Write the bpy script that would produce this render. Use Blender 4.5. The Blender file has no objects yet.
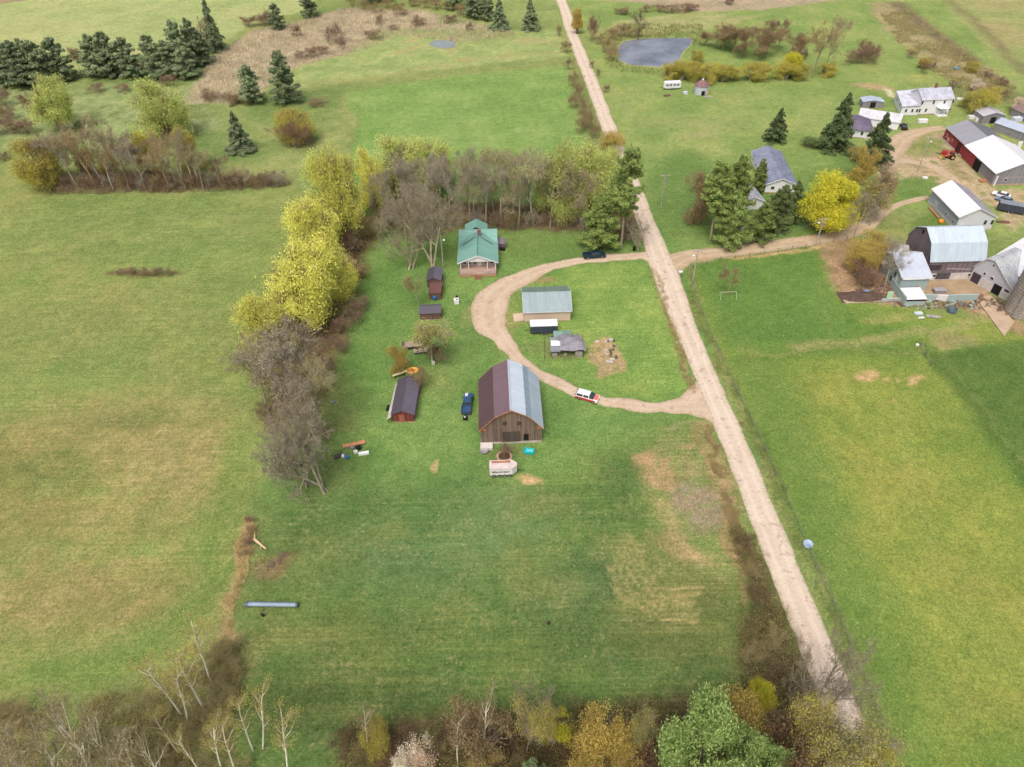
import bpy, math, random
import numpy as np
from mathutils import Matrix, Vector
rad = math.radians
random.seed(7)
scene = bpy.context.scene
COL = scene.collection

# ------------------------------------------------------------------ camera
F = 730.0; PIT = rad(41.8); ROLL = rad(-1.0); CH = 100.0
_sp, _cp = math.sin(PIT), math.cos(PIT)
_cr, _sr = math.cos(ROLL), math.sin(ROLL)
FW = (0.0, _cp, -_sp)
RT = (_cr, _sr*_sp, _sr*_cp)
UP = (-_sr, _cr*_sp, _cr*_cp)
camd = bpy.data.cameras.new("camera"); cam = bpy.data.objects.new("camera", camd); COL.objects.link(cam)
cam.matrix_world = Matrix(((RT[0], UP[0], -FW[0], 0), (RT[1], UP[1], -FW[1], 0), (RT[2], UP[2], -FW[2], CH), (0, 0, 0, 1)))
camd.sensor_width = 36.0; camd.lens = F/1024*36; camd.clip_end = 20000; camd.clip_start = 1
scene.camera = cam

def G(x, y, z=0.0):
    """survey point on the plane at height z"""
    u = (x-512)/F; v = -(y-383.5)/F
    d = [f+u*r+v*w for f, r, w in zip(FW, RT, UP)]
    t = (z-CH)/d[2]
    return (d[0]*t, d[1]*t, z)
def PX(p):
    q = (p[0], p[1], p[2]-CH); dz = sum(a*b for a, b in zip(q, FW))
    return (512+F*sum(a*b for a, b in zip(q, RT))/dz, 383.5-F*sum(a*b for a, b in zip(q, UP))/dz)
def HG(bx, by, ty):
    b = G(bx, by); lo, hi = 0.0, 60.0
    for _ in range(30):
        m = (lo+hi)/2
        if PX((b[0], b[1], m))[1] > ty: lo = m
        else: hi = m
    return lo
def rect(A, B, C, z):
    """front corners A, B and a corner C behind B, all at height z -> centre, angle, width, depth"""
    a, b, c = G(*A, z), G(*B, z), G(*C, z)
    W = math.hypot(b[0]-a[0], b[1]-a[1]); ang = math.atan2(b[1]-a[1], b[0]-a[0])
    n = (-math.sin(ang), math.cos(ang)); L = abs((c[0]-b[0])*n[0]+(c[1]-b[1])*n[1])
    return ((a[0]+b[0])/2+n[0]*L/2, (a[1]+b[1])/2+n[1]*L/2), ang, W, L

# ------------------------------------------------------------------ world, sun
w = bpy.data.worlds.new("World"); scene.world = w; w.use_nodes = True
nt = w.node_tree; nt.nodes.clear()
sky = nt.nodes.new('ShaderNodeTexSky'); sky.sky_type = 'NISHITA'; sky.sun_disc = False
SUN_EL, SUN_AZ = rad(60), rad(200)      # azimuth clockwise from +Y
sky.sun_elevation = SUN_EL; sky.sun_rotation = SUN_AZ; sky.dust_density = 10.0; sky.air_density = 1.0; sky.ozone_density = 1.0
bg = nt.nodes.new('ShaderNodeBackground'); bg.inputs[1].default_value = 0.15
wo = nt.nodes.new('ShaderNodeOutputWorld')
nt.links.new(sky.outputs[0], bg.inputs[0]); nt.links.new(bg.outputs[0], wo.inputs[0])
sd = bpy.data.lights.new("sun", 'SUN'); sd.energy = 1.5; sd.angle = rad(30); sd.color = (1.0, 0.975, 0.94)
so = bpy.data.objects.new("sun", sd); COL.objects.link(so)
sv = Vector((math.sin(SUN_AZ)*math.cos(SUN_EL), math.cos(SUN_AZ)*math.cos(SUN_EL), math.sin(SUN_EL)))
so.rotation_euler = sv.to_track_quat('Z', 'Y').to_euler(); so.location = (0, -50, 200)
scene.view_settings.view_transform = 'Standard'; scene.view_settings.look = 'None'
scene.view_settings.exposure = 0; scene.view_settings.gamma = 1
scene.cycles.use_denoising = True
scene.cycles.max_bounces = 6; scene.cycles.transparent_max_bounces = 8

# ------------------------------------------------------------------ colour and material helpers
KALB = 0.90
def lin(v):
    v = v/255.0
    return v/12.92 if v <= 0.04045 else ((v+0.055)/1.055)**2.4
def C(r, g, b, k=KALB):
    return (min(.9, lin(r)*k), min(.9, lin(g)*k), min(.9, lin(b)*k), 1.0)

MATS = {}
def newmat(name):
    m = bpy.data.materials.new(name); m.use_nodes = True
    nt = m.node_tree
    return m, nt, nt.nodes['Principled BSDF']
def N(nt, t, **kw):
    n = nt.nodes.new(t)
    for k, v in kw.items(): setattr(n, k, v)
    return n
def noise(nt, vec, scale, detail=4, rough=.55, dist=0):
    n = N(nt, 'ShaderNodeTexNoise'); n.inputs['Scale'].default_value = scale
    n.inputs['Detail'].default_value = detail; n.inputs['Roughness'].default_value = rough
    n.inputs['Distortion'].default_value = dist
    if vec is not None: nt.links.new(vec, n.inputs['Vector'])
    return n.outputs[0]
def ramp(nt, fac, a, b, ca=(0, 0, 0, 1), cb=(1, 1, 1, 1)):
    r = N(nt, 'ShaderNodeValToRGB'); e = r.color_ramp.elements
    e[0].position = a; e[1].position = b; e[0].color = ca; e[1].color = cb
    nt.links.new(fac, r.inputs[0]); return r.outputs[0]
def mix(nt, fac, a, b, mode='MIX'):
    m = N(nt, 'ShaderNodeMix', data_type='RGBA', blend_type=mode)
    for i, v in ((0, fac), (6, a), (7, b)):
        if isinstance(v, (int, float)): m.inputs[i].default_value = v
        elif isinstance(v, tuple): m.inputs[i].default_value = v
        else: nt.links.new(v, m.inputs[i])
    return m.outputs[2]
def mth(nt, op, a, b=0.0):
    m = N(nt, 'ShaderNodeMath', operation=op)
    for i, v in ((0, a), (1, b)):
        if isinstance(v, (int, float)): m.inputs[i].default_value = v
        else: nt.links.new(v, m.inputs[i])
    return m.outputs[0]
def bump(nt, bsdf, h, strength=.3, dist=.05):
    b = N(nt, 'ShaderNodeBump'); b.inputs['Strength'].default_value = strength; b.inputs['Distance'].default_value = dist
    nt.links.new(h, b.inputs['Height']); nt.links.new(b.outputs[0], bsdf.inputs['Normal'])

def plain(name, c=None, rough=.6, var=.25, scale=1.5, metal=0.0, spec=.3):
    """worn, slightly blotchy paint or other plain stuff"""
    if name in MATS: return MATS[name]
    m, nt, b = newmat(name)
    tc = N(nt, 'ShaderNodeTexCoord'); oi = N(nt, 'ShaderNodeObjectInfo')
    n1 = noise(nt, tc.outputs['Object'], scale, 5, .65); n2 = noise(nt, tc.outputs['Object'], scale*7, 3, .6)
    dk = tuple(v*(1-var*1.3) for v in c[:3])+(1,); lt = tuple(min(.95, v*(1+var)) for v in c[:3])+(1,)
    col = mix(nt, ramp(nt, n1, .3, .7), dk, lt)
    col = mix(nt, mth(nt, 'MULTIPLY', ramp(nt, n2, .5, .75), .35*min(1, var*3)), col, tuple(v*.6 for v in c[:3])+(1,))
    nt.links.new(col, b.inputs['Base Color']); b.inputs['Roughness'].default_value = rough
    b.inputs['Metallic'].default_value = metal; b.inputs['Specular IOR Level'].default_value = spec
    MATS[name] = m; return m

def metal_roof(name, c=None, rust=.0, rib=.6, rough=.5):
    if name in MATS: return MATS[name]
    m, nt, b = newmat(name)
    tc = N(nt, 'ShaderNodeTexCoord'); sx = N(nt, 'ShaderNodeSeparateXYZ'); nt.links.new(tc.outputs['Object'], sx.inputs[0])
    fr = mth(nt, 'FRACT', mth(nt, 'DIVIDE', sx.outputs[1], rib))
    line = mth(nt, 'LESS_THAN', fr, .14)
    # sheet to sheet tone
    sh = N(nt, 'ShaderNodeTexWhiteNoise', noise_dimensions='1D')
    nt.links.new(mth(nt, 'FLOOR', mth(nt, 'DIVIDE', sx.outputs[1], rib*1.5)), sh.inputs['W'])
    mp = N(nt, 'ShaderNodeMapping'); mp.inputs['Scale'].default_value = (.25, 1.6, .25); nt.links.new(tc.outputs['Object'], mp.inputs[0])
    st = noise(nt, mp.outputs[0], 1.2, 5, .65); bl = noise(nt, tc.outputs['Object'], .35, 4, .6)
    dk = tuple(v*.88 for v in c[:3])+(1,); lt = tuple(min(.95, v*1.06) for v in c[:3])+(1,)
    col = mix(nt, ramp(nt, st, .3, .7), dk, lt)
    col = mix(nt, mth(nt, 'MULTIPLY', sh.outputs[0], .22), col, tuple(v*.62 for v in c[:3])+(1,))
    col = mix(nt, mth(nt, 'MULTIPLY', ramp(nt, bl, .45, .75), .25), col, tuple(v*.6 for v in c[:3])+(1,))
    if rust > 0: col = mix(nt, mth(nt, 'MULTIPLY', ramp(nt, noise(nt, mp.outputs[0], .9, 6, .7), .55, .75), rust), col, C(130, 80, 55))
    col = mix(nt, mth(nt, 'MULTIPLY', line, .15), col, tuple(v*.45 for v in c[:3])+(1,))
    nt.links.new(col, b.inputs['Base Color']); b.inputs['Roughness'].default_value = rough
    b.inputs['Specular IOR Level'].default_value = .35
    bump(nt, b, line, .5, .05); MATS[name] = m; return m

def shingle(name, c):
    if name in MATS: return MATS[name]
    m, nt, b = newmat(name)
    tc = N(nt, 'ShaderNodeTexCoord')
    n1 = noise(nt, tc.outputs['Object'], .5, 5, .6); v = N(nt, 'ShaderNodeTexVoronoi'); v.inputs['Scale'].default_value = 3.0
    nt.links.new(tc.outputs['Object'], v.inputs[0])
    col = mix(nt, ramp(nt, n1, .3, .7), tuple(x*.75 for x in c[:3])+(1,), tuple(x*1.2 for x in c[:3])+(1,))
    vb = N(nt, 'ShaderNodeRGBToBW'); nt.links.new(v.outputs['Color'], vb.inputs[0]); col = mix(nt, .35, col, vb.outputs[0], 'SOFT_LIGHT')
    nt.links.new(col, b.inputs['Base Color']); b.inputs['Roughness'].default_value = .85; MATS[name] = m; return m

def boards(name, c=None, c2=None, width=.3, vert=True, amt=.5, rough=.8):
    """plank siding; boards run up (vert) or along the wall"""
    if name in MATS: return MATS[name]
    m, nt, b = newmat(name)
    c2 = c2 or tuple(v*.5 for v in c[:3])+(1,)
    tc = N(nt, 'ShaderNodeTexCoord'); sx = N(nt, 'ShaderNodeSeparateXYZ'); nt.links.new(tc.outputs['Object'], sx.inputs[0])
    co = mth(nt, 'ADD', sx.outputs[0], sx.outputs[1]) if vert else sx.outputs[2]
    idx = mth(nt, 'DIVIDE', co, width)
    wn = N(nt, 'ShaderNodeTexWhiteNoise', noise_dimensions='1D'); nt.links.new(mth(nt, 'FLOOR', idx), wn.inputs['W'])
    line = mth(nt, 'LESS_THAN', mth(nt, 'FRACT', idx), .16)
    mp = N(nt, 'ShaderNodeMapping'); mp.inputs['Scale'].default_value = (2.5, 2.5, .35) if vert else (.35, .35, 3)
    nt.links.new(tc.outputs['Object'], mp.inputs[0])
    st = noise(nt, mp.outputs[0], 1.6, 5, .7)
    f = mth(nt, 'ADD', mth(nt, 'MULTIPLY', wn.outputs[0], .55), mth(nt, 'MULTIPLY', ramp(nt, st, .3, .7), .5))
    col = mix(nt, mth(nt, 'MULTIPLY', f, amt), c, c2)
    col = mix(nt, mth(nt, 'MULTIPLY', line, .45*min(1, amt*2)), col, tuple(v*.3 for v in c2[:3])+(1,))
    nt.links.new(col, b.inputs['Base Color']); b.inputs['Roughness'].default_value = rough
    bump(nt, b, line, -.3, .03); MATS[name] = m; return m

def leaf(name, c1, c2, c3=None, trans=.3, k=1.45):
    if name in MATS: return MATS[name]
    m, nt, b = newmat(name)
    c1, c2 = C(*c1, k), C(*c2, k); c3 = C(*c3, k*.95) if c3 else tuple(v*.5 for v in c2[:3])+(1,)
    tc = N(nt, 'ShaderNodeTexCoord'); oi = N(nt, 'ShaderNodeObjectInfo')
    add = N(nt, 'ShaderNodeVectorMath', operation='ADD'); nt.links.new(tc.outputs['Object'], add.inputs[0])
    mu = mth(nt, 'MULTIPLY', oi.outputs['Random'], 37.0); nt.links.new(mu, add.inputs[1])
    n1 = noise(nt, add.outputs[0], .35, 3, .6); n2 = noise(nt, add.outputs[0], 2.6, 2, .6)
    col = mix(nt, ramp(nt, n1, .35, .65), c1, c2)
    col = mix(nt, mth(nt, 'MULTIPLY', ramp(nt, n2, .42, .7), .75), col, c3)
    r = mth(nt, 'ADD', mth(nt, 'MULTIPLY', oi.outputs['Random'], .3), .82)
    hs = N(nt, 'ShaderNodeHueSaturation'); nt.links.new(col, hs.inputs['Color']); nt.links.new(r, hs.inputs['Value'])
    nt.links.new(hs.outputs[0], b.inputs['Base Color']); b.inputs['Roughness'].default_value = .75; b.inputs['Specular IOR Level'].default_value = .15
    tr = N(nt, 'ShaderNodeBsdfTranslucent'); nt.links.new(hs.outputs[0], tr.inputs[0])
    ms = N(nt, 'ShaderNodeMixShader'); ms.inputs[0].default_value = trans
    out = nt.nodes['Material Output']
    nt.links.new(b.outputs[0], ms.inputs[1]); nt.links.new(tr.outputs[0], ms.inputs[2]); nt.links.new(ms.outputs[0], out.inputs[0])
    MATS[name] = m; return m

def glass(name='window_glass', c=(.02, .025, .03, 1)):
    if name in MATS: return MATS[name]
    m, nt, b = newmat(name)
    tc = N(nt, 'ShaderNodeTexCoord')
    col = mix(nt, noise(nt, tc.outputs['Object'], 1.5, 2), c, tuple(v*3 for v in c[:3])+(1,))
    nt.links.new(col, b.inputs['Base Color']); b.inputs['Roughness'].default_value = .08; b.inputs['Specular IOR Level'].default_value = .6
    MATS[name] = m; return m

# ------------------------------------------------------------------ object helpers
def tag(o, label=None, cat=None, group=None, kind=None):
    if label: o['label'] = label
    if cat: o['category'] = cat
    if group: o['group'] = group
    if kind: o['kind'] = kind
    return o
def thing(name, label, cat, loc=(0, 0, 0), rz=0.0, group=None, rot=None):
    o = bpy.data.objects.new(name, None); COL.objects.link(o)
    o.location = loc; o.rotation_euler = rot if rot else (0, 0, rz); o.empty_display_size = .5
    return tag(o, label, cat, group)

class MB:
    """collects shapes, links them as one mesh object"""
    def __init__(s): s.v = []; s.f = []; s.m = []; s.sm = []
    def add(s, vs, fs, mi=0, smooth=False):
        b = len(s.v); s.v += [tuple(p) for p in vs]
        for f in fs: s.f.append(tuple(b+i for i in f)); s.m.append(mi); s.sm.append(smooth)
        return s
    def box(s, c, d, rz=0.0, mi=0, taper=1.0):
        x, y, z = (a/2 for a in d); cs, sn = math.cos(rz), math.sin(rz); vs = []
        for sz in (-1, 1):
            t = taper if sz > 0 else 1
            for sx, sy in ((-1, -1), (1, -1), (1, 1), (-1, 1)):
                px, py = sx*x*t, sy*y*t
                vs.append((c[0]+px*cs-py*sn, c[1]+px*sn+py*cs, c[2]+sz*z))
        return s.add(vs, [(3, 2, 1, 0), (4, 5, 6, 7), (0, 1, 5, 4), (1, 2, 6, 5), (2, 3, 7, 6), (3, 0, 4, 7)], mi)
    def cyl(s, a, b, r, r2=None, n=10, mi=0, caps=True):
        a, b = Vector(a), Vector(b); r2 = r if r2 is None else r2
        d = (b-a).normalized(); u = d.orthogonal().normalized(); v = d.cross(u)
        vs = [a+(u*math.cos(t)+v*math.sin(t))*r for t in [2*math.pi*i/n for i in range(n)]]
        vs += [b+(u*math.cos(t)+v*math.sin(t))*r2 for t in [2*math.pi*i/n for i in range(n)]]
        fs = [(i, (i+1) % n, n+(i+1) % n, n+i) for i in range(n)]
        s.add(vs, fs, mi, True)
        if caps: s.add(vs, [tuple(range(n))[::-1], tuple(range(n, 2*n))], mi)
        return s
    def lathe(s, c, prof, n=16, mi=0, smooth=True):
        vs = []
        for r, z in prof:
            for i in range(n):
                t = 2*math.pi*i/n; vs.append((c[0]+r*math.cos(t), c[1]+r*math.sin(t), c[2]+z))
        fs = [(j*n+i, j*n+(i+1) % n, (j+1)*n+(i+1) % n, (j+1)*n+i) for j in range(len(prof)-1) for i in range(n)]
        return s.add(vs, fs, mi, smooth)
    def prism(s, poly, y0, y1, mi=0):
        """polygon in x,z (counter-clockwise seen from -y) extruded along y"""
        n = len(poly); vs = [(x, y0, z) for x, z in poly]+[(x, y1, z) for x, z in poly]
        fs = [tuple(range(n)), tuple(range(n, 2*n))[::-1]]+[(i, n+i, n+(i+1) % n, (i+1) % n) for i in range(n)]
        return s.add(vs, fs, mi)
    def loft(s, rings, mi=0, cap=True, smooth=True):
        n = len(rings[0]); vs = [p for r in rings for p in r]
        fs = [(j*n+i, j*n+(i+1) % n, (j+1)*n+(i+1) % n, (j+1)*n+i) for j in range(len(rings)-1) for i in range(n)]
        s.add(vs, fs, mi, smooth)
        if cap: s.add(vs, [tuple(range(n))[::-1], tuple(range((len(rings)-1)*n, len(rings)*n))], mi)
        return s
    def build(s, name, mats, parent=None, label=None, bev=0.0):
        me = bpy.data.meshes.new(name); me.from_pydata(s.v, [], s.f)
        if not isinstance(mats, (list, tuple)): mats = [mats]
        for m in mats: me.materials.append(m)
        me.polygons.foreach_set('material_index', s.m); me.polygons.foreach_set('use_smooth', s.sm)
        me.update()
        o = bpy.data.objects.new(name, me); COL.objects.link(o)
        if parent: o.parent = parent
        if label: o['label'] = label
        if bev > 0:
            md = o.modifiers.new('b', 'BEVEL'); md.width = bev; md.segments = 2; md.limit_method = 'ANGLE'
        return o

def npmesh(name, V, Q, mats, fm=None, smooth=False):
    """V (n,3) array, Q (m,4) array"""
    me = bpy.data.meshes.new(name); k = Q.shape[1]
    me.vertices.add(len(V)); me.vertices.foreach_set('co', np.asarray(V, np.float32).ravel())
    me.loops.add(Q.size); me.loops.foreach_set('vertex_index', Q.astype(np.int32).ravel())
    me.polygons.add(len(Q)); me.polygons.foreach_set('loop_start', np.arange(0, Q.size, k, dtype=np.int32))
    try: me.polygons.foreach_set('loop_total', np.full(len(Q), k, np.int32))
    except Exception: pass
    if not isinstance(mats, (list, tuple)): mats = [mats]
    for m in mats: me.materials.append(m)
    if fm is not None: me.polygons.foreach_set('material_index', np.asarray(fm, np.int32))
    if smooth: me.polygons.foreach_set('use_smooth', np.ones(len(Q), bool))
    me.update(calc_edges=True); me.validate(); return me
def link(name, me, parent=None):
    o = bpy.data.objects.new(name, me); COL.objects.link(o)
    if parent: o.parent = parent
    return o

# ------------------------------------------------------------------ numpy noise
def vnoise(x, y, seed=0):
    xi = np.floor(x).astype(np.int64); yi = np.floor(y).astype(np.int64); fx = x-xi; fy = y-yi
    fx = fx*fx*(3-2*fx); fy = fy*fy*(3-2*fy)
    def h(a, b):
        n = (a*374761393+b*668265263+seed*1442695041) & 0x7fffffff
        n = ((n ^ (n >> 13))*1274126177) & 0x7fffffff
        n = (n ^ (n >> 16)) & 0xffff
        return n/65535.0
    return (h(xi, yi)*(1-fx)+h(xi+1, yi)*fx)*(1-fy)+(h(xi, yi+1)*(1-fx)+h(xi+1, yi+1)*fx)*fy
def fbm(x, y, seed=0, o=4):
    s = 0; a = .5; t = 0
    for i in range(o):
        s = s+a*vnoise(x*2**i, y*2**i, seed+i*17); t += a; a *= .55
    return s/t
# ================================================================== GROUND
xs = np.concatenate([-np.geomspace(4000, 300, 14)[:-1], np.arange(-300, 300.1, .62), np.geomspace(300, 4000, 14)[1:]])
ys = np.concatenate([-np.geomspace(1500, 1, 10)[:-1]+18, np.arange(18, 220, .5), np.arange(220, 420.1, .9), np.geomspace(421, 8000, 16)[1:]])
XX, YY = np.meshgrid(xs, ys); GX, GY = XX.ravel(), YY.ravel()
# warped coordinates make every border ragged
WX = GX+(fbm(GX/6, GY/6, 3)-.5)*5; WY = GY+(fbm(GX/6, GY/6, 9)-.5)*5
COLR = np.zeros((len(GX), 3)); AT = np.zeros((len(GX), 3))   # AT: straw, rows, grit
def c3(c): return np.array(C(*c)[:3])
def smooth(a): a = np.clip(a, 0, 1); return a*a*(3-2*a)
def segdist(px, py, x, y):
    d = np.full(x.shape, 1e9)
    for (ax, ay), (bx, by) in zip(px[:-1], px[1:]):
        vx, vy = bx-ax, by-ay; l = vx*vx+vy*vy+1e-9
        t = np.clip(((x-ax)*vx+(y-ay)*vy)/l, 0, 1)
        d = np.minimum(d, np.hypot(x-ax-t*vx, y-ay-t*vy))
    return d
def inside(poly, x, y):
    r = np.zeros(x.shape, bool); n = len(poly); j = n-1
    for i in range(n):
        xi, yi = poly[i]; xj, yj = poly[j]
        c = ((yi > y) != (yj > y)) & (x < (xj-xi)*(y-yi)/(yj-yi+1e-12)+xi); r ^= c; j = i
    return r
def polymask(pts, soft):
    P = [G(*p)[:2] for p in pts]
    pa = np.array(P); lo = pa.min(0)-soft-3; hi = pa.max(0)+soft+3
    ii = np.nonzero((WX > lo[0]) & (WX < hi[0]) & (WY > lo[1]) & (WY < hi[1]))[0]; out = np.zeros(len(GX))
    x, y = WX[ii], WY[ii]; d = segdist(P+[P[0]], None, x, y); s = np.where(inside(P, x, y), d, -d)
    out[ii] = smooth(.5+s/(2*soft)); return out
def paint(mask, cols, scale=18, straw=None, rows=None, seed=0, grit=None, amt=1.0):
    ii = np.nonzero(mask > .002)[0]; mask = mask[ii]
    if not len(ii): return
    n = fbm(GX[ii]/scale, GY[ii]/scale, seed, 5); n = np.clip((n-.5)*2.6+.5, 0, 1)
    k = len(cols)-1
    if k == 0: c = np.repeat(c3(cols[0])[None], len(ii), 0)
    else:
        t = n*k; i = np.minimum(t.astype(int), k-1); f = (t-i)[:, None]; A = np.array([c3(q) for q in cols]); c = A[i]*(1-f)+A[i+1]*f
    m = (mask*amt)[:, None]; COLR[ii] = COLR[ii]*(1-m)+c*m
    for q, v in ((0, straw), (1, rows), (2, grit)):
        if v is not None: AT[ii, q] = AT[ii, q]*(1-m[:, 0])+v*m[:, 0]
def field(pts, cols, soft=2.5, **kw): paint(polymask(pts, soft), cols, **kw)
def blob(x, y, rx, ry, cols, amt=.8, ang=0, **kw):
    cx, cy, _ = G(x, y); R = max(rx, ry)*1.9+2; ii = np.nonzero((abs(WX-cx) < R) & (abs(WY-cy) < R))[0]
    dx, dy = WX[ii]-cx, WY[ii]-cy; a = rad(ang); out = np.zeros(len(GX))
    u = (dx*math.cos(a)+dy*math.sin(a))/rx; v = (-dx*math.sin(a)+dy*math.cos(a))/ry
    r = np.sqrt(u*u+v*v)+(fbm(GX[ii]/2.5, GY[ii]/2.5, abs(int(x)))-.5)*.9
    out[ii] = smooth(1.35-r); paint(out, cols, amt=amt, **kw)
def line(pts, wid, cols, soft=1.0, amt=.9, **kw):
    P = [G(*p)[:2] for p in pts]; pa = np.array(P); R = wid+soft*2+3; lo = pa.min(0)-R; hi = pa.max(0)+R
    ii = np.nonzero((WX > lo[0]) & (WX < hi[0]) & (WY > lo[1]) & (WY < hi[1]))[0]; out = np.zeros(len(GX))
    out[ii] = smooth(.5-(segdist(P, None, WX[ii], WY[ii])-wid/2)/(2*soft)); paint(out, cols, amt=amt, **kw)

paint(np.ones(len(GX)), [(112, 136, 68), (124, 142, 76), (136, 148, 84)], 40, straw=.25, rows=0, grit=0)
# far fields on the left, distance haze put into their paler greens
field([(-900, -60), (380, -60), (300, 12), (262, 20), (225, 40), (180, 66), (0, 78), (-900, 130)], [(142, 160, 98), (152, 168, 106), (158, 168, 110)], 2, scale=30, straw=.2, seed=3)
line([(0, 2), (30, -2)], 8, [(150, 130, 110)])
field([(-900, 100), (0, 72), (200, 70), (300, 90), (345, 85), (350, 160), (300, 200), (-900, 240)], [(100, 128, 62), (122, 142, 76), (134, 148, 82)], 4, scale=14, straw=.35, seed=5)
field([(0, 90), (120, 84), (200, 92), (225, 130), (120, 135), (0, 150)], [(118, 140, 82), (140, 158, 104), (108, 130, 70)], 3, scale=7, straw=.6, seed=6)
# big hay field on the left
field([(-900, 150), (0, 168), (70, 192), (200, 196), (292, 184), (316, 200), (312, 240), (262, 290), (240, 360), (252, 480), (246, 560), (215, 650), (130, 676), (0, 705), (-600, 800), (-1200, 500)],
      [(100, 132, 56), (112, 138, 62), (122, 140, 68), (134, 142, 76)], 3, scale=24, rows=.5, straw=.65, seed=11)
for x, y, rx, ry, c, a in ((120, 225, 60, 22, (118, 142, 70), .7), (60, 330, 34, 16, (126, 140, 72), .6), (200, 300, 18, 24, (116, 142, 68), .6), (180, 420, 26, 12, (152, 146, 88), .75), (60, 440, 30, 12, (146, 142, 82), .7), (200, 470, 16, 9, (158, 148, 92), .75),
                           (60, 520, 26, 8, (148, 140, 80), .7), (30, 600, 24, 8, (152, 142, 84), .75), (130, 590, 18, 7, (148, 142, 82), .7), (-60, 480, 30, 12, (128, 126, 66), .7), (230, 370, 10, 16, (104, 132, 60), .6),
                           (40, 470, 14, 5, (98, 122, 54), .6), (140, 420, 8, 4, (80, 110, 48), .5), (210, 330, 14, 22, (118, 138, 66), .5)):
    blob(x, y, rx, ry, [c, tuple(int(q*.9) for q in c), c], a, scale=4, seed=int(x+y), straw=.6)
line([(-80, 700), (20, 682), (100, 668), (160, 640), (205, 585), (228, 520), (240, 450)], 7, [(84, 122, 40), (92, 128, 46), (102, 128, 52)], 3.5, .8, scale=6, straw=.15, seed=3)
line([(-40, 640), (60, 640), (120, 600), (180, 560)], 3, [(100, 122, 52)], 3, .5, scale=6)
line([(268, 300), (245, 380), (250, 450)], 6, [(104, 134, 56), (112, 138, 60)], 4, .8, scale=6)
# marsh and stubble
field([(182, 102), (200, 78), (222, 50), (255, 30), (305, 20), (345, 8), (420, 10), (480, 24), (520, 34), (470, 44), (400, 36), (360, 52), (320, 62), (285, 70), (262, 92), (228, 104)],
      [(156, 144, 120), (176, 164, 140), (186, 172, 148), (154, 150, 112)], 2, scale=6, straw=.9, seed=21, grit=.5)
field([(380, 28), (560, 30), (566, 56), (470, 66), (410, 74), (290, 88), (300, 66), (350, 52)], [(128, 152, 84), (142, 164, 96), (154, 158, 100)], 2.5, scale=8, straw=.5, seed=22)
line([(300, 84), (380, 78), (430, 66), (500, 55), (560, 52)], 3, [(160, 150, 98), (146, 152, 90)], 2, .7, scale=3, straw=.8)
line([(400, 52), (460, 36), (520, 38), (556, 44)], 4, [(164, 156, 110)], 2, .6, scale=3, straw=.8)
blob(495, 33, 16, 10, [(118, 142, 72), (130, 150, 78)], .7, scale=5)
field([(430, -60), (556, -60), (566, 26), (440, 24), (420, -10)], [(120, 142, 76), (134, 152, 84)], 3, scale=8, seed=8)
# bright mown field
field([(346, 92), (430, 80), (566, 64), (572, 100), (592, 150), (560, 160), (350, 160), (354, 120)], [(106, 146, 62), (112, 150, 68), (122, 154, 76)], 1.2, scale=18, straw=.12, seed=31, rows=.12)
line([(362, 96), (356, 120), (350, 150)], 1.0, [(120, 128, 80)], .8, .8)
for x, y in ((402, 113), (473, 123), (452, 143), (480, 100), (520, 130)): blob(x, y, 1.4, 2.2, [(140, 160, 100)], .6)
blob(420, 100, 20, 12, [(118, 156, 70)], .4, scale=6)
# lawn around the farm
field([(300, 170), (650, 150), (700, 262), (720, 400), (760, 470), (640, 560), (300, 560), (262, 520), (256, 440), (330, 400), (352, 300), (350, 240)],
      [(84, 126, 50), (94, 136, 58), (104, 142, 62)], 3, scale=10, straw=.12, seed=41)
blob(400, 330, 10, 16, [(96, 134, 58)], .6, scale=4); blob(470, 330, 14, 10, [(98, 134, 58)], .5, scale=4); blob(540, 240, 18, 7, [(100, 126, 58)], .6, scale=4)
blob(430, 380, 7, 5, [(124, 138, 72)], .6, scale=2); blob(570, 255, 20, 6, [(96, 124, 56)], .5)
# grass inside the drive loop
field([(528, 282), (560, 268), (640, 262), (662, 290), (692, 388), (688, 398), (620, 398), (570, 384), (520, 350), (506, 322)],
      [(98, 138, 52), (110, 148, 56), (122, 152, 60)], 1.5, scale=8, straw=.12, seed=44, rows=.5)
# south field
field([(246, 620), (254, 560), (262, 500), (330, 490), (480, 500), (560, 470), (660, 420), (706, 420), (760, 560), (800, 680), (800, 900), (200, 900), (230, 700)],
      [(78, 112, 50), (86, 120, 50), (94, 124, 52), (104, 126, 56)], 5, scale=20, straw=.5, seed=51, rows=.8)
for x, y, rx, ry, c, a in ((420, 560, 14, 7, (88, 124, 74), .7), (490, 520, 12, 8, (94, 128, 76), .7), (590, 590, 12, 8, (74, 108, 62), .75), (620, 640, 14, 5, (76, 108, 60), .6), (400, 500, 18, 9, (78, 118, 54), .6), (350, 640, 16, 6, (92, 110, 50), .6),
                           (690, 620, 14, 9, (102, 112, 56), .7), (700, 560, 8, 8, (112, 116, 60), .6), (300, 560, 10, 8, (92, 116, 54), .6), (520, 640, 16, 5, (74, 106, 44), .5), (450, 590, 16, 7, (74, 112, 56), .5), (330, 700, 20, 5, (74, 92, 44), .6)):
    blob(x, y, rx, ry, [c, tuple(int(q*.93) for q in c)], a, scale=4, seed=int(x))
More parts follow.
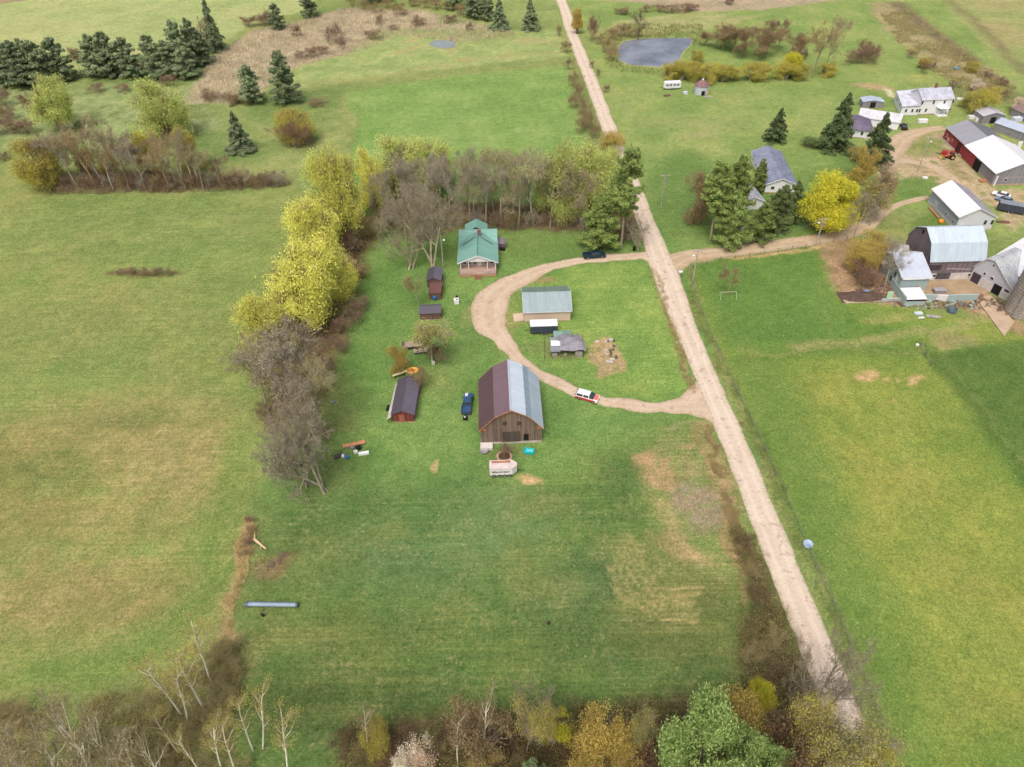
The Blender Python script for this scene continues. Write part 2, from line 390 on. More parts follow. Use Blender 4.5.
for x, y, rx, ry in ((520, 585, 3, 3.5), (553, 585, 4, 3.5), (255, 650, 2.5, 3.5), (245, 660, 2, 3), (395, 530, 4, 2), (540, 505, 7, 3), (640, 560, 6, 5), (300, 640, 8, 2), (636, 606, 2.5, 1.5), (660, 555, 5, 3), (620, 550, 5, 3), (370, 545, 3, 2)):
    blob(x, y, rx, ry, [(128, 134, 76), (112, 126, 60)], .35, scale=1.5, straw=1.0, rows=.8)
# old garden beside the road: bare soil, ruts
field([(638, 452), (672, 430), (690, 446), (720, 520), (742, 560), (720, 575), (690, 560), (655, 530), (640, 480)], [(104, 130, 60), (120, 134, 72), (132, 132, 84)], 2.5, scale=4, straw=.6, seed=61)
field([(668, 490), (700, 484), (716, 500), (722, 526), (700, 530), (676, 512)], [(140, 130, 104), (148, 134, 112), (124, 134, 84), (148, 138, 118)], 1.2, scale=2.2, seed=62, grit=.8, rows=0)
for k in range(6): line([(640+k*6, 448+k*2), (648+k*6, 476+k*3)], .6, [(172, 140, 100)], .45, .9, scale=1)
blob(642, 456, 2.2, 1.6, [(172, 140, 100)], .8); blob(672, 545, 4, 2, [(150, 134, 88)], .6, ang=-20)
for o in (0, 5, 10, 16, 22): line([(622-o*.7, 540+o*1.5), (640-o, 566+o*1.7), (668, 584+o*1.5), (700, 588+o*1.5)], .7, [(156, 148, 92)], .5, .75, scale=1)
for o in (0, 6, 12): line([(655+o, 500), (672+o, 540), (700+o, 558)], .6, [(158, 144, 98)], .5, .7, scale=1)
line([(696, 424), (700, 460), (718, 510), (738, 570), (745, 610)], .5, [(150, 120, 84)], .35, .9, scale=1)
line([(704, 424), (719, 480), (738, 540), (754, 600)], 3.2, [(158, 136, 96), (134, 130, 80), (150, 130, 90), (112, 124, 66)], .9, .85, scale=2, straw=.9)
line([(690, 420), (680, 424), (668, 426)], .8, [(150, 140, 110)], .5, .6)
# right of the main road
field([(668, -60), (1900, -60), (1900, 240), (1024, 240), (880, 200), (870, 225), (690, 252), (640, 190), (590, 60), (570, 0)], [(112, 142, 66), (124, 150, 74), (134, 152, 80)], 2.5, scale=16, straw=.3, seed=71)
field([(640, 170), (690, 150), (760, 190), (860, 150), (880, 200), (800, 236), (700, 246), (660, 230)], [(88, 124, 52), (98, 132, 58)], 5, scale=9, straw=.12, seed=72)
blob(690, 122, 22, 7, [(142, 146, 98), (120, 146, 72)], .6, scale=3, ang=-10); blob(700, 135, 8, 3, [(160, 152, 114)], .5)
blob(620, 105, 6, 4, [(132, 150, 90)], .6)
field([(560, -30), (700, -40), (860, -30), (840, 0), (760, 10), (680, 12), (640, 2), (600, 0)], [(158, 146, 124), (166, 152, 130)], 2, scale=12, seed=73, grit=.5)
field([(612, 22), (690, 12), (760, 16), (730, 26), (660, 34), (612, 36)], [(158, 156, 108), (150, 158, 100), (134, 148, 86)], 2, scale=5, straw=.8, seed=74)
blob(640, 34, 12, 5, [(150, 140, 96)], .6, scale=3, straw=.8); blob(612, 36, 9, 14, [(140, 134, 86), (150, 146, 96)], .7, scale=3, straw=.8)
field([(866, 2), (896, 0), (930, 22), (970, 56), (1012, 84), (990, 92), (940, 74), (905, 48), (880, 24)], [(146, 138, 100), (158, 146, 110), (130, 138, 84)], 2.5, scale=6, straw=.6, seed=75, grit=.4)
line([(898, 4), (915, 18), (940, 38), (970, 60)], 8, [(98, 94, 76), (112, 102, 80)], 3, .8, scale=5)
line([(878, 14), (905, 44), (935, 66)], 2, [(168, 158, 104)], 1.5, .7, scale=4)
field([(940, -40), (1900, -60), (1900, 150), (1040, 90), (1000, 60), (950, 8)], [(136, 150, 88), (146, 154, 96), (150, 148, 98)], 3, scale=18, straw=.3, seed=76)
line([(948, 0), (985, 30), (1024, 72)], 5, [(118, 124, 80), (130, 118, 84)], 2.5, .8, scale=5)
blob(990, 96, 20, 8, [(128, 112, 84), (110, 112, 72)], .7, scale=3, straw=.5, ang=-20)
blob(925, 78, 10, 5, [(142, 152, 78)], .7); blob(873, 86, 7, 3.5, [(176, 148, 116)], .85, ang=-20); line([(885, 89), (895, 97)], 2, [(206, 194, 176)], 1, .8)
# farm yard dirt
field([(884, 150), (900, 138), (944, 132), (972, 166), (1000, 190), (1040, 190), (1040, 215), (1010, 230), (985, 200), (958, 186), (930, 192), (905, 180), (892, 172)], [(150, 140, 98), (172, 152, 122), (186, 168, 140), (128, 136, 78)], 2, scale=5, seed=81, grit=.6)
field([(884, 180), (922, 176), (944, 182), (930, 198), (892, 208), (884, 198)], [(94, 128, 54), (102, 134, 60)], 1, scale=5, seed=82)
field([(900, 150), (925, 136), (945, 140), (946, 150), (918, 156)], [(112, 136, 66), (140, 142, 88)], 1.5, scale=3, seed=83)
field([(890, 238), (950, 200), (960, 226), (900, 234)], [(92, 122, 48), (104, 130, 56)], 1.5, scale=4, seed=84)
field([(858, 235), (895, 215), (915, 222), (905, 236), (880, 244)], [(140, 146, 84), (120, 136, 66)], 2, scale=4, seed=85)
field([(800, 250), (845, 238), (880, 246), (896, 275), (925, 290), (975, 286), (1000, 300), (1040, 330), (1040, 345), (985, 320), (950, 303), (900, 304), (845, 303), (838, 285), (820, 262)], [(150, 126, 96), (166, 138, 106), (140, 118, 88)], 1.5, scale=4, seed=86, grit=.8)
blob(860, 297, 5, 2.2, [(92, 78, 66)], .9); blob(880, 283, 7, 3, [(120, 96, 72)], .8, scale=2)
field([(944, 262), (975, 255), (990, 290), (978, 300), (940, 298), (930, 285)], [(172, 148, 114), (182, 158, 124)], 1, scale=4, seed=87, grit=.4)
# right fields
field([(688, 300), (692, 268), (770, 252), (812, 246), (840, 300), (900, 305), (985, 320), (1060, 345), (1300, 380), (1900, 900), (1000, 900), (900, 780), (760, 440)],
      [(90, 128, 36), (104, 136, 40), (120, 140, 48)], 1.5, scale=18, straw=.14, seed=91)
field([(700, 268), (812, 250), (836, 300), (860, 330), (820, 350), (722, 345)], [(80, 122, 40), (88, 128, 44)], 3, scale=9, seed=92)
field([(800, 372), (920, 352), (965, 400), (1024, 500), (1100, 700), (960, 767), (860, 560), (790, 430)], [(108, 134, 38), (124, 142, 44), (136, 144, 52)], 7, scale=14, seed=93, straw=.2)
field([(725, 355), (790, 365), (900, 700), (990, 1000), (930, 900), (840, 600), (745, 410)], [(92, 126, 42), (102, 132, 48)], 6, scale=12, seed=94)
field([(925, 352), (1024, 340), (1400, 420), (1500, 560), (1100, 580), (1024, 475), (970, 400)], [(84, 116, 44), (76, 110, 40)], 1.5, scale=8, seed=95)
line([(928, 350), (970, 400), (1024, 470), (1080, 540)], 4, [(74, 108, 36)], 1.5, .7)
line([(945, 355), (985, 410), (1040, 480)], .8, [(104, 126, 60)], .6, .7)
line([(740, 362), (860, 350), (925, 348)], 3, [(76, 112, 36)], 2.5, .6)
line([(800, 348), (850, 344), (905, 335), (940, 332), (985, 318)], 2.2, [(158, 148, 102), (134, 142, 76)], 1.2, .75, scale=2, straw=.8)
blob(952, 341, 5, 2.5, [(150, 138, 98)], .7, scale=2)
for x, y, rx, ry in ((862, 376, 2.8, 1.6), (868, 373, 1.5, 1), (884, 380, .9, .6), (914, 378, 1.8, 1.4), (912, 384, 1.2, .6), (889, 397, .8, .5), (895, 380, .8, .4)): blob(x, y, rx, ry, [(192, 160, 110), (170, 150, 92)], .95, scale=.8)
blob(890, 318, 7, 2, [(148, 150, 80)], .7, scale=2); blob(930, 325, 9, 2, [(110, 142, 46)], .6)
blob(750, 357, 2, .6, [(130, 130, 70)], .7)
# vehicle tracks and cattle paths pressed into the grass
def track(pts, c, gauge=1.7, wd=.45, amt=.45):
    P = [np.array(G(*p)[:2]) for p in pts]
    for sgn in (-1, 1):
        Q_ = []
        for i, p in enumerate(P):
            t_ = P[min(i+1, len(P)-1)]-P[max(i-1, 0)]; t_ = t_/np.linalg.norm(t_); q = p+np.array([-t_[1], t_[0]])*gauge/2*sgn; Q_.append(PX((q[0], q[1], 0)))
        line(Q_, wd, [c], .45, amt)
track([(700, 425), (640, 430), (560, 440), (540, 470), (500, 492), (440, 500), (380, 520), (300, 560), (262, 610)], (104, 132, 70))
track([(470, 300), (455, 340), (448, 390), (440, 430), (470, 470), (520, 495)], (116, 138, 76), amt=.5)
track([(560, 440), (600, 470), (630, 520), (640, 600), (600, 660), (480, 680), (330, 670)], (112, 126, 62))
track([(320, 205), (250, 225), (150, 230), (20, 222), (-100, 230)], (134, 146, 82), amt=.35); track([(305, 230), (262, 300), (238, 380), (240, 470), (222, 560), (150, 628), (0, 668)], (134, 146, 78), amt=.45)
track([(240, 400), (150, 415), (20, 405), (-80, 410)], (146, 146, 88), amt=.35); track([(232, 500), (140, 520), (0, 515)], (150, 146, 88), amt=.4); track([(228, 450), (140, 468), (0, 462)], (150, 146, 88), amt=.35)
track([(705, 275), (740, 345), (800, 440), (870, 560), (960, 720), (1010, 800)], (118, 142, 66), amt=.35); track([(930, 345), (900, 400), (905, 480), (960, 600), (1040, 700)], (128, 146, 72), amt=.35)
track([(572, 70), (575, 100), (590, 148)], (128, 150, 80), amt=.4); track([(360, 150), (450, 142), (560, 146)], (128, 154, 84), amt=.4); track([(350, 96), (430, 84), (560, 70)], (126, 152, 82), amt=.5)
for k_ in range(9): line([(352+k_*1, 96+k_*6.5), (460, 88+k_*6.6), (570, 76+k_*8.5)], 1.6, [(122, 154, 74) if k_ % 2 else (104, 142, 60)], .9, .3)
line([(925, 346), (880, 352), (830, 350), (780, 356), (735, 350)], .7, [(140, 138, 88)], .5, .5); line([(830, 252), (822, 300), (838, 340), (905, 338)], .6, [(126, 138, 76)], .5, .45)
# weedy road verges
line([(652, 266), (662, 300), (678, 345), (694, 392)], 1.6, [(150, 140, 96), (110, 128, 64)], .8, .85, scale=1.5, straw=.8)
line([(692, 268), (700, 320), (722, 372), (760, 450), (800, 532), (850, 640), (900, 770), (940, 870)], 1.8, [(108, 124, 62), (98, 116, 58), (134, 132, 86)], .9, .7, scale=1.6, straw=.7)
line([(700, 262), (760, 255), (812, 246), (850, 238)], 1.6, [(186, 158, 110), (170, 146, 100)], .5, .85, scale=1.5)
line([(688, 262), (760, 250), (845, 238)], .9, [(84, 116, 62)], .4, .8, scale=1.5)
line([(588, 60), (575, 100), (600, 135), (616, 160)], 3, [(122, 116, 80)], 2, .5)
# hedge floor, thicket floor, litter under the trees
field([(40, 184), (120, 176), (210, 182), (280, 182), (278, 185), (200, 190), (60, 191)], [(112, 110, 74), (118, 112, 76), (104, 116, 64)], 2, scale=4, seed=101)
field([(385, 205), (480, 205), (600, 205), (640, 215), (638, 240), (600, 232), (480, 230), (400, 235)], [(104, 94, 70), (112, 104, 70), (90, 106, 58)], 2, scale=4, seed=102)
field([(310, 205), (380, 215), (370, 255), (345, 300), (352, 340), (330, 372), (310, 440), (270, 430), (250, 340), (290, 260)], [(92, 84, 60), (112, 96, 66), (98, 110, 60)], 3, scale=4, seed=103)
blob(310, 410, 10, 12, [(112, 120, 66), (100, 100, 62)], .7, scale=2); blob(320, 470, 9, 6, [(98, 112, 62)], .6, scale=2)
field([(-100, 722), (0, 708), (60, 700), (140, 692), (192, 668), (226, 626), (238, 640), (236, 700), (222, 767), (200, 900), (-200, 900)], [(106, 108, 62), (126, 122, 76), (94, 120, 56)], 2.5, scale=4, straw=.4, seed=104)
field([(330, 772), (350, 722), (420, 722), (520, 706), (640, 702), (735, 690), (748, 600), (736, 545), (762, 560), (800, 640), (850, 730), (900, 860), (330, 900)], [(78, 74, 46), (92, 84, 54), (78, 92, 46)], 2, scale=3, straw=.3, seed=105)  # floor browns darkened to paint in the shade deep in the hedge
line([(252, 520), (244, 560), (232, 600), (224, 640)], 1.3, [(176, 154, 108), (150, 132, 86)], .8, .8, scale=1.5, straw=.8)
blob(252, 540, 2, 3.5, [(104, 88, 62)], .6, scale=1.5); blob(278, 562, 3, 2, [(128, 104, 76)], .7, scale=1)
line([(115, 272), (176, 275)], 1.6, [(104, 92, 62)], 1, .9)
blob(492, 318, 7, 6, [(150, 140, 96), (128, 134, 74)], .8, scale=1.5, grit=.4); blob(515, 284, 6, 2.5, [(158, 142, 104), (124, 132, 74)], .7, scale=1.5); blob(505, 340, 3, 4, [(140, 134, 84)], .6, scale=1.5)
# vegetable plot and hay spots
field([(590, 339), (613, 337), (624, 374), (598, 376)], [(160, 142, 100), (172, 150, 112), (150, 144, 90)], .5, scale=2, seed=111, grit=.7)
blob(530, 481, 2.2, .9, [(190, 160, 110)], .95, scale=.8); blob(435, 470, .9, 1.6, [(176, 156, 104)], .9); blob(690, 447, 1.8, .6, [(170, 140, 104)], .6)
blob(548, 279, 3.6, 1.5, [(140, 126, 84)], .8, scale=1); blob(505, 300, 5, 4, [(120, 134, 68)], .4)
blob(505, 455, 5, 1.6, [(112, 110, 70)], .5); blob(556, 348, 6, 3.5, [(120, 128, 80)], .6, scale=1.5)
COLR = np.clip(COLR, .003, .9)

nx, ny = len(xs), len(ys)
idx = np.arange(nx*ny).reshape(ny, nx)
Q = np.stack([idx[:-1, :-1].ravel(), idx[:-1, 1:].ravel(), idx[1:, 1:].ravel(), idx[1:, :-1].ravel()], 1)
gm, nt, b = newmat("grassland")
tc = N(nt, 'ShaderNodeTexCoord'); at = N(nt, 'ShaderNodeAttribute', attribute_name='land'); a2 = N(nt, 'ShaderNodeAttribute', attribute_name='cover')
sp_ = N(nt, 'ShaderNodeSeparateColor'); nt.links.new(a2.outputs['Color'], sp_.inputs[0])
straw, rows, grit = sp_.outputs
P0 = tc.outputs['Object']
# tufts at several sizes
n0 = noise(nt, P0, .09, 5, .6, .4); n1 = noise(nt, P0, .45, 5, .65, .6); n2 = noise(nt, P0, 2.2, 4, .7, .3); n3 = noise(nt, P0, 6.5, 3, .75)
col = at.outputs['Color']
col = mix(nt, ramp(nt, n0, .35, .68), mix(nt, 1.0, col, (.86, .92, .84, 1), 'MULTIPLY'), mix(nt, 1.0, col, (1.13, 1.07, 1.06, 1), 'MULTIPLY'))
col = mix(nt, ramp(nt, n1, .3, .72), mix(nt, 1.0, col, (.76, .84, .70, 1), 'MULTIPLY'), mix(nt, 1.0, col, (1.2, 1.11, 1.16, 1), 'MULTIPLY'))
col = mix(nt, ramp(nt, n2, .3, .72), mix(nt, 1.0, col, (.62, .68, .56, 1), 'MULTIPLY'), mix(nt, 1.0, col, (1.34, 1.28, 1.3, 1), 'MULTIPLY'))
col = mix(nt, ramp(nt, n3, .32, .7), mix(nt, 1.0, col, (.60, .62, .58, 1), 'MULTIPLY'), mix(nt, 1.0, col, (1.36, 1.33, 1.3, 1), 'MULTIPLY'))
# tussocks: ragged darker clumps a metre or two across, yellower thin turf between
tu = noise(nt, P0, .85, 6, .78, .4)
col = mix(nt, mth(nt, 'MULTIPLY', ramp(nt, tu, .48, .60), .5), col, mix(nt, 1.0, col, (.66, .80, .56, 1), 'MULTIPLY'))
col = mix(nt, mth(nt, 'MULTIPLY', ramp(nt, noise(nt, P0, .9, 6, .8, .8), .50, .66), .4), col, mix(nt, 1.0, col, (1.30, 1.14, 1.28, 1), 'MULTIPLY'))
# dead straw flecks, gathered in drifts
sm = mth(nt, 'MULTIPLY', ramp(nt, noise(nt, P0, 1.3, 5, .75, .5), .5, .68), ramp(nt, noise(nt, P0, .16, 4, .65), .4, .62))
col = mix(nt, mth(nt, 'MULTIPLY', mth(nt, 'MULTIPLY', sm, straw), .85), col, C(176, 160, 108))
# mowing and drill rows: broken, wandering stripes
mp = N(nt, 'ShaderNodeMapping'); mp.inputs['Scale'].default_value = (.05, 1.7, 1); mp.inputs['Rotation'].default_value = (0, 0, rad(4)); nt.links.new(P0, mp.inputs[0])
rw = noise(nt, mp.outputs[0], 1.0, 3, .6, .3)
rwm = mth(nt, 'MULTIPLY', mth(nt, 'MULTIPLY', rows, ramp(nt, rw, .46, .62)), ramp(nt, noise(nt, P0, .07, 3, .6), .38, .55))
col = mix(nt, mth(nt, 'MULTIPLY', rwm, .8), col, mix(nt, 1.0, col, (1.6, 1.32, 1.4, 1), 'MULTIPLY'))
# stones and clods
col = mix(nt, mth(nt, 'MULTIPLY', ramp(nt, noise(nt, P0, 3.1, 5, .8), .5, .7), mth(nt, 'MULTIPLY', grit, .5)), col, C(98, 82, 64))
# dandelion and dung specks
vo = N(nt, 'ShaderNodeTexVoronoi'); vo.inputs['Scale'].default_value = .35; nt.links.new(P0, vo.inputs[0])
col = mix(nt, mth(nt, 'MULTIPLY', mth(nt, 'LESS_THAN', vo.outputs['Distance'], .06), .3), col, C(186, 190, 120))
hs = N(nt, 'ShaderNodeHueSaturation'); hs.inputs['Saturation'].default_value = .84; hs.inputs['Hue'].default_value = .493; hs.inputs['Value'].default_value = 1.17; nt.links.new(col, hs.inputs['Color'])
nt.links.new(hs.outputs[0], b.inputs['Base Color']); b.inputs['Roughness'].default_value = .95; b.inputs['Specular IOR Level'].default_value = .05
hb = mth(nt, 'ADD', mth(nt, 'MULTIPLY', n2, .6), mth(nt, 'MULTIPLY', n3, .35)); bump(nt, b, hb, .8, .25)
# low relief: gentle, zero where things stand is not needed at 4 cm
Z = (fbm(GX/14, GY/14, 77, 3)-.5)*.10-.06
me = npmesh("ground", np.stack([GX, GY, Z], 1), Q, gm, smooth=True)
ca = me.attributes.new('land', 'FLOAT_COLOR', 'POINT'); ca.data.foreach_set('color', np.concatenate([COLR, np.ones((len(GX), 1))], 1).astype(np.float32).ravel())
cb = me.attributes.new('cover', 'FLOAT_COLOR', 'POINT'); cb.data.foreach_set('color', np.concatenate([np.clip(AT, 0, 1), np.ones((len(GX), 1))], 1).astype(np.float32).ravel())
tag(link("ground", me), kind='structure')

# ------------------------------------------------------------------ roads
def catmull(P, step=1.0):
    P = [np.array(p[:2]) for p in P]; P = [2*P[0]-P[1]]+P+[2*P[-1]-P[-2]]; out = []
    for i in range(1, len(P)-2):
        n = max(2, int(np.linalg.norm(P[i+1]-P[i])/step))
        for k in range(n):
            t = k/n; a, b_, c, d = P[i-1:i+3]
            out.append(.5*((2*b_)+(-a+c)*t+(2*a-5*b_+4*c-d)*t*t+(-a+3*b_-3*c+d)*t**3))
    out.append(P[-2]); return np.array(out)
def gravel(name, c, c2, tracks=1.0, k=.92):
    m, nt, b = newmat(name)
    tc = N(nt, 'ShaderNodeTexCoord'); uv = N(nt, 'ShaderNodeAttribute', attribute_name='lane')
    sx = N(nt, 'ShaderNodeSeparateColor'); nt.links.new(uv.outputs['Color'], sx.inputs[0])
    P0 = tc.outputs['Object']; u = sx.outputs[0]
    n1 = noise(nt, P0, .25, 5, .65, .5); n2 = noise(nt, P0, 1.6, 5, .7); n3 = noise(nt, P0, 9, 3, .7)
    col = mix(nt, ramp(nt, n1, .3, .7), C(*c2, k), C(*c, k))
    col = mix(nt, mth(nt, 'MULTIPLY', ramp(nt, n2, .45, .75), .45), col, C(int(c2[0]*.82), int(c2[1]*.8), int(c2[2]*.78), k))
    # wheel tracks: two pale bands, greyer crown and verges
    t1 = mth(nt, 'ABSOLUTE', mth(nt, 'SUBTRACT', mth(nt, 'ABSOLUTE', mth(nt, 'SUBTRACT', u, .5)), .2))
    wob = mth(nt, 'MULTIPLY', mth(nt, 'SUBTRACT', n2, .5), .12)
    tr = ramp(nt, mth(nt, 'ADD', t1, wob), .02, .12, (1, 1, 1, 1), (0, 0, 0, 1))
    col = mix(nt, mth(nt, 'MULTIPLY', tr, .4*tracks), col, C(min(255, c[0]+16), min(255, c[1]+14), min(255, c[2]+12), k))
    ed = ramp(nt, mth(nt, 'ADD', mth(nt, 'ABSOLUTE', mth(nt, 'SUBTRACT', u, .5)), mth(nt, 'MULTIPLY', mth(nt, 'SUBTRACT', n2, .5), .35)), .40, .53)
    col = mix(nt, mth(nt, 'MULTIPLY', ed, .75), col, C(136, 132, 88))
    col = mix(nt, mth(nt, 'MULTIPLY', ramp(nt, n3, .3, .7), .25), col, C(int(c2[0]*.75), int(c2[1]*.74), int(c2[2]*.72), k))
    pot = noise(nt, P0, .7, 3, .5, .2)
    col = mix(nt, mth(nt, 'MULTIPLY', ramp(nt, pot, .60, .68), .5), col, C(150, 128, 108))
    nt.links.new(col, b.inputs['Base Color']); b.inputs['Roughness'].default_value = .95; b.inputs['Specular IOR Level'].default_value = .08
    bump(nt, b, n3, .3, .05); return m
def road(name, pts, wid, mat, z=.0, jag=.2, step=1.0, world=False):
    """pts: (px, py[, width])"""
    P = [p[:2] if world else G(*p[:2])[:2] for p in pts]; c = catmull(P, step); n = len(c)
    wd = [p[2] if len(p) > 2 else wid for p in pts]; dl = [0]
    for a, b_ in zip(P[:-1], P[1:]): dl.append(dl[-1]+math.hypot(b_[0]-a[0], b_[1]-a[1]))
    cl = np.concatenate([[0], np.cumsum(np.linalg.norm(np.diff(c, axis=0), axis=1))]); cl = cl/cl[-1]*dl[-1]
    W = np.interp(cl, dl, wd)
    t = np.gradient(c, axis=0); t /= np.linalg.norm(t, axis=1)[:, None]; nrm = np.stack([-t[:, 1], t[:, 0]], 1)
    us = np.array([0, .06, .2, .35, .5, .65, .8, .94, 1.0]); V = []; UV = []
    ja = (fbm(cl/4.7, cl*0+3.3, 5)-.5)*2*jag*2; jb = (fbm(cl/5.3, cl*0+9.1, 8)-.5)*2*jag*2
    for u in us:
        off = (u-.5)*(W+.3)
        if u < .5: off = off+ja*(1-u*2)
        else: off = off+jb*(u*2-1)
        p = c+nrm*np.asarray(off)[:, None]; zz = z+.05-.07*abs(u-.5)*2*0
        V.append(np.concatenate([p, np.full((n, 1), z+.012-(.05 if u in (0, 1) else 0))], 1)); UV.append(np.stack([np.full(n, u), cl/100, cl*0, cl*0+1], 1))
    V = np.stack(V, 1).reshape(-1, 3); UV = np.stack(UV, 1).reshape(-1, 4); k = len(us)
    i = np.arange(n-1)[:, None]*k+np.arange(k-1)[None]; i = i.ravel()
    me = npmesh(name, V, np.stack([i+k, i, i+1, i+k+1], 1), mat, smooth=True)
    a = me.attributes.new('lane', 'FLOAT_COLOR', 'POINT'); a.data.foreach_set('color', UV.astype(np.float32).ravel())
    return tag(link(name, me), kind='structure')
g_main = gravel("road_gravel", (214, 201, 185), (198, 182, 165))
g_drive = gravel("drive_gravel", (206, 188, 168), (186, 166, 144), .6)
g_yard = gravel("yard_gravel", (196, 178, 152), (176, 156, 130), .7)
road("main_road", [(480, -160), (531, -70), (561, 0), (570.8, 30), (590, 78), (606, 120), (620, 155), (634, 190), (649, 229), (661, 262, 6.2), (675, 300, 5.6), (690, 338), (733, 440), (781, 560), (829.5, 681), (864, 767), (901, 860), (940, 960)], 4.7, g_main, .035)
road("side_road", [(664, 268, 9), (674, 262, 7.0), (686, 257, 5.4), (700, 254), (730, 251.5, 4.4), (780, 245), (820, 239), (848, 233), (867, 224), (878, 211), (883, 197, 4.6), (886, 180, 4.6), (888, 160, 6.5), (896, 145, 7.5), (907, 136, 6), (925, 130.5, 4), (944, 127.5, 3.4)], 4.6, g_yard, .015)
road("driveway", [(664, 258, 9), (652, 257, 6), (642, 255.5, 3), (606, 258), (575, 261.5, 2.8), (551, 266, 3.2), (525, 275.5, 5), (505, 286, 6), (494, 296, 7.5), (489, 310, 8.0), (491, 325, 7), (501, 338, 4.2), (511, 351, 3.2), (525, 364.5, 2.8), (549.5, 379), (574, 391), (599, 399.8), (624, 404.8), (660, 407), (684, 405.5, 4.5), (696, 403, 8), (708, 402, 13)], 2.9, g_drive, .0, jag=.55)
road("farm_track", [(880, 214, 3), (894, 206.5), (910, 201), (929, 197)], 1.9, g_yard, .005)
road("spur_track", [(898, 160, 4), (915, 162, 3), (935, 168), (952, 178), (965, 190), (980, 200)], 3.2, g_yard, .0, jag=.8)
conc = plain("old_concrete", C(178, 160, 136), .9, .18, .5)
def slab(name, pts, z, mat, t=.12):
    P = [G(*p)[:2] for p in pts]; m = MB(); n = len(P)
    a = sum(P[i][0]*P[(i+1) % n][1]-P[(i+1) % n][0]*P[i][1] for i in range(n))
    if a < 0: P = P[::-1]
    m.add([(x, y, z-t) for x, y in P]+[(x, y, z) for x, y in P], [tuple(range(n, 2*n))]+[(i, (i+1) % n, n+(i+1) % n, n+i) for i in range(n)])
    return tag(m.build(name, mat), kind='structure')
slab("barnyard_pavement", [(930, 282), (975, 276), (990, 291), (976, 299.5), (905, 300), (908, 290)], .06, plain("yard_mud", C(172, 150, 122, .8), .9, .2, .25))
slab("concrete_ramp", [(977, 300), (990, 295), (1014, 322), (1004, 337)], .16, plain("ramp_concrete", C(186, 166, 142, .85), .9, .15, .4))
slab("feeding_pad", [(843, 300), (846, 303.8), (890, 301), (905, 300), (903, 297), (874, 299)], .10, conc)
slab("garage_apron", [(513, 314), (523, 313), (524, 320.5), (514, 322)], .08, plain("apron_concrete", C(196, 176, 158), .9, .12, .5))

# ------------------------------------------------------------------ ponds
def pond(name, pts, c1, c2, rim):
    m, nt, b = newmat(name+"_water"); tc = N(nt, 'ShaderNodeTexCoord')
    col = mix(nt, ramp(nt, noise(nt, tc.outputs['Object'], .09, 3), .38, .62), C(*c1), C(*c2)); nt.links.new(col, b.inputs['Base Color'])  # lighter and darker reflection tones mixed into the water's base colour
    b.inputs['Roughness'].default_value = .05; b.inputs['Specular IOR Level'].default_value = .9; bump(nt, b, noise(nt, tc.outputs['Object'], 2.5, 3), .05, .03)
    P = catmull([G(*p) for p in pts+[pts[0]]], 1.5)[:-1]; j = (fbm(P[:, 0]/2, P[:, 1]/2, 4)-.5)*1.5; cen = P.mean(0)
    d = P-cen; P = cen+d*(1+j/np.linalg.norm(d, axis=1))[:, None]; n = len(P)
    w_ = MB(); w_.add([(x, y, .03) for x, y in P]+[(cen[0], cen[1], .03)], [(n, i, (i+1) % n) for i in range(n)]); tag(w_.build(name, m), kind='structure')
    r = MB(); R = cen+(P-cen)*(1+(.5+.5*fbm(P[:, 0]/1.5, P[:, 1]/1.5, 9))[:, None]*(.7/np.linalg.norm(P-cen, axis=1))[:, None])
    I = cen+(P-cen)*.985
    r.add([(x, y, .02) for x, y in R]+[(x, y, .09) for x, y in I]+[(x*.998+cen[0]*.002, y, .0) for x, y in I], [(i, (i+1) % n, n+(i+1) % n, n+i) for i in range(n)])
    tag(r.build(name+"_bank", plain("pond_bank", C(158, 158, 112), .95, .4, .8)), kind='structure')
pond("pond", [(619, 60), (617, 50), (624, 42), (640, 39), (668, 38), (692, 39), (690, 45), (682, 54), (677, 64), (668, 68), (645, 66), (630, 65)], (106, 114, 126), (140, 148, 160), True)
pond("small_pond", [(428, 44), (436, 40.5), (452, 41), (455, 46), (448, 48.5), (436, 47.5)], (128, 142, 140), (146, 156, 154), True)
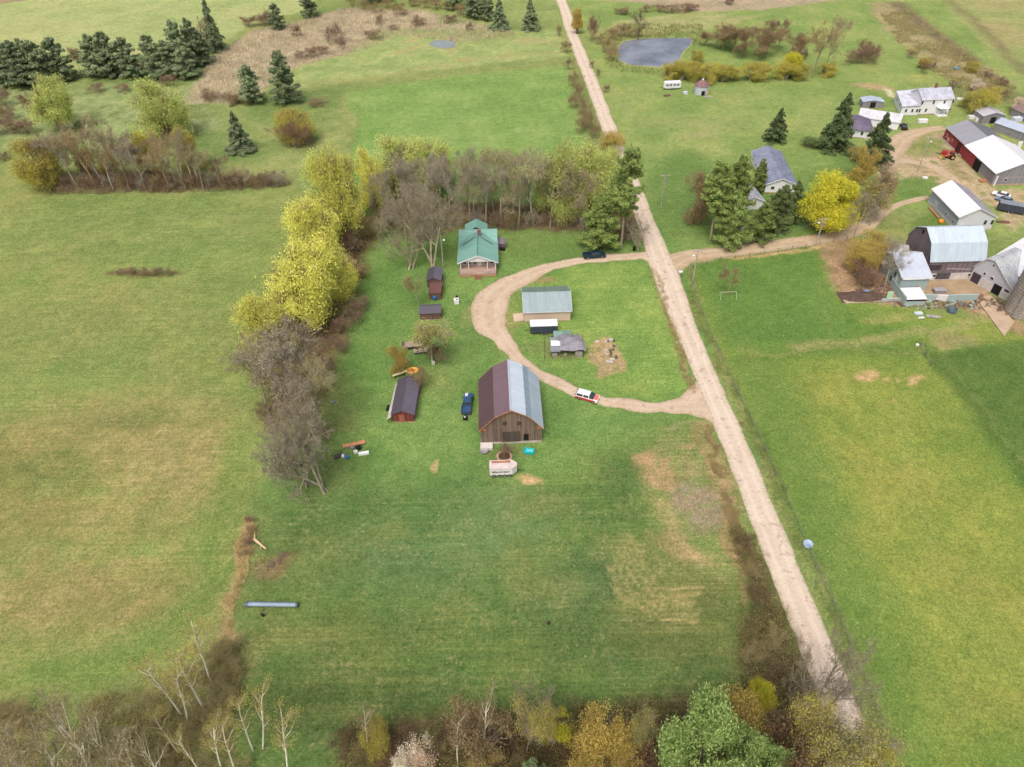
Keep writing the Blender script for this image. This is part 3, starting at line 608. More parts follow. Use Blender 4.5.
# ================================================================== BUILDINGS
WHITE = plain("white_paint", C(236, 238, 244, .85), .6, .07, .8)
WHITE2 = plain("white_trim", C(226, 226, 228, .85), .6, .08, 1.2)
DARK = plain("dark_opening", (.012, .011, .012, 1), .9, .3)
BLACK = plain("black_rubber", (.015, .015, .016, 1), .8, .3)
CONCW = plain("whitewashed_block", C(214, 210, 206, .8), .9, .18, .7)
GL = glass()
def smooth_prof(prof): return prof
class Bld:
    """local frame: x across the ridge, y along it; front face at y = -L/2"""
    def __init__(s, name, label, cat, c, ang, W, L, top, group=None):
        s.t = thing(name, label, cat, (c[0], c[1], 0), ang, group); s.W, s.L, s.top = W, L, top   # top: [(x, z)...] left to right
    def walls(s, mat, gmat=None, found=.25, fmat=None):
        W, L = s.W, s.L; m = MB(); poly = [(-W/2, 0), (W/2, 0)]+[(x, z) for x, z in s.top[::-1]]
        n = len(poly); vs = [(x, -L/2, z) for x, z in poly]+[(x, L/2, z) for x, z in poly]
        m.add(vs, [tuple(range(n)), tuple(range(n, 2*n))[::-1]], 1 if gmat else 0)
        m.add(vs, [(0, n, n+1, 1)[::1], (1, n+1, n+2, 2), (n-1, 2*n-1, n, 0)], 0)
        m.build('wall', [mat, gmat] if gmat else mat, s.t)
        if found:
            f = MB(); f.box((0, 0, found/2), (W+.12, L+.12, found)); f.build('foundation', fmat or conc, s.t)
        return s
    def roof(s, mats, over=.35, oy=.4, t=.1, segs=None, names=None, trim=None, cap=None):
        P = list(s.top); W, L = s.W, s.L
        def ext(a, b, d):
            l = math.hypot(a[0]-b[0], a[1]-b[1]); return (a[0]+(a[0]-b[0])/l*d, a[1]+(a[1]-b[1])/l*d)
        P = [ext(P[0], P[1], over)]+P[1:-1]+[ext(P[-1], P[-2], over)]
        if not isinstance(mats, (list, tuple)): mats = [mats]*(len(P)-1)
        i = 0
        while i < len(P)-1:
            j = i
            while j+1 < len(P)-1 and mats[j+1] is mats[i]: j += 1
            run = P[i:j+2]; n = len(run); vs = []
            for y in (-L/2-oy, L/2+oy):
                vs += [(x, y, z+.004) for x, z in run]+[(x, y, z+t) for x, z in run]
            fs = []; k = 2*n
            for q in range(n-1): fs += [(n+q, n+q+1, k+n+q+1, k+n+q), (q, k+q, k+q+1, q+1), (q, q+1, n+q+1, n+q), (k+q, k+n+q, k+n+q+1, k+q+1)]
            fs += [(0, n, k+n, k), (n-1, k+n-1, k+2*n-1, 2*n-1)]
            m = MB(); m.add(vs, fs); m.build('roof', mats[i], s.t); i = j+1
        if cap:
            r = max(P, key=lambda p: p[1]); m = MB(); m.prism([(r[0]-.18, r[1]+t-.03), (r[0]+.18, r[1]+t-.03), (r[0], r[1]+t+.05)], -L/2-oy-.01, L/2+oy+.01); m.build('ridge_cap', cap, s.t)
        if trim:
            for y in (-L/2-oy-.03, L/2+oy+.03):
                n = len(P); vs = []
                for yy in (y-.025, y+.025): vs += [(x, yy, z-.16) for x, z in P]+[(x, yy, z+t-.01) for x, z in P]
                fs = []; k = 2*n
                for q in range(n-1): fs += [(q, q+1, n+q+1, n+q), (k+q, k+n+q, k+n+q+1, k+q+1), (n+q, n+q+1, k+n+q+1, k+n+q), (q, k+q, k+q+1, q+1)]
                m = MB(); m.add(vs, fs); m.build('rake_trim', trim, s.t)
            for p in (P[0], P[-1]):
                m = MB(); m.box((p[0], 0, p[1]-.03), (.05, L+2*oy, .18)); m.build('fascia', trim, s.t)
        return s
    def at(s, face, u, z, d=0.0):
        W, L = s.W, s.L
        return {'F': ((u, -L/2-d, z), 0), 'B': ((u, L/2+d, z), math.pi), 'L': ((-W/2-d, u, z), -math.pi/2), 'R': ((W/2+d, u, z), math.pi/2)}[face]
    def panel(s, name, face, u, z, w, h, mat, d=.03, t=.05, parent=None, label=None):
        c, r = s.at(face, u, z, d); m = MB(); m.box(c, (w, t, h), r); return m.build(name, mat, parent or s.t, label)
    def window(s, face, u, z, w=.9, h=1.3, frame=None, pane=None):
        o = s.panel('window', face, u, z, w, h, frame or WHITE2, .03, .08); s.panel('pane', face, u, z+.02, w-.16, h-.16, pane or GL, .05, .06, o); return o
    def door(s, face, u, w=1.0, h=2.1, mat=None, base=.05, label=None):
        o = s.panel('door', face, u, base+h/2, w, h, mat or WHITE2, .04, .08, label=label)
        if w < 1.6: s.panel('handle', face, u+w*.36, base+1.0, .12, .12, plain('door_handle', (.2, .18, .1, 1), .4), .10, .06, o)
        return o
def gtop(W, h, r, x0=0.0): return [(-W/2, h), (x0, r), (W/2, h)]

# -------- weathered gambrel barn at the centre
c, a, W, L = rect((478.4, 429.8), (544, 427.4), (538.4, 376.3), 4.3)
W0, L0 = W-.7, L-.7
greyboard = boards("barn_boards", C(146, 126, 112, .9), C(84, 70, 66, .9), .32, True, .9)
b_ = Bld("gambrel_barn", "weathered board barn with a gambrel roof half maroon and half pale metal", "barn", c, a, W0, L0, [(-W0/2, 4.2), (-W0*.27, 7.2), (0, 8.9), (W0*.24, 7.45), (W0*.33, 6.6), (W0/2, 4.2)])
b_.walls(greyboard, greyboard, .55, plain("stone_foundation", C(190, 180, 168), .9, .3, 1.2))
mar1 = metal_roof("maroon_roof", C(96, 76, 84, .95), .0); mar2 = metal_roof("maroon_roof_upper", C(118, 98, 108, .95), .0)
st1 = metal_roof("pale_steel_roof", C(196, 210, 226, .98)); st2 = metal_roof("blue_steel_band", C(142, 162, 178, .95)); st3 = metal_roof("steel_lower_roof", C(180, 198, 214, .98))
b_.roof([mar1, mar2, st1, st2, st3], .5, .35, .1, trim=plain("barn_trim", C(176, 130, 92), .8, .2), cap=plain("ridge_metal", C(176, 186, 198), .5, .1))
b_.panel('door', 'F', 0, 1.9, 3.4, 2.7, boards("barn_door_boards", C(100, 88, 82), C(60, 50, 48), .3, True, .9), .05, .08)
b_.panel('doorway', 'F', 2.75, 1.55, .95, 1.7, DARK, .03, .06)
for u, z in ((-1.2, 5.4), (1.5, 5.3)): b_.panel('hatch', 'F', u, z, .8, .9, plain("hatch_wood", C(84, 70, 64), .9, .3), .04, .06)
m = MB(); m.box((-W0/2+1.0, -L0/2-.9, .35), (2.3, 1.4, .7)); m.build('loading_step', CONCW, b_.t)
for x, zz in ((-W0/2+.6, 3.9), (W0/2-.5, 4.0)):
    b_.panel('exposed_beam', 'F', x, zz, .8, .5, plain("raw_orange_wood", C(196, 126, 70), .8, .3, 3), .04, .06)

# -------- green roofed farmhouse
c, a, W, L = rect((457.5, 262), (498, 261), (496, 228), 3.1)
grn = metal_roof("green_metal_roof", C(120, 166, 156, 1.0), .0, .5)
siding = boards("tan_siding", C(188, 170, 160), C(160, 140, 132), .22, False, .4)
Wh, Lh = W-.7, 11.0
n_ = Vector((-math.sin(a), math.cos(a)))
fc = Vector(c)-n_*(L/2-Lh/2)
hs_ = Bld("farmhouse", "small farmhouse with a green metal roof, brick chimney and front deck", "house", fc, a, Wh, Lh, gtop(Wh, 3.0, 4.9))
# wall box recessed behind the porch
m = MB(); m.box((0, .8, 1.5), (Wh-.2, Lh-1.6, 3.0)); m.build('wall', siding, hs_.t)
hs_.roof(grn, .45, .35, .1, trim=WHITE, cap=plain("green_cap", C(92, 138, 130), .5, .1))
m = MB(); m.add([(-Wh/2, -Lh/2, 3.0), (Wh/2, -Lh/2, 3.0), (0, -Lh/2, 4.88), (-Wh/2, -Lh/2+.2, 3.0), (Wh/2, -Lh/2+.2, 3.0), (0, -Lh/2+.2, 4.88)], [(0, 1, 2), (5, 4, 3), (0, 3, 4, 1)]); m.build('gable', WHITE, hs_.t)
rb = L-Lh+2.4; yb = Lh/2-2.4+rb/2
m = MB(); m.box((0, yb, 1.5), (Wh-.06, rb-.1, 3.0))
m.add([(sx*(Wh/2-.05), yb+k*rb/2, 3.0) for sx in (-1, 1) for k in (-1, 1)]+[(sx*(Wh/2-.05), yb, 4.85) for sx in (-1, 1)], [(1, 0, 4), (2, 3, 5)]); m.build('rear_wall', siding, hs_.t)
m = MB()
for k in (-1, 1):
    m.add([(-Wh/2-.3, yb+k*(rb/2+.4), 2.78), (Wh/2+.3, yb+k*(rb/2+.4), 2.78), (Wh/2+.3, yb, 4.93), (-Wh/2-.3, yb, 4.93), (-Wh/2-.3, yb+k*(rb/2+.4), 2.68), (Wh/2+.3, yb+k*(rb/2+.4), 2.68), (Wh/2+.3, yb, 4.83), (-Wh/2-.3, yb, 4.83)],
          [(0, 1, 2, 3), (7, 6, 5, 4), (0, 4, 5, 1), (1, 5, 6, 2), (3, 7, 4, 0)])
m.build('cross_roof', grn, hs_.t)
ye = yb+rb/2+1.2
m = MB(); m.box((-.6, ye, 1.4), (5.2, 2.6, 2.8)); m.prism([(-3.2, 2.8), (2.0, 2.8), (-.6, 4.2)], ye-1.3, ye+1.3); m.build('extension', siding, hs_.t)
m = MB()
for s_ in (-1, 1): m.prism([(-.6, 4.24), (-.6+s_*2.95, 2.68), (-.6+s_*2.95, 2.78), (-.6, 4.36)][::-s_], ye-2.6, ye+1.7)
m.build('extension_roof', grn, hs_.t)
m = MB(); m.box((.35, Lh/2-1.2, 5.2), (.75, .75, 1.9)); m.box((.35, Lh/2-1.2, 6.2), (.95, .95, .16)); ch = m.build('chimney', boards("chimney_brick", C(150, 112, 108), C(120, 84, 80), .2, False, .8), hs_.t)
for s_ in (-1, 1):
    m = MB(); n0_, n1_ = Vector((0, Lh/2-1.6, 5.02)), Vector((s_*(Wh/2-.9), Lh/2-4.5+.2, 3.5)); 
    m.cyl((s_*.4, Lh/2-2.6+.6, 4.88), (s_*3.8, Lh/2-4.1, 3.56+.12), .08, n=5); m.build('valley_flashing', plain("valley_dark", C(66, 84, 84), .7, .2), hs_.t)
# porch: deck, posts, rail, steps
yf = -Lh/2
m = MB(); m.box((0, yf-.1, .75), (Wh-.3, 3.9, .14)); m.build('deck', plain("deck_boards", C(172, 148, 136), .85, .2, 2), hs_.t)
m = MB(); m.box((0, yf-2.05, .36), (Wh-.3, .06, .66)); m.build('deck_skirt', boards("deck_skirt", C(196, 160, 120), C(140, 106, 80), .3, True, .8), hs_.t)
for x in (-Wh/2+.35, -Wh/4, Wh/4, Wh/2-.35):
    m = MB(); m.box((x, yf+.1, 1.9), (.16, .16, 2.2)); m.build('post', WHITE, hs_.t)
for x0, x1 in ((-Wh/2+.2, -.9), (.9, Wh/2-.2)):
    m = MB(); m.box(((x0+x1)/2, yf-2.0, 1.72), (x1-x0, .1, .08)); m.box(((x0+x1)/2, yf-2.0, 1.0), (x1-x0, .06, .06))
    for k in range(int((x1-x0)/.3)+1): m.box((x0+.05+k*.3, yf-2.0, 1.35), (.05, .05, .76))
    m.box(((x0 if x0 < 0 else x1), yf-1.0, 1.72), (.08, 2.0, .08)); m.build('railing', plain("rail_grey", C(188, 170, 172), .8, .15), hs_.t)
m = MB()
for k in range(4): m.box((0, yf-2.25-k*.28, .62-k*.18), (1.7, .3, .1))
m.build('steps', plain("step_wood", C(150, 110, 90), .8, .2), hs_.t)
hs_.L = Lh-3.2+.0; 
for u in (-3.3, -2.2, 2.0, 3.4): hs_.window('F', u, 1.95, .95, 1.1)
for u in (-.8,): hs_.window('F', u, 1.95, .7, 1.4)
hs_.door('F', .35, 1.0, 2.1, WHITE2)
for y in (-2.5, .5, 3.5): hs_.W = Wh-.2; hs_.window('R', y, 1.8, .9, 1.1); hs_.window('L', y, 1.8, .9, 1.1)
pt = G(501.5, 247)
t = thing("propane_box", "small grey lean-to cabinet beside the east wall of the green roofed farmhouse", "cabinet", pt, a)
m = MB(); m.box((0, 0, .9), (1.9, 2.6, 1.8)); m.build('body', plain("cabinet_grey", C(110, 100, 112), .7, .2), t)
m = MB(); m.add([(-1.1, -1.5, 1.95), (1.1, -1.5, 1.75), (1.1, 1.5, 1.75), (-1.1, 1.5, 1.95), (-1.1, -1.5, 1.85), (1.1, -1.5, 1.65), (1.1, 1.5, 1.65), (-1.1, 1.5, 1.85)], [(0, 1, 2, 3), (0, 4, 5, 1), (1, 5, 6, 2)]); m.build('roof', plain("cabinet_roof", C(130, 124, 134), .7, .2), t)
for k, (x, y) in enumerate(((-.2, -1.6), (.5, -1.7))):
    m = MB(); m.lathe((pt[0]+x+.1, pt[1]+y, 0), [(0, 0), (.3, 0), (.3, .75), (.22, .9), (0, .92)], 10); tag(m.build('gas_bottle', BLACK), 'dark gas bottle standing in front of the grey cabinet by the farmhouse', 'gas bottle', 'gas bottles by the farmhouse')

# -------- tan garage
c, a, W, L = rect((523.5, 312), (572, 310.5), (566, 285.5), 3.0)
gr = Bld("garage", "tan garage with a grey green metal roof and white end trim inside the drive loop", "garage", c, a+math.pi/2, L-.6, W-.5, gtop(L-.6, 2.9, 4.7))
tan = boards("garage_siding", C(226, 204, 186, .8), C(200, 176, 160), .3, True, .35)
gr.walls(tan, tan, .15); gm1 = metal_roof("garage_roof_shaded", C(116, 138, 130, .95), 0, .7); gm2 = metal_roof("garage_roof_lit", C(146, 164, 170, .98), 0, .7)  # light on the slopes painted in: darker north copy, paler south copy
gr.roof([gm2, gm1], .35, .3, .1, trim=WHITE, cap=plain("garage_cap", C(150, 166, 168), .5, .1))
gr.door('B', 0.6, 3.0, 2.4, WHITE); gr.door('B', -3.2, .9, 2.0, WHITE2)
gr.window('R', 2.2, 1.6, .9, .8); gr.window('R', -2.5, 1.6, .9, .8)

# -------- poultry shelter with tarp roof
c, a, W, L = rect((546, 363), (584, 363), (577, 335), 0)
k = thing("poultry_shelter", "ramshackle poultry shelter with a grey tarpaulin roof and green and white roof sheets", "shelter", (c[0], c[1], 0), a)
Wc, Lc = W, L
postm = plain("old_post_wood", C(110, 100, 92), .9, .3, 3)
tarp, nt, b = newmat("grey_tarpaulin"); tc = N(nt, 'ShaderNodeTexCoord')
tn = noise(nt, tc.outputs['Object'], 1.4, 5, .7, 1.5); nt.links.new(mix(nt, ramp(nt, tn, .35, .65), C(118, 116, 128), C(160, 158, 168)), b.inputs['Base Color']); b.inputs['Roughness'].default_value = .55; bump(nt, b, tn, 1, .25)
ng = 22; vs = []
for j in range(ng+1):
    for i in range(ng+1):
        u, v = i/ng, j/ng; x = -1.2+u*5.3; y = -2.8+v*5.6
        z = 1.75+.9*math.sin(math.pi*min(1, max(0, v)))*(.7+.3*math.sin(math.pi*u))+.12*math.sin(9*u+5*v)+.09*math.sin(17*v-6*u)-.25*(u > .93)
        x += .25*math.sin(6*v)+.6*(v-.5)*-u; vs.append((x, y, z))
m = MB(); m.add(vs, [(j*(ng+1)+i, j*(ng+1)+i+1, (j+1)*(ng+1)+i+1, (j+1)*(ng+1)+i) for j in range(ng) for i in range(ng)], 0, True); m.build('tarpaulin', tarp, k)
def sheet(m, x0, x1, y0, y1, z0, z1, t=.06): m.add([(x0, y0, z0), (x1, y0, z0), (x1, y1, z1), (x0, y1, z1), (x0, y0, z0-t), (x1, y0, z0-t), (x1, y1, z1-t), (x0, y1, z1-t)], [(0, 1, 2, 3), (7, 6, 5, 4), (0, 4, 5, 1), (1, 5, 6, 2), (2, 6, 7, 3), (3, 7, 4, 0)])
m = MB(); sheet(m, -2.3, -.2, 1.6, 4.1, 1.9, 1.75); m.build('roof_sheet', metal_roof("aqua_sheet", C(138, 168, 160), 0, .4), k, "pale green roof sheet")
m = MB(); sheet(m, -.15, 1.6, 2.3, 4.3, 1.98, 1.7); m.build('roof_sheet', metal_roof("aqua_sheet2", C(124, 156, 150), 0, .4), k, "darker green roof sheet")
m = MB(); sheet(m, -3.1, -.9, -2.9, 1.7, 1.5, 1.86); m.build('roof_sheet', metal_roof("grey_sheet", C(140, 144, 152), .1, .4), k, "grey lean-to roof sheet")
m = MB(); sheet(m, -2.9, -.9, -1.1, .5, 1.74, 1.86, .04); m.build('roof_sheet', WHITE, k, "small white roof sheet")
for x, y in ((-3.0, -2.8), (-1, -2.8), (1.2, -2.8), (3.6, -2.5), (3.4, 2.4), (-3.0, 1.5), (-2.2, 4), (1.5, 4.1)): m = MB(); m.box((x, y, .85), (.12, .12, 1.7)); m.build('post', postm, k)
for c_, d_ in (((.2, 2.6, .8), (6.2, .06, 1.6)), ((3.35, 0, .8), (.06, 5.0, 1.6))): m = MB(); m.box(c_, d_); m.build('side_wall', postm, k)
for c_, d_ in (((-2.1, -2.7, .5), (1.0, .06, 1.0)), ((3.0, -2.7, .7), (1.5, .06, 1.4)), ((.1, -2.72, .5), (.6, .05, .9))): m = MB(); m.box(c_, d_); m.build('side_board', plain("grey_boards", C(160, 156, 150), .9, .3, 2), k)
m = MB()
for (x0, y0, x1, y1) in ((-4.3, -3.6, 4.0, -3.6), (-4.3, -3.6, -4.3, 3.8), (-4.3, 3.8, -2.3, 4.2), (1.8, 4.3, 4.2, 3.2), (4.2, 3.2, 4.0, -3.6)):
    n = max(2, int(math.hypot(x1-x0, y1-y0)/1.4))
    for i in range(n+1): m.box((x0+(x1-x0)*i/n, y0+(y1-y0)*i/n, .6), (.07, .07, 1.2))
    for z in (.15, .65, 1.15): m.cyl((x0, y0, z), (x1, y1, z), .02, n=3)
m.build('pen_fence', postm, k)

# -------- dark shed with red gable and leaning sheets
c, a, W, L = rect((392.5, 423), (415, 423), (418, 387), 0)
ds = Bld("red_gabled_shed", "long low shed with a dark violet roof and red board gable", "shed", c, a, W-.3, L-.5, gtop(W-.3, 2.2, 3.2))
redb = boards("faded_red_boards", C(140, 66, 56), C(84, 48, 44), .35, True, .9)
ds.walls(boards("shed_side_boards", C(110, 90, 84), C(76, 62, 58), .35, True, .8), redb, .15)
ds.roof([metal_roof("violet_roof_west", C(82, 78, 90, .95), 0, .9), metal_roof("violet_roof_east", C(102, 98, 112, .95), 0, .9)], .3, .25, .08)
ds.panel('door', 'F', -.3, 1.0, .9, 1.9, boards("pale_red_door", C(186, 110, 96), C(130, 80, 74), .3, True, .8), .04, .06)
m = MB(); m.add([(-W/2-.95, -L/2-.3, 1.2), (-W/2+.0, -L/2-.3, 2.0), (-W/2+.0, L/2-1.0, 2.25), (-W/2-.5, L/2-1.0, 1.6), (-W/2-.95, -L/2-.3, 1.12), (-W/2+.0, -L/2-.3, 1.92), (-W/2, L/2-1, 2.17), (-W/2-.5, L/2-1, 1.52)],
      [(0, 1, 2, 3), (7, 6, 5, 4), (0, 4, 5, 1), (3, 7, 4, 0), (2, 6, 7, 3)]); m.build('side_canopy', plain("pale_fibreboard", C(196, 196, 188), .8, .2, 1), ds.t)
m = MB()
for y in (-L/2, -L/6, L/6, L/2-1.2): m.cyl((-W/2-.8, y, 0), (-W/2-.8, y, 1.3), .06, n=5)
m.build('canopy_post', postm, ds.t)

# -------- small sheds west of the farmhouse
def small_shed(name, label, A, B, Cc, z, r, roofm, wallm, ridge_y=True, cat="shed", **kw):
    c, a, W, L = rect(A, B, Cc, z)
    if ridge_y: s = Bld(name, label, cat, c, a, W-.3, L-.3, gtop(W-.3, z, r))
    else: s = Bld(name, label, cat, c, a+math.pi/2, L-.3, W-.3, gtop(L-.3, z, r))
    s.walls(wallm, wallm, .1); s.roof(roofm, .2, .2, .08); return s
vio = [metal_roof("violet_roof_west", None), metal_roof("violet_roof_east", None)] 
s = small_shed("tool_shed", "small shed with a dark violet roof left of the green roofed farmhouse", (426, 281), (441, 281), (440.5, 269), 2.2, 3.1, vio, boards("brown_shed_boards", C(118, 90, 80), C(84, 64, 58), .3, True, .8))
s.door('F', 0, .9, 1.8, plain("brown_door", C(96, 72, 62), .8, .2))
c, a, W, L = rect((429, 294), (440.5, 294), (440, 283), 1.6)
s = Bld("wood_store", "low rusty brown woodshed between the two dark violet roofed sheds", "shed", c, a, W, L, [(-W/2, 1.7), (W/2, 1.95)]); s.walls(boards("brown_shed_boards", None), None, 0); s.roof(metal_roof("rusty_brown_roof", C(112, 82, 80), .5, .5), .15, .15, .06)
s = small_shed("garden_shed", "small shed with a wide dark violet roof below the blue barrel", (419, 314), (441, 313), (440, 304), 1.9, 2.7, [vio[0], vio[1]], boards("brown_shed_boards", None), False)
s.door('F', 0, .9, 1.7, plain("brown_door", None))
m = MB(); m.lathe((0, 0, 0), [(0, 0), (.42, 0), (.46, .3), (.46, .8), (.42, 1.0), (0, 1.0)], 12); o = m.build("barrel", plain("blue_plastic", C(40, 110, 180), .5, .15)); o.location = G(435, 299.5); tag(o, "blue plastic barrel between the brown woodshed and the garden shed", "barrel")
c = G(456.5, 303); t = thing("chest_freezer", "white discarded freezer on the lawn below the green roofed farmhouse", "freezer", c, .2)
m = MB(); m.box((0, 0, .5), (1.1, 1.2, 1.0)); m.build('body', WHITE, t, bev=.04); m = MB(); m.box((0, 0, 1.04), (1.14, 1.24, .08)); m.build('lid', WHITE2, t); m = MB(); m.box((.15, -.1, 1.1), (.35, .35, .04)); m.build('vent', DARK, t)
m = MB(); m.box((0, 0, .3), (.5, .5, .6), taper=.9); m.lathe((0, 0, .6), [(.0, 0), (.3, .05), (.2, .2), (0, .25)], 8); o = m.build("stump_seat", BLACK); o.location = G(457, 298.5); tag(o, "dark stump standing just behind the white discarded freezer", "stump")

# ================================================================== RIGHT FARM
# gambrel dairy barn, ridge east-west
A_, B_ = (930.1, 260.5), (986.5, 258.9)
a3, b3 = G(*A_, 5.6), G(*B_, 5.6); ang = math.atan2(b3[1]-a3[1], b3[0]-a3[0]); Lb = math.hypot(b3[0]-a3[0], b3[1]-a3[1]); Dp = 12.0
nn = (-math.sin(ang), math.cos(ang)); cc = ((a3[0]+b3[0])/2+nn[0]*Dp/2, (a3[1]+b3[1])/2+nn[1]*Dp/2)
db = Bld("dairy_barn", "big gambrel barn with a pale blue steel roof and dark slatted walls", "barn", cc, ang+math.pi/2, Dp, Lb-.6, [(-Dp/2, 5.6), (-Dp*.33, 8.9), (0, 10.9), (Dp*.33, 8.9), (Dp/2, 5.6)])
slat = boards("dark_slats", C(140, 128, 134, .9), C(94, 84, 92, .9), .5, True, .95)
db.walls(slat, slat, 1.9, CONCW)
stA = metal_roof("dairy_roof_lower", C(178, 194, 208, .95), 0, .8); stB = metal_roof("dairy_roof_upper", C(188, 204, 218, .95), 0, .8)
db.roof([stA, stB, stB, stA], .5, .3, .1, cap=plain("ridge_metal", None) if False else None)
# the front (road-facing) long wall is the side at +x or -x in this frame; camera looks at the south side
FS = 'R' if math.cos(ang) < 0 else 'R'
FS = 'L' if (Vector((-math.cos(ang+math.pi/2), -math.sin(ang+math.pi/2))).y < 0) else 'R'
db.panel('doorway', FS, 2.0, 1.15, 3.4, 1.7, plain("dark_door", C(90, 84, 88), .8, .3), .1, .06)
db.panel('door', FS, 5.0, 3.6, 3.4, 1.5, plain("charcoal_door", C(74, 66, 74), .8, .3), .06, .06)
for u in (-4.6, -2.6, 4.9): db.panel('vent_window', FS, -u*.9, 1.3, .6, .5, DARK, .1, .05)
for u in (-3.2, -1.2, .8): db.panel('weathered_board', FS, u, 3.1+.3*u/4, 2.0, .3, plain("bleached_board", C(168, 158, 162), .8, .3, 2), .05, .05)
db.panel('hatch', 'F' if True else 'B', 1.0, 9.2, .7, .9, DARK, .04, .06)
db.panel('hatch', 'B', 1.0, 9.2, .7, .9, DARK, .04, .06)

# milk house: two-storey mint building with pale roof, plus lean-to
mint = boards("mint_siding", C(176, 196, 196, .8), C(150, 172, 174), .35, True, .35)
greyroof = metal_roof("milkhouse_roof", C(186, 196, 212, .95), 0, .7)
A_, B_, C_ = (902, 277), (931, 276), (924, 254.5)
c, a, W, L = rect((902.5, 276.5), (932, 275.5), (924.5, 254), 4.6)
mh = Bld("milk_house", "mint green milk house with a pale grey sloping roof joined to the dairy barn", "outbuilding", c, a+math.pi/2, L, W-.4, [(-L/2, 4.4), (L/2-2.4, 6.6), (L/2, 5.4)])
if FS == 'R': mh.top = [(-L/2, 5.4), (-L/2+2.4, 6.6), (L/2, 4.4)]
mh.walls(mint, mint, .3, CONCW); rm = [greyroof, metal_roof("white_back_roof", C(222, 224, 232, .85), 0, .7)]
mh.roof(rm if FS == 'L' else rm[::-1], .3, .3, .1, trim=WHITE2)
wf = 'B' if Vector((-math.sin(a+math.pi/2), math.cos(a+math.pi/2))).x < 0 else 'F'
sg = 1
for u, z in ((-1.5, 3.2), (1.2, 3.4), (-.4, 1.4)): mh.window(wf, u*sg, z, .6, 1.2, plain("grey_frame", C(90, 92, 98), .7, .2), GL)
mh.panel('patch_board', wf, -2.6, 2.3, .9, 2.0, WHITE2, .04, .05)
m = MB()
s1 = -1 if FS == 'L' else 1
m.box((s1*(L/2-.2), 0, 4.42), (1.0, W-.3, .06)); 
mh.panel('eave_board', FS, 0, 4.15, W-.2, .5, WHITE, .42, .06)
# open lean-to in front with a white lower roof
c2, a2, W2, L2 = rect((906.5, 299.5), (926.5, 299), (922.5, 279), 1.8)
ln = Bld("calf_shelter", "mint walled calf pen with a white lower roof in front of the milk house", "shelter", c2, a2, W2, L2, [(-W2/2, 2.3), (W2/2, 2.1)])
m = MB(); m.box((-W2/2, 0, 1.15), (.15, L2, 2.3)); m.box((0, -L2/2, .6), (W2, .15, 1.2)); m.box((-W2/2+1.2, L2/2, 1.1), (2.4, .15, 2.2)); m.build('wall', mint, ln.t)
m = MB(); sheet(m, -W2/2-.1, W2/2, -L2/2-.3, -.2, 2.0, 2.4, .08); m.build('roof', WHITE, ln.t)
m = MB(); sheet(m, -W2/2+1.5, W2/2-.3, .2, L2/2-.4, 1.5, 1.9, .08); m.build('inner_roof', plain("slate_blue_board", C(110, 126, 146), .6, .2), ln.t)
m = MB(); m.box((W2/2+.1, 0, .9), (.15, L2, 1.8)); m.box((W2/2+1.2, L2/2-1.2, 1.3), (2.2, 2.2, 2.6), taper=.94); m.build('red_partition', plain("rusty_red_board", C(176, 96, 76), .8, .35, 1.2), ln.t)
# western annex, grey shake, white roof
c4, a4, W4, L4 = rect((886.5, 283), (898, 285), (892, 262), 0)
an = Bld("west_annex", "narrow grey shingled annex on the west side of the mint milk house", "outbuilding", (c4[0]+.5, c4[1]+2.2), a4, 5.4, 8.5, [(-2.7, 3.0), (0, 4.4), (2.7, 4.3)])
an.walls(boards("annex_shakes", C(140, 138, 146), C(104, 102, 112), .3, False, .8), None, .5); an.roof(metal_roof("annex_roof", C(196, 194, 196), .25, .6), .25, .25, .08)
an.window('F', -.8, 1.8, .7, .9); an.window('L', 1, 1.8, .7, .9)
an.panel('white_cladding', 'F', 1.4, 2.1, 1.8, 2.2, WHITE2, .03, .05)
# mint yard wall
t = thing("yard_wall", "low mint coloured board wall along the front of the muddy cattle yard", "wall", (0, 0, 0))
Pw = [G(907, 300), G(934.5, 300.5), G(946, 300.8), G(976.5, 299.8)]
for i, (p, q) in enumerate(zip(Pw[:-1], Pw[1:])):
    m = MB(); l = math.hypot(q[0]-p[0], q[1]-p[1]); m.box(((p[0]+q[0])/2, (p[1]+q[1])/2, .8), (l-.1, .35, 1.6), math.atan2(q[1]-p[1], q[0]-p[0])); m.build('wall_panel', mint if i != 1 else WHITE2, t)
Pw = [G(881, 301.5), G(907, 300.5)]; p, q = Pw; m = MB(); m.box(((p[0]+q[0])/2, (p[1]+q[1])/2, .35), (math.hypot(q[0]-p[0], q[1]-p[1]), .4, .7), math.atan2(q[1]-p[1], q[0]-p[0]))
tag(m.build("retaining_wall", plain("grey_block", C(168, 174, 176), .9, .25, 1)), "low grey block wall running left from the mint calf pen", "wall")
c = G(888.5, 298.5); m = MB(); m.box((0, 0, .9), (1.3, .35, 1.8)); m.box((0, 0, .1), (1.8, 1.0, .2)); o = m.build("feed_hopper", plain("pale_mint_plastic", C(178, 214, 186), .5, .1)); o.location = c; tag(o, "upright pale mint feed hopper at the left end of the grey block wall", "feeder")
c = G(938.5, 292.5); t = thing("water_trough", "grey covered water trough standing in the muddy cattle yard", "trough", c, .05)
m = MB(); m.box((0, 0, .45), (2.6, 1.3, .9), taper=1.05); m.build('tank', plain("galvanised", C(146, 142, 150), .5, .15), t); m = MB(); m.box((0, 0, .94), (2.7, 1.4, .1)); m.build('lid', plain("trough_lid", C(162, 158, 168), .5, .15), t)

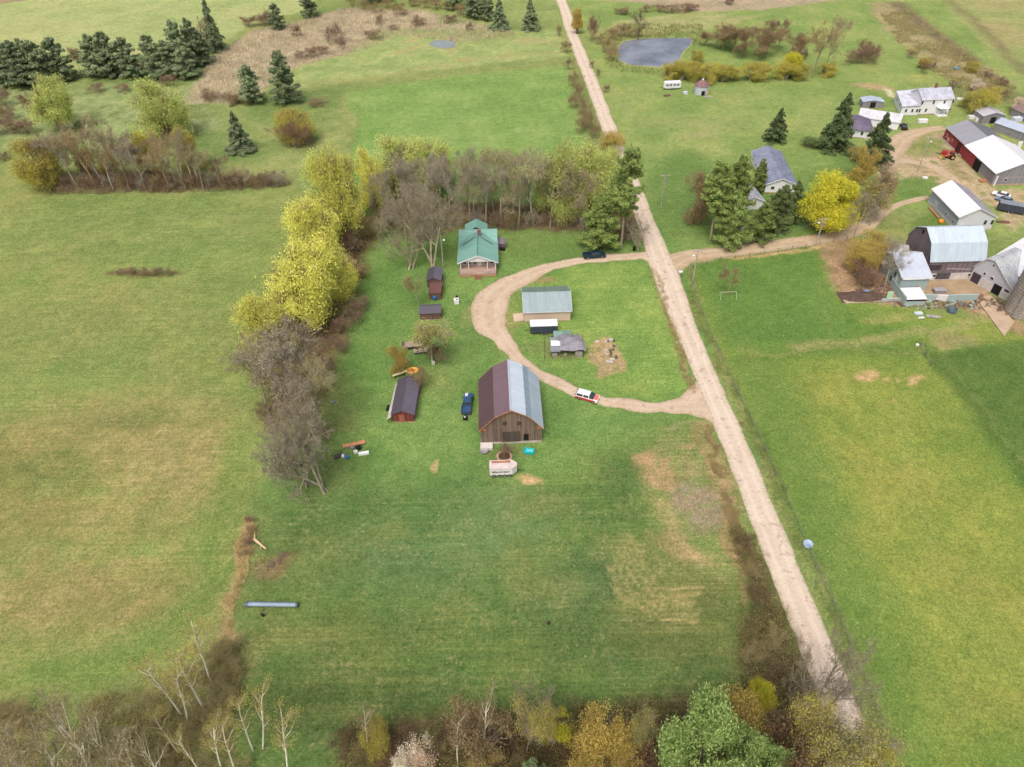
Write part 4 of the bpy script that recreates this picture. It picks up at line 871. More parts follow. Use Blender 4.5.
# stanchion barn with SW gable
A_, B_ = (968.3, 279.7), (1007.5, 301.5)
a3, b3 = G(*A_), G(*B_); ang = math.atan2(b3[1]-a3[1], b3[0]-a3[0]); Wb = math.hypot(b3[0]-a3[0], b3[1]-a3[1]); Lb = 11.0
nn = (-math.sin(ang), math.cos(ang)); cc = ((a3[0]+b3[0])/2+nn[0]*Lb/2, (a3[1]+b3[1])/2+nn[1]*Lb/2)
sb = Bld("grey_gabled_barn", "light grey barn with an asymmetric gable facing the cattle yard", "barn", cc, ang, Wb, Lb, [(-Wb/2, 4.0), (-Wb*.30, 7.2), (-Wb*.12, 7.6), (Wb*.34, 4.2), (Wb/2, 3.4)])
grs = boards("pale_grey_siding", C(196, 198, 208, .9), C(172, 174, 184, .9), .5, True, .35)
grr = shingle("grey_roofing", C(172, 178, 184, .85))
sb.walls(grs, grs, 0); sb.roof(grr, .3, .3, .1, trim=WHITE2)
sb.panel('lower_wall', 'F', 0, 1.1, Wb-.05, 2.2, CONCW, .03, .06)
sb.panel('door', 'F', -Wb*.36, 1.3, Wb*.2, 2.5, plain("charcoal_door", None), .08, .06)
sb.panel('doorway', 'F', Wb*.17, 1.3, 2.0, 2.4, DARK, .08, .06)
sb.window('F', -Wb*.22, 3.4, .7, .7); sb.window('F', -Wb*.12, 6.2, .6, .7); sb.window('F', -.3, 3.2, .9, .8); sb.window('F', Wb*.38, 2.2, 1.3, .8)
# white roofed hay barn at the frame edge
c5 = G(1030, 284); hb_ = Bld("hay_barn", "tall barn with a bright white steel roof behind the concrete silo", "barn", (c5[0], c5[1]), 0.02, 13, 11.5, [(-6.5, 5.0), (-2.3, 9.0), (0, 10.2), (2.3, 9.0), (6.5, 5.0)])
hb_.walls(grs, grs, .6, CONCW); hb_.roof(metal_roof("bright_white_roof", C(240, 243, 250, .85), 0, .8, .4), .4, .3, .1, trim=WHITE)
# silo
c6 = G(1018, 312); so_ = thing("silo", "round concrete stave silo at the right edge in front of the white roofed barn", "silo", c6)
stv, nt, b = newmat("concrete_staves"); tc = N(nt, 'ShaderNodeTexCoord'); br = N(nt, 'ShaderNodeTexBrick'); br.inputs['Scale'].default_value = 1.0
sx = N(nt, 'ShaderNodeSeparateXYZ'); nt.links.new(tc.outputs['Object'], sx.inputs[0]); cb_ = N(nt, 'ShaderNodeCombineXYZ')
nt.links.new(mth(nt, 'MULTIPLY', mth(nt, 'ARCTAN2', sx.outputs[1], sx.outputs[0]), 2.8), cb_.inputs[0]); nt.links.new(sx.outputs[2], cb_.inputs[1]); nt.links.new(cb_.outputs[0], br.inputs[0])
br.inputs['Color1'].default_value = C(188, 180, 172); br.inputs['Color2'].default_value = C(160, 152, 146); br.inputs['Mortar'].default_value = C(110, 104, 100); br.inputs['Brick Width'].default_value = .5; br.inputs['Row Height'].default_value = .75; br.inputs['Mortar Size'].default_value = .03
nt.links.new(mix(nt, mth(nt, 'MULTIPLY', ramp(nt, noise(nt, tc.outputs['Object'], .6, 5, .7), .4, .7), .5), br.outputs[0], C(130, 122, 116)), b.inputs['Base Color']); b.inputs['Roughness'].default_value = .9
m = MB(); m.lathe((0, 0, 0), [(3.0, 0), (3.0, 14.0)], 32); m.build('wall', stv, so_)
m = MB()
for k_ in range(18): m.lathe((0, 0, .5+k_*.76), [(3.01, 0), (3.05, .03), (3.01, .06)], 32)
m.build('hoop', plain("rusty_hoop", C(120, 104, 92), .7, .2), so_)
m = MB(); m.lathe((0, 0, 14.0), [(3.1, 0), (2.9, .9), (2.2, 1.7), (1.2, 2.2), (0, 2.4)], 24); m.build('dome', metal_roof("silo_dome", C(176, 182, 188)), so_)
m = MB(); m.box((-2.2, -2.3, 7), (.8, .8, 13.6), .8); m.build('chute', plain("chute_metal", C(150, 146, 142), .6, .2), so_)

# machine shed with white west roof
A5, B5, C5 = (960, 216.7), (1001.7, 219.2), (970, 183)
a3, b3 = G(*A5, 4.2), G(*B5, 4.2); ang = math.atan2(b3[1]-a3[1], b3[0]-a3[0]); Wb = math.hypot(b3[0]-a3[0], b3[1]-a3[1])
d3 = G(932.3, 188.1, 4.2); nn = (-math.sin(ang), math.cos(ang)); Lb = (d3[0]-a3[0])*nn[0]+(d3[1]-a3[1])*nn[1]
sk = (d3[0]-a3[0])*math.cos(ang)+(d3[1]-a3[1])*math.sin(ang)
# long axis follows the west eave
la = math.atan2(d3[1]-a3[1], d3[0]-a3[0])-math.pi/2; Lb = math.hypot(d3[0]-a3[0], d3[1]-a3[1]); Wb = Wb*abs(math.cos(ang-la))
nx_, ny_ = math.cos(la), math.sin(la); cc = ((a3[0]+d3[0])/2+nx_*Wb/2, (a3[1]+d3[1])/2+ny_*Wb/2)
ms_ = Bld("machine_shed", "long shed with a white west roof slope and grey east slope beside the dairy barn", "shed", cc, la, Wb-.4, Lb-.5, [(-Wb/2+.2, 4.1), (-.4, 6.4), (Wb/2-.2, 3.9)])
blg = boards("blue_grey_siding", C(164, 174, 190), C(140, 150, 168), .6, True, .3)
wsd = boards("white_siding", C(218, 222, 232, .85), C(196, 200, 212), .4, True, .25)
ms_.walls(blg, wsd, .7, CONCW); ms_.roof([metal_roof("white_shed_roof", C(240, 242, 246, .85), 0, .9), shingle("grey_east_slope", C(150, 148, 158))], .4, .3, .1, trim=WHITE2)
for u in (2.6, 4.4): ms_.window('F', u, 2.2, .7, 1.2, plain("grey_frame", None))
ms_.door('F', -3.6, 1.0, 2.0, WHITE); ms_.panel('low_door', 'L', 4, 1.3, 2.0, 2.0, plain("pale_door", C(186, 188, 196), .7, .1), .05, .06)
for u in (-6, -2): ms_.window('L', u, 1.7, .9, .7)
m = MB(); m.box((0, 0, .25), (5.5, .5, .5)); o = m.build("lumber_pile", plain("orange_lumber", C(176, 130, 98), .8, .3, 2)); o.location = G(933.5, 213.5); o.rotation_euler.z = la+math.pi/2; tag(o, "stack of orange brown planks along the west wall of the white roofed shed", "lumber pile")
m = MB(); m.lathe((0, 0, 0), [(0, 0), (.6, 0), (.7, .4), (.5, .9), (0, 1.0)], 10); o = m.build("orange_drum", plain("orange_plastic", C(236, 150, 50), .5, .1)); o.location = G(940.5, 222.5); tag(o, "bright orange drum against the west wall of the white roofed shed", "drum")

# long red barn with white extension
a3, b3 = G(946.6, 127.5, 3.8), G(997.4, 173.4, 3.8); la = math.atan2(a3[1]-b3[1], a3[0]-b3[0])-math.pi/2; Lt = math.hypot(a3[0]-b3[0], a3[1]-b3[1])
ex, ey = math.cos(la), math.sin(la); ux, uy = -math.sin(la), math.cos(la)
j3 = G(968, 145.5, 3.8); L2_ = math.hypot(j3[0]-b3[0], j3[1]-b3[1]); L1_ = Lt-L2_; Wr = 13.0
rc = (a3[0]-ux*L1_/2+ex*Wr/2, a3[1]-uy*L1_/2+ey*Wr/2)
rbn = Bld("red_barn", "long red board barn with a grey roof beside the red tractor", "barn", rc, la, Wr, L1_, gtop(Wr, 3.8, 6.2, -.8))
redm = boards("barn_red_boards", C(164, 58, 66), C(140, 64, 70), .45, True, .7)
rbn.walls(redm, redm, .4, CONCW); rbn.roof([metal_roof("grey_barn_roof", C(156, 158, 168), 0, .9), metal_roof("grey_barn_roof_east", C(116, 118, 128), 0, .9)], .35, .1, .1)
rbn.panel('door', 'L', -L1_/2+3.5, 1.5, 2.4, 3.0, plain("dark_red_door", C(84, 44, 48), .8, .3), .05, .06)
rbn.window('L', 1.5, 1.9, .8, .8); rbn.window('L', 5, 1.9, .8, .8); rbn.panel('peeled_paint', 'L', 3.4, 1.3, 1.4, 1.2, plain("peeled_pink", C(206, 160, 150), .8, .2), .03, .03)
wc = (b3[0]+ux*L2_/2+ex*(Wr+2)/2-ex*.2, b3[1]+uy*L2_/2+ey*(Wr+2)/2-ey*.2)
wx = Bld("white_roofed_barn", "weathered grey barn with a bright white roof joined to the red barn", "barn", wc, la, Wr+2, L2_-.1, gtop(Wr+2, 3.8, 6.9, -.6))
gwb = boards("weathered_grey_siding", C(150, 150, 158), C(116, 114, 124), .5, True, .8)
wx.walls(gwb, gwb, .5, conc); wx.roof(metal_roof("bright_white_roof", None), .35, .3, .1)
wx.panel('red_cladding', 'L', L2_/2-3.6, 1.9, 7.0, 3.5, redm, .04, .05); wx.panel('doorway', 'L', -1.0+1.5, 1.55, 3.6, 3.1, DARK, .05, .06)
wx.window('F', -4.0, 1.7, 1.0, .8); wx.panel('plank_course', 'F', 0, 2.5, Wr-1.5, .25, plain("bleached_board", None), .04, .05)
m = MB(); m.box((0, 0, 1.5), (.35, .3, 3.0)); o = m.build("downpipe_post", WHITE); o.location = G(993.5, 185.8); tag(o, "white upright post at the near corner of the white roofed barn", "post")

# -------- white two-storey farmhouse
A6, B6 = (917.5, 115.2), (947.6, 113.8)
a3, b3 = G(*A6), G(*B6); ang = math.atan2(b3[1]-a3[1], b3[0]-a3[0]); Wm = math.hypot(b3[0]-a3[0], b3[1]-a3[1]); D6 = 8.0
nn = (-math.sin(ang), math.cos(ang)); cc = ((a3[0]+b3[0])/2+nn[0]*D6/2, (a3[1]+b3[1])/2+nn[1]*D6/2)
wh = Bld("white_house", "large white two storey house with grey roofs and a low wing at its left", "house", cc, ang+math.pi/2, D6, Wm, gtop(D6, 5.4, 7.6))
sidw = boards("white_clapboard", C(236, 238, 246, .85), C(214, 218, 230), .25, False, .25)
lgr = shingle("light_grey_shingles", C(176, 180, 196))
wh.walls(sidw, sidw, .4, conc); wh.roof(lgr, .35, .3, .1, trim=WHITE)
hF = 'L' if Vector((-math.cos(ang+math.pi/2), -math.sin(ang+math.pi/2))).y < 0 else 'R'
for u in (-5.2, -1.2, 2.6, 5.6): wh.window(hF, -u, 4.2, .8, 1.3)
for u in (-5.2, -3.0, 2.0, 5.6): wh.window(hF, -u, 1.6, .8, 1.3)
sxl = (-1 if hF == 'L' else 1)
m = MB(); m.box((0, -.3, 8.4), (.7, .7, 1.4)); m.build('chimney', boards("chimney_brick", None), wh.t)
pc = (sxl*(D6/2+1.1), 2.2*(1 if hF == 'R' else -1), 0)
m = MB(); m.box((pc[0], pc[1], 2.75), (2.4, 3.6, .16)); 
for k_ in (-1, 1): m.box((pc[0]+sxl*.9, pc[1]+k_*1.6, 1.4), (.16, .16, 2.6))
m.box((pc[0], pc[1], .2), (2.2, 3.4, .4)); m.build('porch', WHITE, wh.t)
# wing
a7, b7 = G(899.8, 115.3), G(917.4, 115.4); ang7 = math.atan2(b7[1]-a7[1], b7[0]-a7[0]); W7 = math.hypot(b7[0]-a7[0], b7[1]-a7[1])
loc7 = Vector(((a7[0]+b7[0])/2, (a7[1]+b7[1])/2, 0)); M = Matrix.Rotation(-(ang+math.pi/2), 4, 'Z')@Matrix.Translation(-Vector((cc[0], cc[1], 0)))
def loc(p): q = M@Vector(p); return (q.x, q.y, q.z)
P7 = [a7, b7, G(926, 104), G(902, 100)]; P7 = [loc(G(899.8, 115.3)), loc(G(918, 115.0)), loc(G(926, 100.5)), loc(G(893.5, 102))]
h7 = [3.0, 3.2, 4.3, 3.6]
m = MB(); m.add([(p[0], p[1], 0) for p in P7]+[(p[0], p[1], h) for p, h in zip(P7, h7)], [(0, 1, 5, 4), (1, 2, 6, 5), (2, 3, 7, 6), (3, 0, 4, 7)]); m.build('wing_wall', sidw, wh.t)
cx7 = sum(p[0] for p in P7)/4; cy7 = sum(p[1] for p in P7)/4
E7 = [(cx7+(p[0]-cx7)*1.05, cy7+(p[1]-cy7)*1.05, h+.02) for p, h in zip(P7, h7)]
m = MB(); m.add(E7+[(x, y, z+.15) for x, y, z in E7], [(4, 5, 6, 7), (0, 1, 5, 4), (1, 2, 6, 5), (2, 3, 7, 6), (3, 0, 4, 7)]); m.build('wing_roof', shingle("wing_shingles", C(196, 200, 214)), wh.t)
def wingwin(f, z, e=0):
    p, q = (P7[e], P7[(e+1) % 4]); x, y = p[0]+(q[0]-p[0])*f, p[1]+(q[1]-p[1])*f; r = math.atan2(q[1]-p[1], q[0]-p[0]); ox, oy = math.sin(r)*.04, -math.cos(r)*.04
    m = MB(); m.box((x+ox, y+oy, z), (.8, .08, 1.2), r); o = m.build('window', WHITE2, wh.t); m = MB(); m.box((x+2*ox, y+2*oy, z), (.62, .06, 1.0), r); m.build('pane', GL, o)
for f in (.25, .6, .85): wingwin(f, 1.6, 0)
for f in (.3, .7): wingwin(f, 2.2, 3)
# upper gable piece between wing and main block
# -------- blue grey roofed ranch house
c, a, W, L = rect((766, 184.5), (789.5, 178.5), (775, 143), 2.9)
a3, b3 = G(766.5, 183.5, 2.9), G(789.5, 178, 2.9); far = G(752.5, 151.5, 2.9)
la = math.atan2(far[1]-a3[1], far[0]-a3[0])-math.pi/2; Lb = math.hypot(far[0]-a3[0], far[1]-a3[1]); Wb = 8.4
ex, ey = math.cos(la), math.sin(la)
rh = Bld("ranch_house", "long white ranch house with a blue grey shingle roof behind the pines", "house", ((a3[0]+far[0])/2+ex*Wb/2, (a3[1]+far[1])/2+ey*Wb/2), la, Wb, Lb, gtop(Wb, 2.9, 4.6))
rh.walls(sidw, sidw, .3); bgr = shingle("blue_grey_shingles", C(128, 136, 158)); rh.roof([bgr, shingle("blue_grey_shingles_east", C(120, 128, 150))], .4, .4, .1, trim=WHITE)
for u in (-2.2, 1.8): rh.window('F', u, 1.6, 1.1, 1.0)
for u in (-8, -4, 0, 4, 8): rh.window('L', u, 1.6, 1.0, 1.0); rh.window('R', u, 1.6, 1.0, 1.0)
rh.door('L', -6, 1.0, 2.1)
c = G(752, 207); gg = Bld("detached_garage", "small grey roofed garage half hidden under the big pines", "garage", (c[0]-1.0, c[1]+2.5), .1, 6.4, 8.0, gtop(6.4, 2.5, 4.0)); gg.walls(sidw, sidw, .15); gg.roof(shingle("pale_shingles", C(160, 162, 176)), .3, .3, .1, trim=WHITE); gg.door('F', 0, 2.8, 2.2, WHITE2)
slab("asphalt_apron", [(727, 246), (740, 245), (741, 235), (733, 232), (729, 236)], .05, plain("old_asphalt", C(122, 112, 120), .9, .15), .05)
slab("ranch_driveway", [(738, 213), (748, 212), (742, 236), (730, 236)], .052, plain("old_asphalt", None), .05)

# -------- hip roofed cottage by the spruces
c = G(857, 137); ct = Bld("dark_roofed_cottage", "low white cottage with a dark violet hip roof between the spruces", "house", (c[0]+.5, c[1]+4.0), -.25, 8.5, 9.5, gtop(8.5, 2.8, 5.0))
ct.top = [(-4.25, 2.7), (4.25, 2.7)]; ct.walls(sidw, None, .3); m = MB(); w2, l2 = 4.8, 5.3
m.add([(-w2, -l2, 2.72), (w2, -l2, 2.72), (w2, l2, 2.72), (-w2, l2, 2.72), (0, -1.6, 5.1), (0, 1.6, 5.1)], [(0, 1, 4), (1, 2, 5, 4), (2, 3, 5), (3, 0, 4, 5), (3, 2, 1, 0)]); m.build('roof', shingle("violet_shingles", C(104, 96, 118)), ct.t)
ct.window('F', -2, 1.6); ct.window('F', 1.5, 1.6); ct.door('F', 3.2)
ct.window('L', 0, 1.6)
c = G(878, 128.5); cg = Bld("cottage_garage", "white roofed garage at the right end of the dark roofed cottage", "garage", (c[0]+1.5, c[1]+4), ct.t.rotation_euler.z+1.35, 6.5, 12.5, gtop(6.5, 2.7, 4.2)); cg.walls(sidw, sidw, .1); cg.roof(shingle("white_grey_shingles", C(198, 200, 210)), .3, .3, .1, trim=WHITE); cg.window('F', 0, 1.5); cg.door('R', -2, 2.8, 2.2, WHITE2); cg.door('L', -2, 2.8, 2.2, WHITE2)

# -------- small outbuildings
def hut(name, label, px, py, W, L, h, r, ang, roofm, wallm, cat="shed", doorm=None, **kw):
    c = G(px, py); s = Bld(name, label, cat, (c[0], c[1]+L/2), ang, W, L, gtop(W, h, r)); s.walls(wallm, wallm, .1); s.roof(roofm, .2, .2, .08)
    s.door('F', 0, min(1.8, W*.4), min(2.0, h-.2), doorm or DARK, .1); s.window('L', 0, h*.6, .7, .6); return s
hut("lean_shed", "small grey shed with a pale blue roof and white door left of the white house", 872.5, 108, 7.0, 4.0, 2.1, 2.7, -.1, metal_roof("pale_blue_roof", C(180, 192, 210)), boards("weathered_grey_siding", None))
c = G(878, 107); m = MB(); m.box((0, 0, 1.1), (2.6, .3, 2.2)); m.box((0, 0, 2.25), (2.8, .5, .1)); o = m.build("white_screen_wall", WHITE); o.location = c; tag(o, "white board screen leaning at the right end of the pale blue roofed shed", "panel")
hut("grey_shed", "small weathered shed with a pale roof behind the red barn", 991, 123.5, 7.5, 5.5, 2.6, 3.6, .05, metal_roof("pale_shed_roof", C(190, 190, 200)), boards("weathered_grey_siding", None))
hut("edge_shed", "grey shed with a light blue roof at the right edge past the white roofed barn", 1020, 140, 6.0, 10, 2.6, 3.6, .55, metal_roof("pale_blue_roof", None), boards("weathered_grey_siding", None))
hut("far_edge_shed", "small brown roofed shed at the right frame edge", 1027, 121, 5.0, 6, 2.4, 3.2, .3, metal_roof("brown_grey_roof", C(140, 120, 118)), boards("weathered_grey_siding", None))
# round grain bin and camper by the pond
c = G(701, 93); gb = thing("grain_bin", "short round white grain bin with a rusty conical roof by the pond", "grain bin", c)
m = MB(); m.lathe((0, 0, 0), [(2.6, 0), (2.6, 3.0)], 24); m.build('wall', metal_roof("bin_wall", C(204, 212, 226, .8), 0, .6), gb)
m = MB(); m.lathe((0, 0, 2.98), [(2.8, 0), (1.4, 1.2), (.4, 1.9), (.0, 1.95)], 24); m.build('roof', plain("rusty_cone", C(132, 104, 106), .7, .3, 1), gb)
m = MB(); m.lathe((0, 0, 4.85), [(.4, 0), (.4, .3), (0, .4)], 10); m.build('cap', WHITE2, gb)
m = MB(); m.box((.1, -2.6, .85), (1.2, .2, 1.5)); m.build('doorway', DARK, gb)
# ================================================================== VEHICLES
RIM = plain("wheel_rim", C(180, 182, 188), .35, .1, 3, .6); LAMP = plain("headlight_lens", C(235, 235, 225), .2, .05); TAIL = plain("tail_light_lens", C(150, 20, 20), .3, .1)
def paintm(name, c, rough=.3): return plain(name, c, rough, .06, 1.0, 0, .5)
def rp(poly, y0, y1, inset, top_in):  # prism whose upper points lean inwards
    zs = [p[1] for p in poly]; lo, hi = min(zs), max(zs); vs = []
    for sgn, y in ((-1, y0), (1, y1)):
        for x, z in poly: vs.append((x, y-sgn*top_in*((z-lo)/(hi-lo+1e-6)), z))
    n = len(poly); return vs, [tuple(range(n)), tuple(range(n, 2*n))[::-1]]+[(i, n+i, n+(i+1) % n, (i+1) % n) for i in range(n)]
def wheels(t, xs, yw, r, wd=.24):
    for x in xs:
        for s in (-1, 1):
            m = MB(); m.cyl((x, s*(yw-wd/2), r), (x, s*(yw+wd/2), r), r, n=16); w_ = m.build('wheel', BLACK, t)
            m = MB(); m.cyl((x, s*(yw+wd/2+.005)-s*.0, r), (x, s*(yw+wd/2+.02), r), r*.6, n=12); m.build('rim', RIM, w_)
def lamps(t, x, y, z, mat, nm, sx=.06):
    for s in (-1, 1): m = MB(); m.box((x, s*y, z), (sx, .34, .18)); m.build(nm, mat, t)
def pickup(label, px, py, hd, body, cat='pickup truck', group=None, L=5.7, cap=None):
    t = thing('pickup_truck', label, cat, G(px, py), hd, group); W = 1.95; h = L/2
    lo = [(-h, .45), (-h+.1, .35), (h-.15, .35), (h, .5), (h-.02, .95), (h-.35, 1.08), (h-1.45, 1.14), (h-1.5, 1.16), (-h+2.0, 1.16), (-h+2.0, .75), (-h, .75)]
    m = MB(); m.add(*rp(lo, -W/2, W/2, 0, .06)); m.build('body', body, t, bev=.05)
    m = MB()
    for s in (-1, 1): m.box((-h+1.0, s*(W/2-.06), .95), (2.0, .1, .46))
    m.box((-h+.05, 0, .95), (.08, W-.1, .46)); m.box((-h+1.97, 0, .95), (.06, W-.1, .46)); m.build('cargo_bed', body, t)
    gh = [(-h+1.95, 1.14), (h-1.35, 1.14), (h-2.05, 1.76), (-h+2.15, 1.76)]
    m = MB(); m.add(*rp(gh, -W/2+.06, W/2-.06, 0, .17)); m.build('windows', GL, t, bev=.03)
    m = MB(); m.box(((-h+2.15+h-2.05)/2, 0, 1.79), (L-4.15, W-.48, .06)); m.build('roof', cap or body, t, bev=.02)
    for s in (-1, 1):
        m = MB(); m.box((h-1.75, s*(W/2+.1), 1.2), (.12, .2, .2)); m.build('mirror', BLACK, t)
    wheels(t, (-h+1.1, h-1.0), W/2-.1, .38); lamps(t, h, .7, .78, LAMP, 'headlight'); lamps(t, -h-.02, .8, .85, TAIL, 'tail_light')
    m = MB(); m.box((h+.05, 0, .48), (.14, W-.1, .22)); m.build('bumper', RIM, t); return t
NAVY = paintm("navy_paint", (.012, .03, .055, 1)); BLUEP = paintm("blue_paint", (.03, .075, .17, 1)); WPAINT = paintm("white_car_paint", C(240, 240, 244, .85))
pickup("dark navy pickup truck parked on the driveway under the pale green pine", 594, 257.2, .12, NAVY)
t = pickup("blue pickup truck with a dark tow hitch parked left of the gambrel barn", 467.5, 406, rad(86), BLUEP)
m = MB(); m.box((-3.3, 0, .45), (1.1, .12, .12)); m.box((-3.9, 0, .5), (.7, .9, .5)); m.build('tow_hitch', BLACK, t); m = MB(); m.box((-3.9, .1, .78), (.3, .3, .06)); m.build('hitch_cover', WHITE2, t)
m = MB(); m.box((2.1, .35, 1.15), (.9, .6, .05)); m.build('hood_patch', plain("silver_patch", C(210, 214, 224), .4, .1), t)
# minivan
def van(label, px, py, hd, body, lower, hood, L=4.8):
    t = thing('minivan', label, 'minivan', G(px, py), hd); W = 1.95; h = L/2
    m = MB(); m.add(*rp([(-h, .35), (h-.1, .35), (h, .6), (h-.05, .85), (h-.9, 1.02), (-h, 1.02)], -W/2, W/2, 0, .04)); m.build('body', body, t, bev=.06)
    m = MB(); m.add(*rp([(-h+.1, .36), (h-.5, .36), (h-.5, .78), (-h+.1, .78)], -W/2-.02, W/2+.02, 0, .0)); m.build('side_stripe', lower, t)
    m = MB(); m.add(*rp([(-h+.05, 1.0), (h-.85, 1.0), (h-1.75, 1.44), (-h+.35, 1.46)], -W/2+.03, W/2-.03, 0, .18)); m.build('windows', GL, t, bev=.03)
    m = MB(); m.box((-.7, 0, 1.49), (L-2.2, W-.42, .07)); m.build('roof', body, t, bev=.03)
    for x in (-h+.3, -h+1.7, -h+2.9):
        for s in (-1, 1): m = MB(); m.add([(x, s*(W/2-.02), 1.0), (x+.14, s*(W/2-.025), 1.0), (x+.14, s*(W/2-.2), 1.45), (x, s*(W/2-.2), 1.45)], [(0, 1, 2, 3)]); m.build('pillar', body, t)
    m = MB(); m.add([(h-.85, -.8, 1.06), (h-.12, -.72, .93), (h-.12, .72, .93), (h-.85, .8, 1.06)], [(0, 1, 2, 3)]); m.build('hood', hood, t)
    wheels(t, (-h+.95, h-.95), W/2-.1, .33); lamps(t, h, .7, .7, LAMP, 'headlight'); lamps(t, -h-.02, .8, .95, TAIL, 'tail_light'); return t
van("white minivan with a red lower body and red hood on the curved driveway", 587, 398.5, rad(-24), WPAINT, paintm("red_stripe", C(196, 50, 56)), paintm("red_hood", C(222, 110, 100)))
def sedan(name, label, px, py, hd, body, L=4.6, cat='car'):
    t = thing(name, label, cat, G(px, py), hd); W = 1.8; h = L/2
    m = MB(); m.add(*rp([(-h, .35), (h, .35), (h, .7), (h-1.1, .9), (-h+.7, .95), (-h, .85)], -W/2, W/2, 0, .05)); m.build('body', body, t, bev=.06)
    m = MB(); m.add(*rp([(-h+.5, .92), (h-1.1, .9), (h-1.9, 1.38), (-h+1.2, 1.4)], -W/2+.05, W/2-.05, 0, .18)); m.build('windows', GL, t, bev=.03)
    m = MB(); m.box((-.4, 0, 1.41), (L-3.1, W-.48, .05)); m.build('roof', body, t, bev=.02)
    wheels(t, (-h+.85, h-.9), W/2-.1, .31); lamps(t, h, .62, .65, LAMP, 'headlight'); lamps(t, -h-.02, .66, .75, TAIL, 'tail_light'); return t
BLKP = paintm("black_car_paint", (.01, .011, .016, 1))
sedan("parked_car", "black car parked on the gravel below the white two storey house", 903.5, 128, 1.3, BLKP)
sedan("parked_car", "white car on the grass behind the dark covered trailer", 1000.5, 196.5, 2.4, WPAINT)
sedan("parked_car", "pale blue car between the white car and the dark covered trailer", 1004, 201.5, 2.4, paintm("pale_blue_paint", C(120, 140, 170)))
# tractor
t = thing('tractor', "red farm tractor with a yellow front loader beside the red barn", 'tractor', G(948, 158.5), rad(172)); REDP = paintm("tractor_red", C(168, 36, 52)); YEL = paintm("loader_yellow", C(190, 170, 90)); t.scale = (.85, .85, .85)
m = MB(); m.box((.9, 0, 1.2), (2.4, .9, .9), taper=.85); m.box((-.6, 0, 1.0), (1.2, 1.2, .6)); m.build('body', REDP, t, bev=.06)
m = MB(); m.box((-.75, 0, 2.0), (1.4, 1.5, 1.2), taper=.9); m.build('cab', GL, t); m = MB(); m.box((-.75, 0, 2.66), (1.6, 1.6, .14)); m.build('cab_roof', REDP, t, bev=.04)
for s in (-1, 1):
    m = MB(); m.box((-1.0, s*1.0, 1.65), (1.7, .55, .1)); m.build('fender', REDP, t)
    m = MB(); m.cyl((-1.0, s*.8, .9), (-1.0, s*1.3, .9), .9, n=20); w_ = m.build('rear_wheel', BLACK, t); m = MB(); m.cyl((-1.0, s*1.3, .9), (-1.0, s*1.34, .9), .5, n=14); m.build('rim', YEL, w_)
    m = MB(); m.cyl((1.7, s*.6, .5), (1.7, s*.95, .5), .5, n=16); w_ = m.build('front_wheel', BLACK, t); m = MB(); m.cyl((1.7, s*.95, .5), (1.7, s*.98, .5), .28, n=12); m.build('rim', RIM, w_)
    m = MB(); m.cyl((-.3, s*.6, 1.9), (2.2, s*.6, .9), .09, n=6); m.build('loader_arm', YEL, t)
m = MB(); m.prism([(2.2, .2), (3.1, .15), (3.1, .3), (2.4, .5), (2.3, 1.1), (2.2, 1.1)], -1.1, 1.1); m.build('loader_bucket', YEL, t)
m = MB(); m.cyl((1.3, .25, 1.6), (1.3, .25, 2.6), .06, n=6); m.build('exhaust', BLACK, t)
t = thing('hay_baler', "red implement with a dark drawbar parked behind the tractor", 'farm implement', G(944, 155.5), rad(160)); m = MB(); m.box((0, 0, .9), (2.0, 1.9, 1.1), taper=.8); m.build('body', REDP, t, bev=.05); m = MB(); m.box((1.7, 0, .5), (1.6, .15, .15)); m.build('drawbar', BLACK, t); wheels(t, (0,), 1.0, .4)
# trailers
def trailer(name, label, cat, px, py, hd, L, W, H, side, roofm, z0=.45, nose=0.0, xs=(0,), tongue=1.4, band=None, rh=.1):
    t = thing(name, label, cat, G(px, py), hd); h = L/2; k = nose
    P = [(-h, -W/2), (h-k, -W/2), (h, 0 if k else -W/2), (h, 0 if k else W/2), (h-k, W/2), (-h, W/2)]
    P = [(-h, -W/2), (h-k, -W/2)]+([(h, -.25), (h, .25)] if k else [])+[(h-k, W/2), (-h, W/2)]; n = len(P)
    def pr(m, P, a, b): m.add([(x, y, a) for x, y in P]+[(x, y, b) for x, y in P], [tuple(range(n))[::-1], tuple(range(n, 2*n))]+[(i, (i+1) % n, n+(i+1) % n, n+i) for i in range(n)])
    m = MB(); pr(m, P, z0, H); m.build('box', side, t, bev=.04)
    m = MB(); pr(m, [(x*1.01, y*1.03) for x, y in P], H+.003, H+rh); m.build('roof', roofm, t)
    if band:
        m = MB(); pr(m, [(x*1.006, y*1.012) for x, y in P], H-.35, H-.02); m.build('trim_band', band, t)
    wheels(t, xs, W/2+.02, .33, .2)
    m = MB(); m.cyl((h, 0, z0), (h+tongue, 0, z0), .05, n=5); m.build('hitch', BLACK, t)
    m = MB(); m.box((-h-.03, 0, (z0+H)/2), (.04, W-.3, H-z0-.3)); m.build('rear_door', side, t); return t
cdark = plain("charcoal_trailer", C(66, 76, 88), .5, .15, 1)
tr = trailer("enclosed_trailer", "charcoal enclosed trailer with a white roof along the south wall of the tan garage", "trailer", 543.5, 331.3, rad(181.5), 6.0, 2.4, 2.3, cdark, WHITE, xs=(-.5, .5))
m = MB()
for x in (-2, -1, 0, 1, 2): m.box((x, 1.22, 1.45), (.06, .03, 1.5))
m.build('side_rib', plain("rib_dark", C(44, 52, 62), .6, .1), tr)
rust = plain("rusty_orange", C(170, 118, 92), .8, .35, 2)
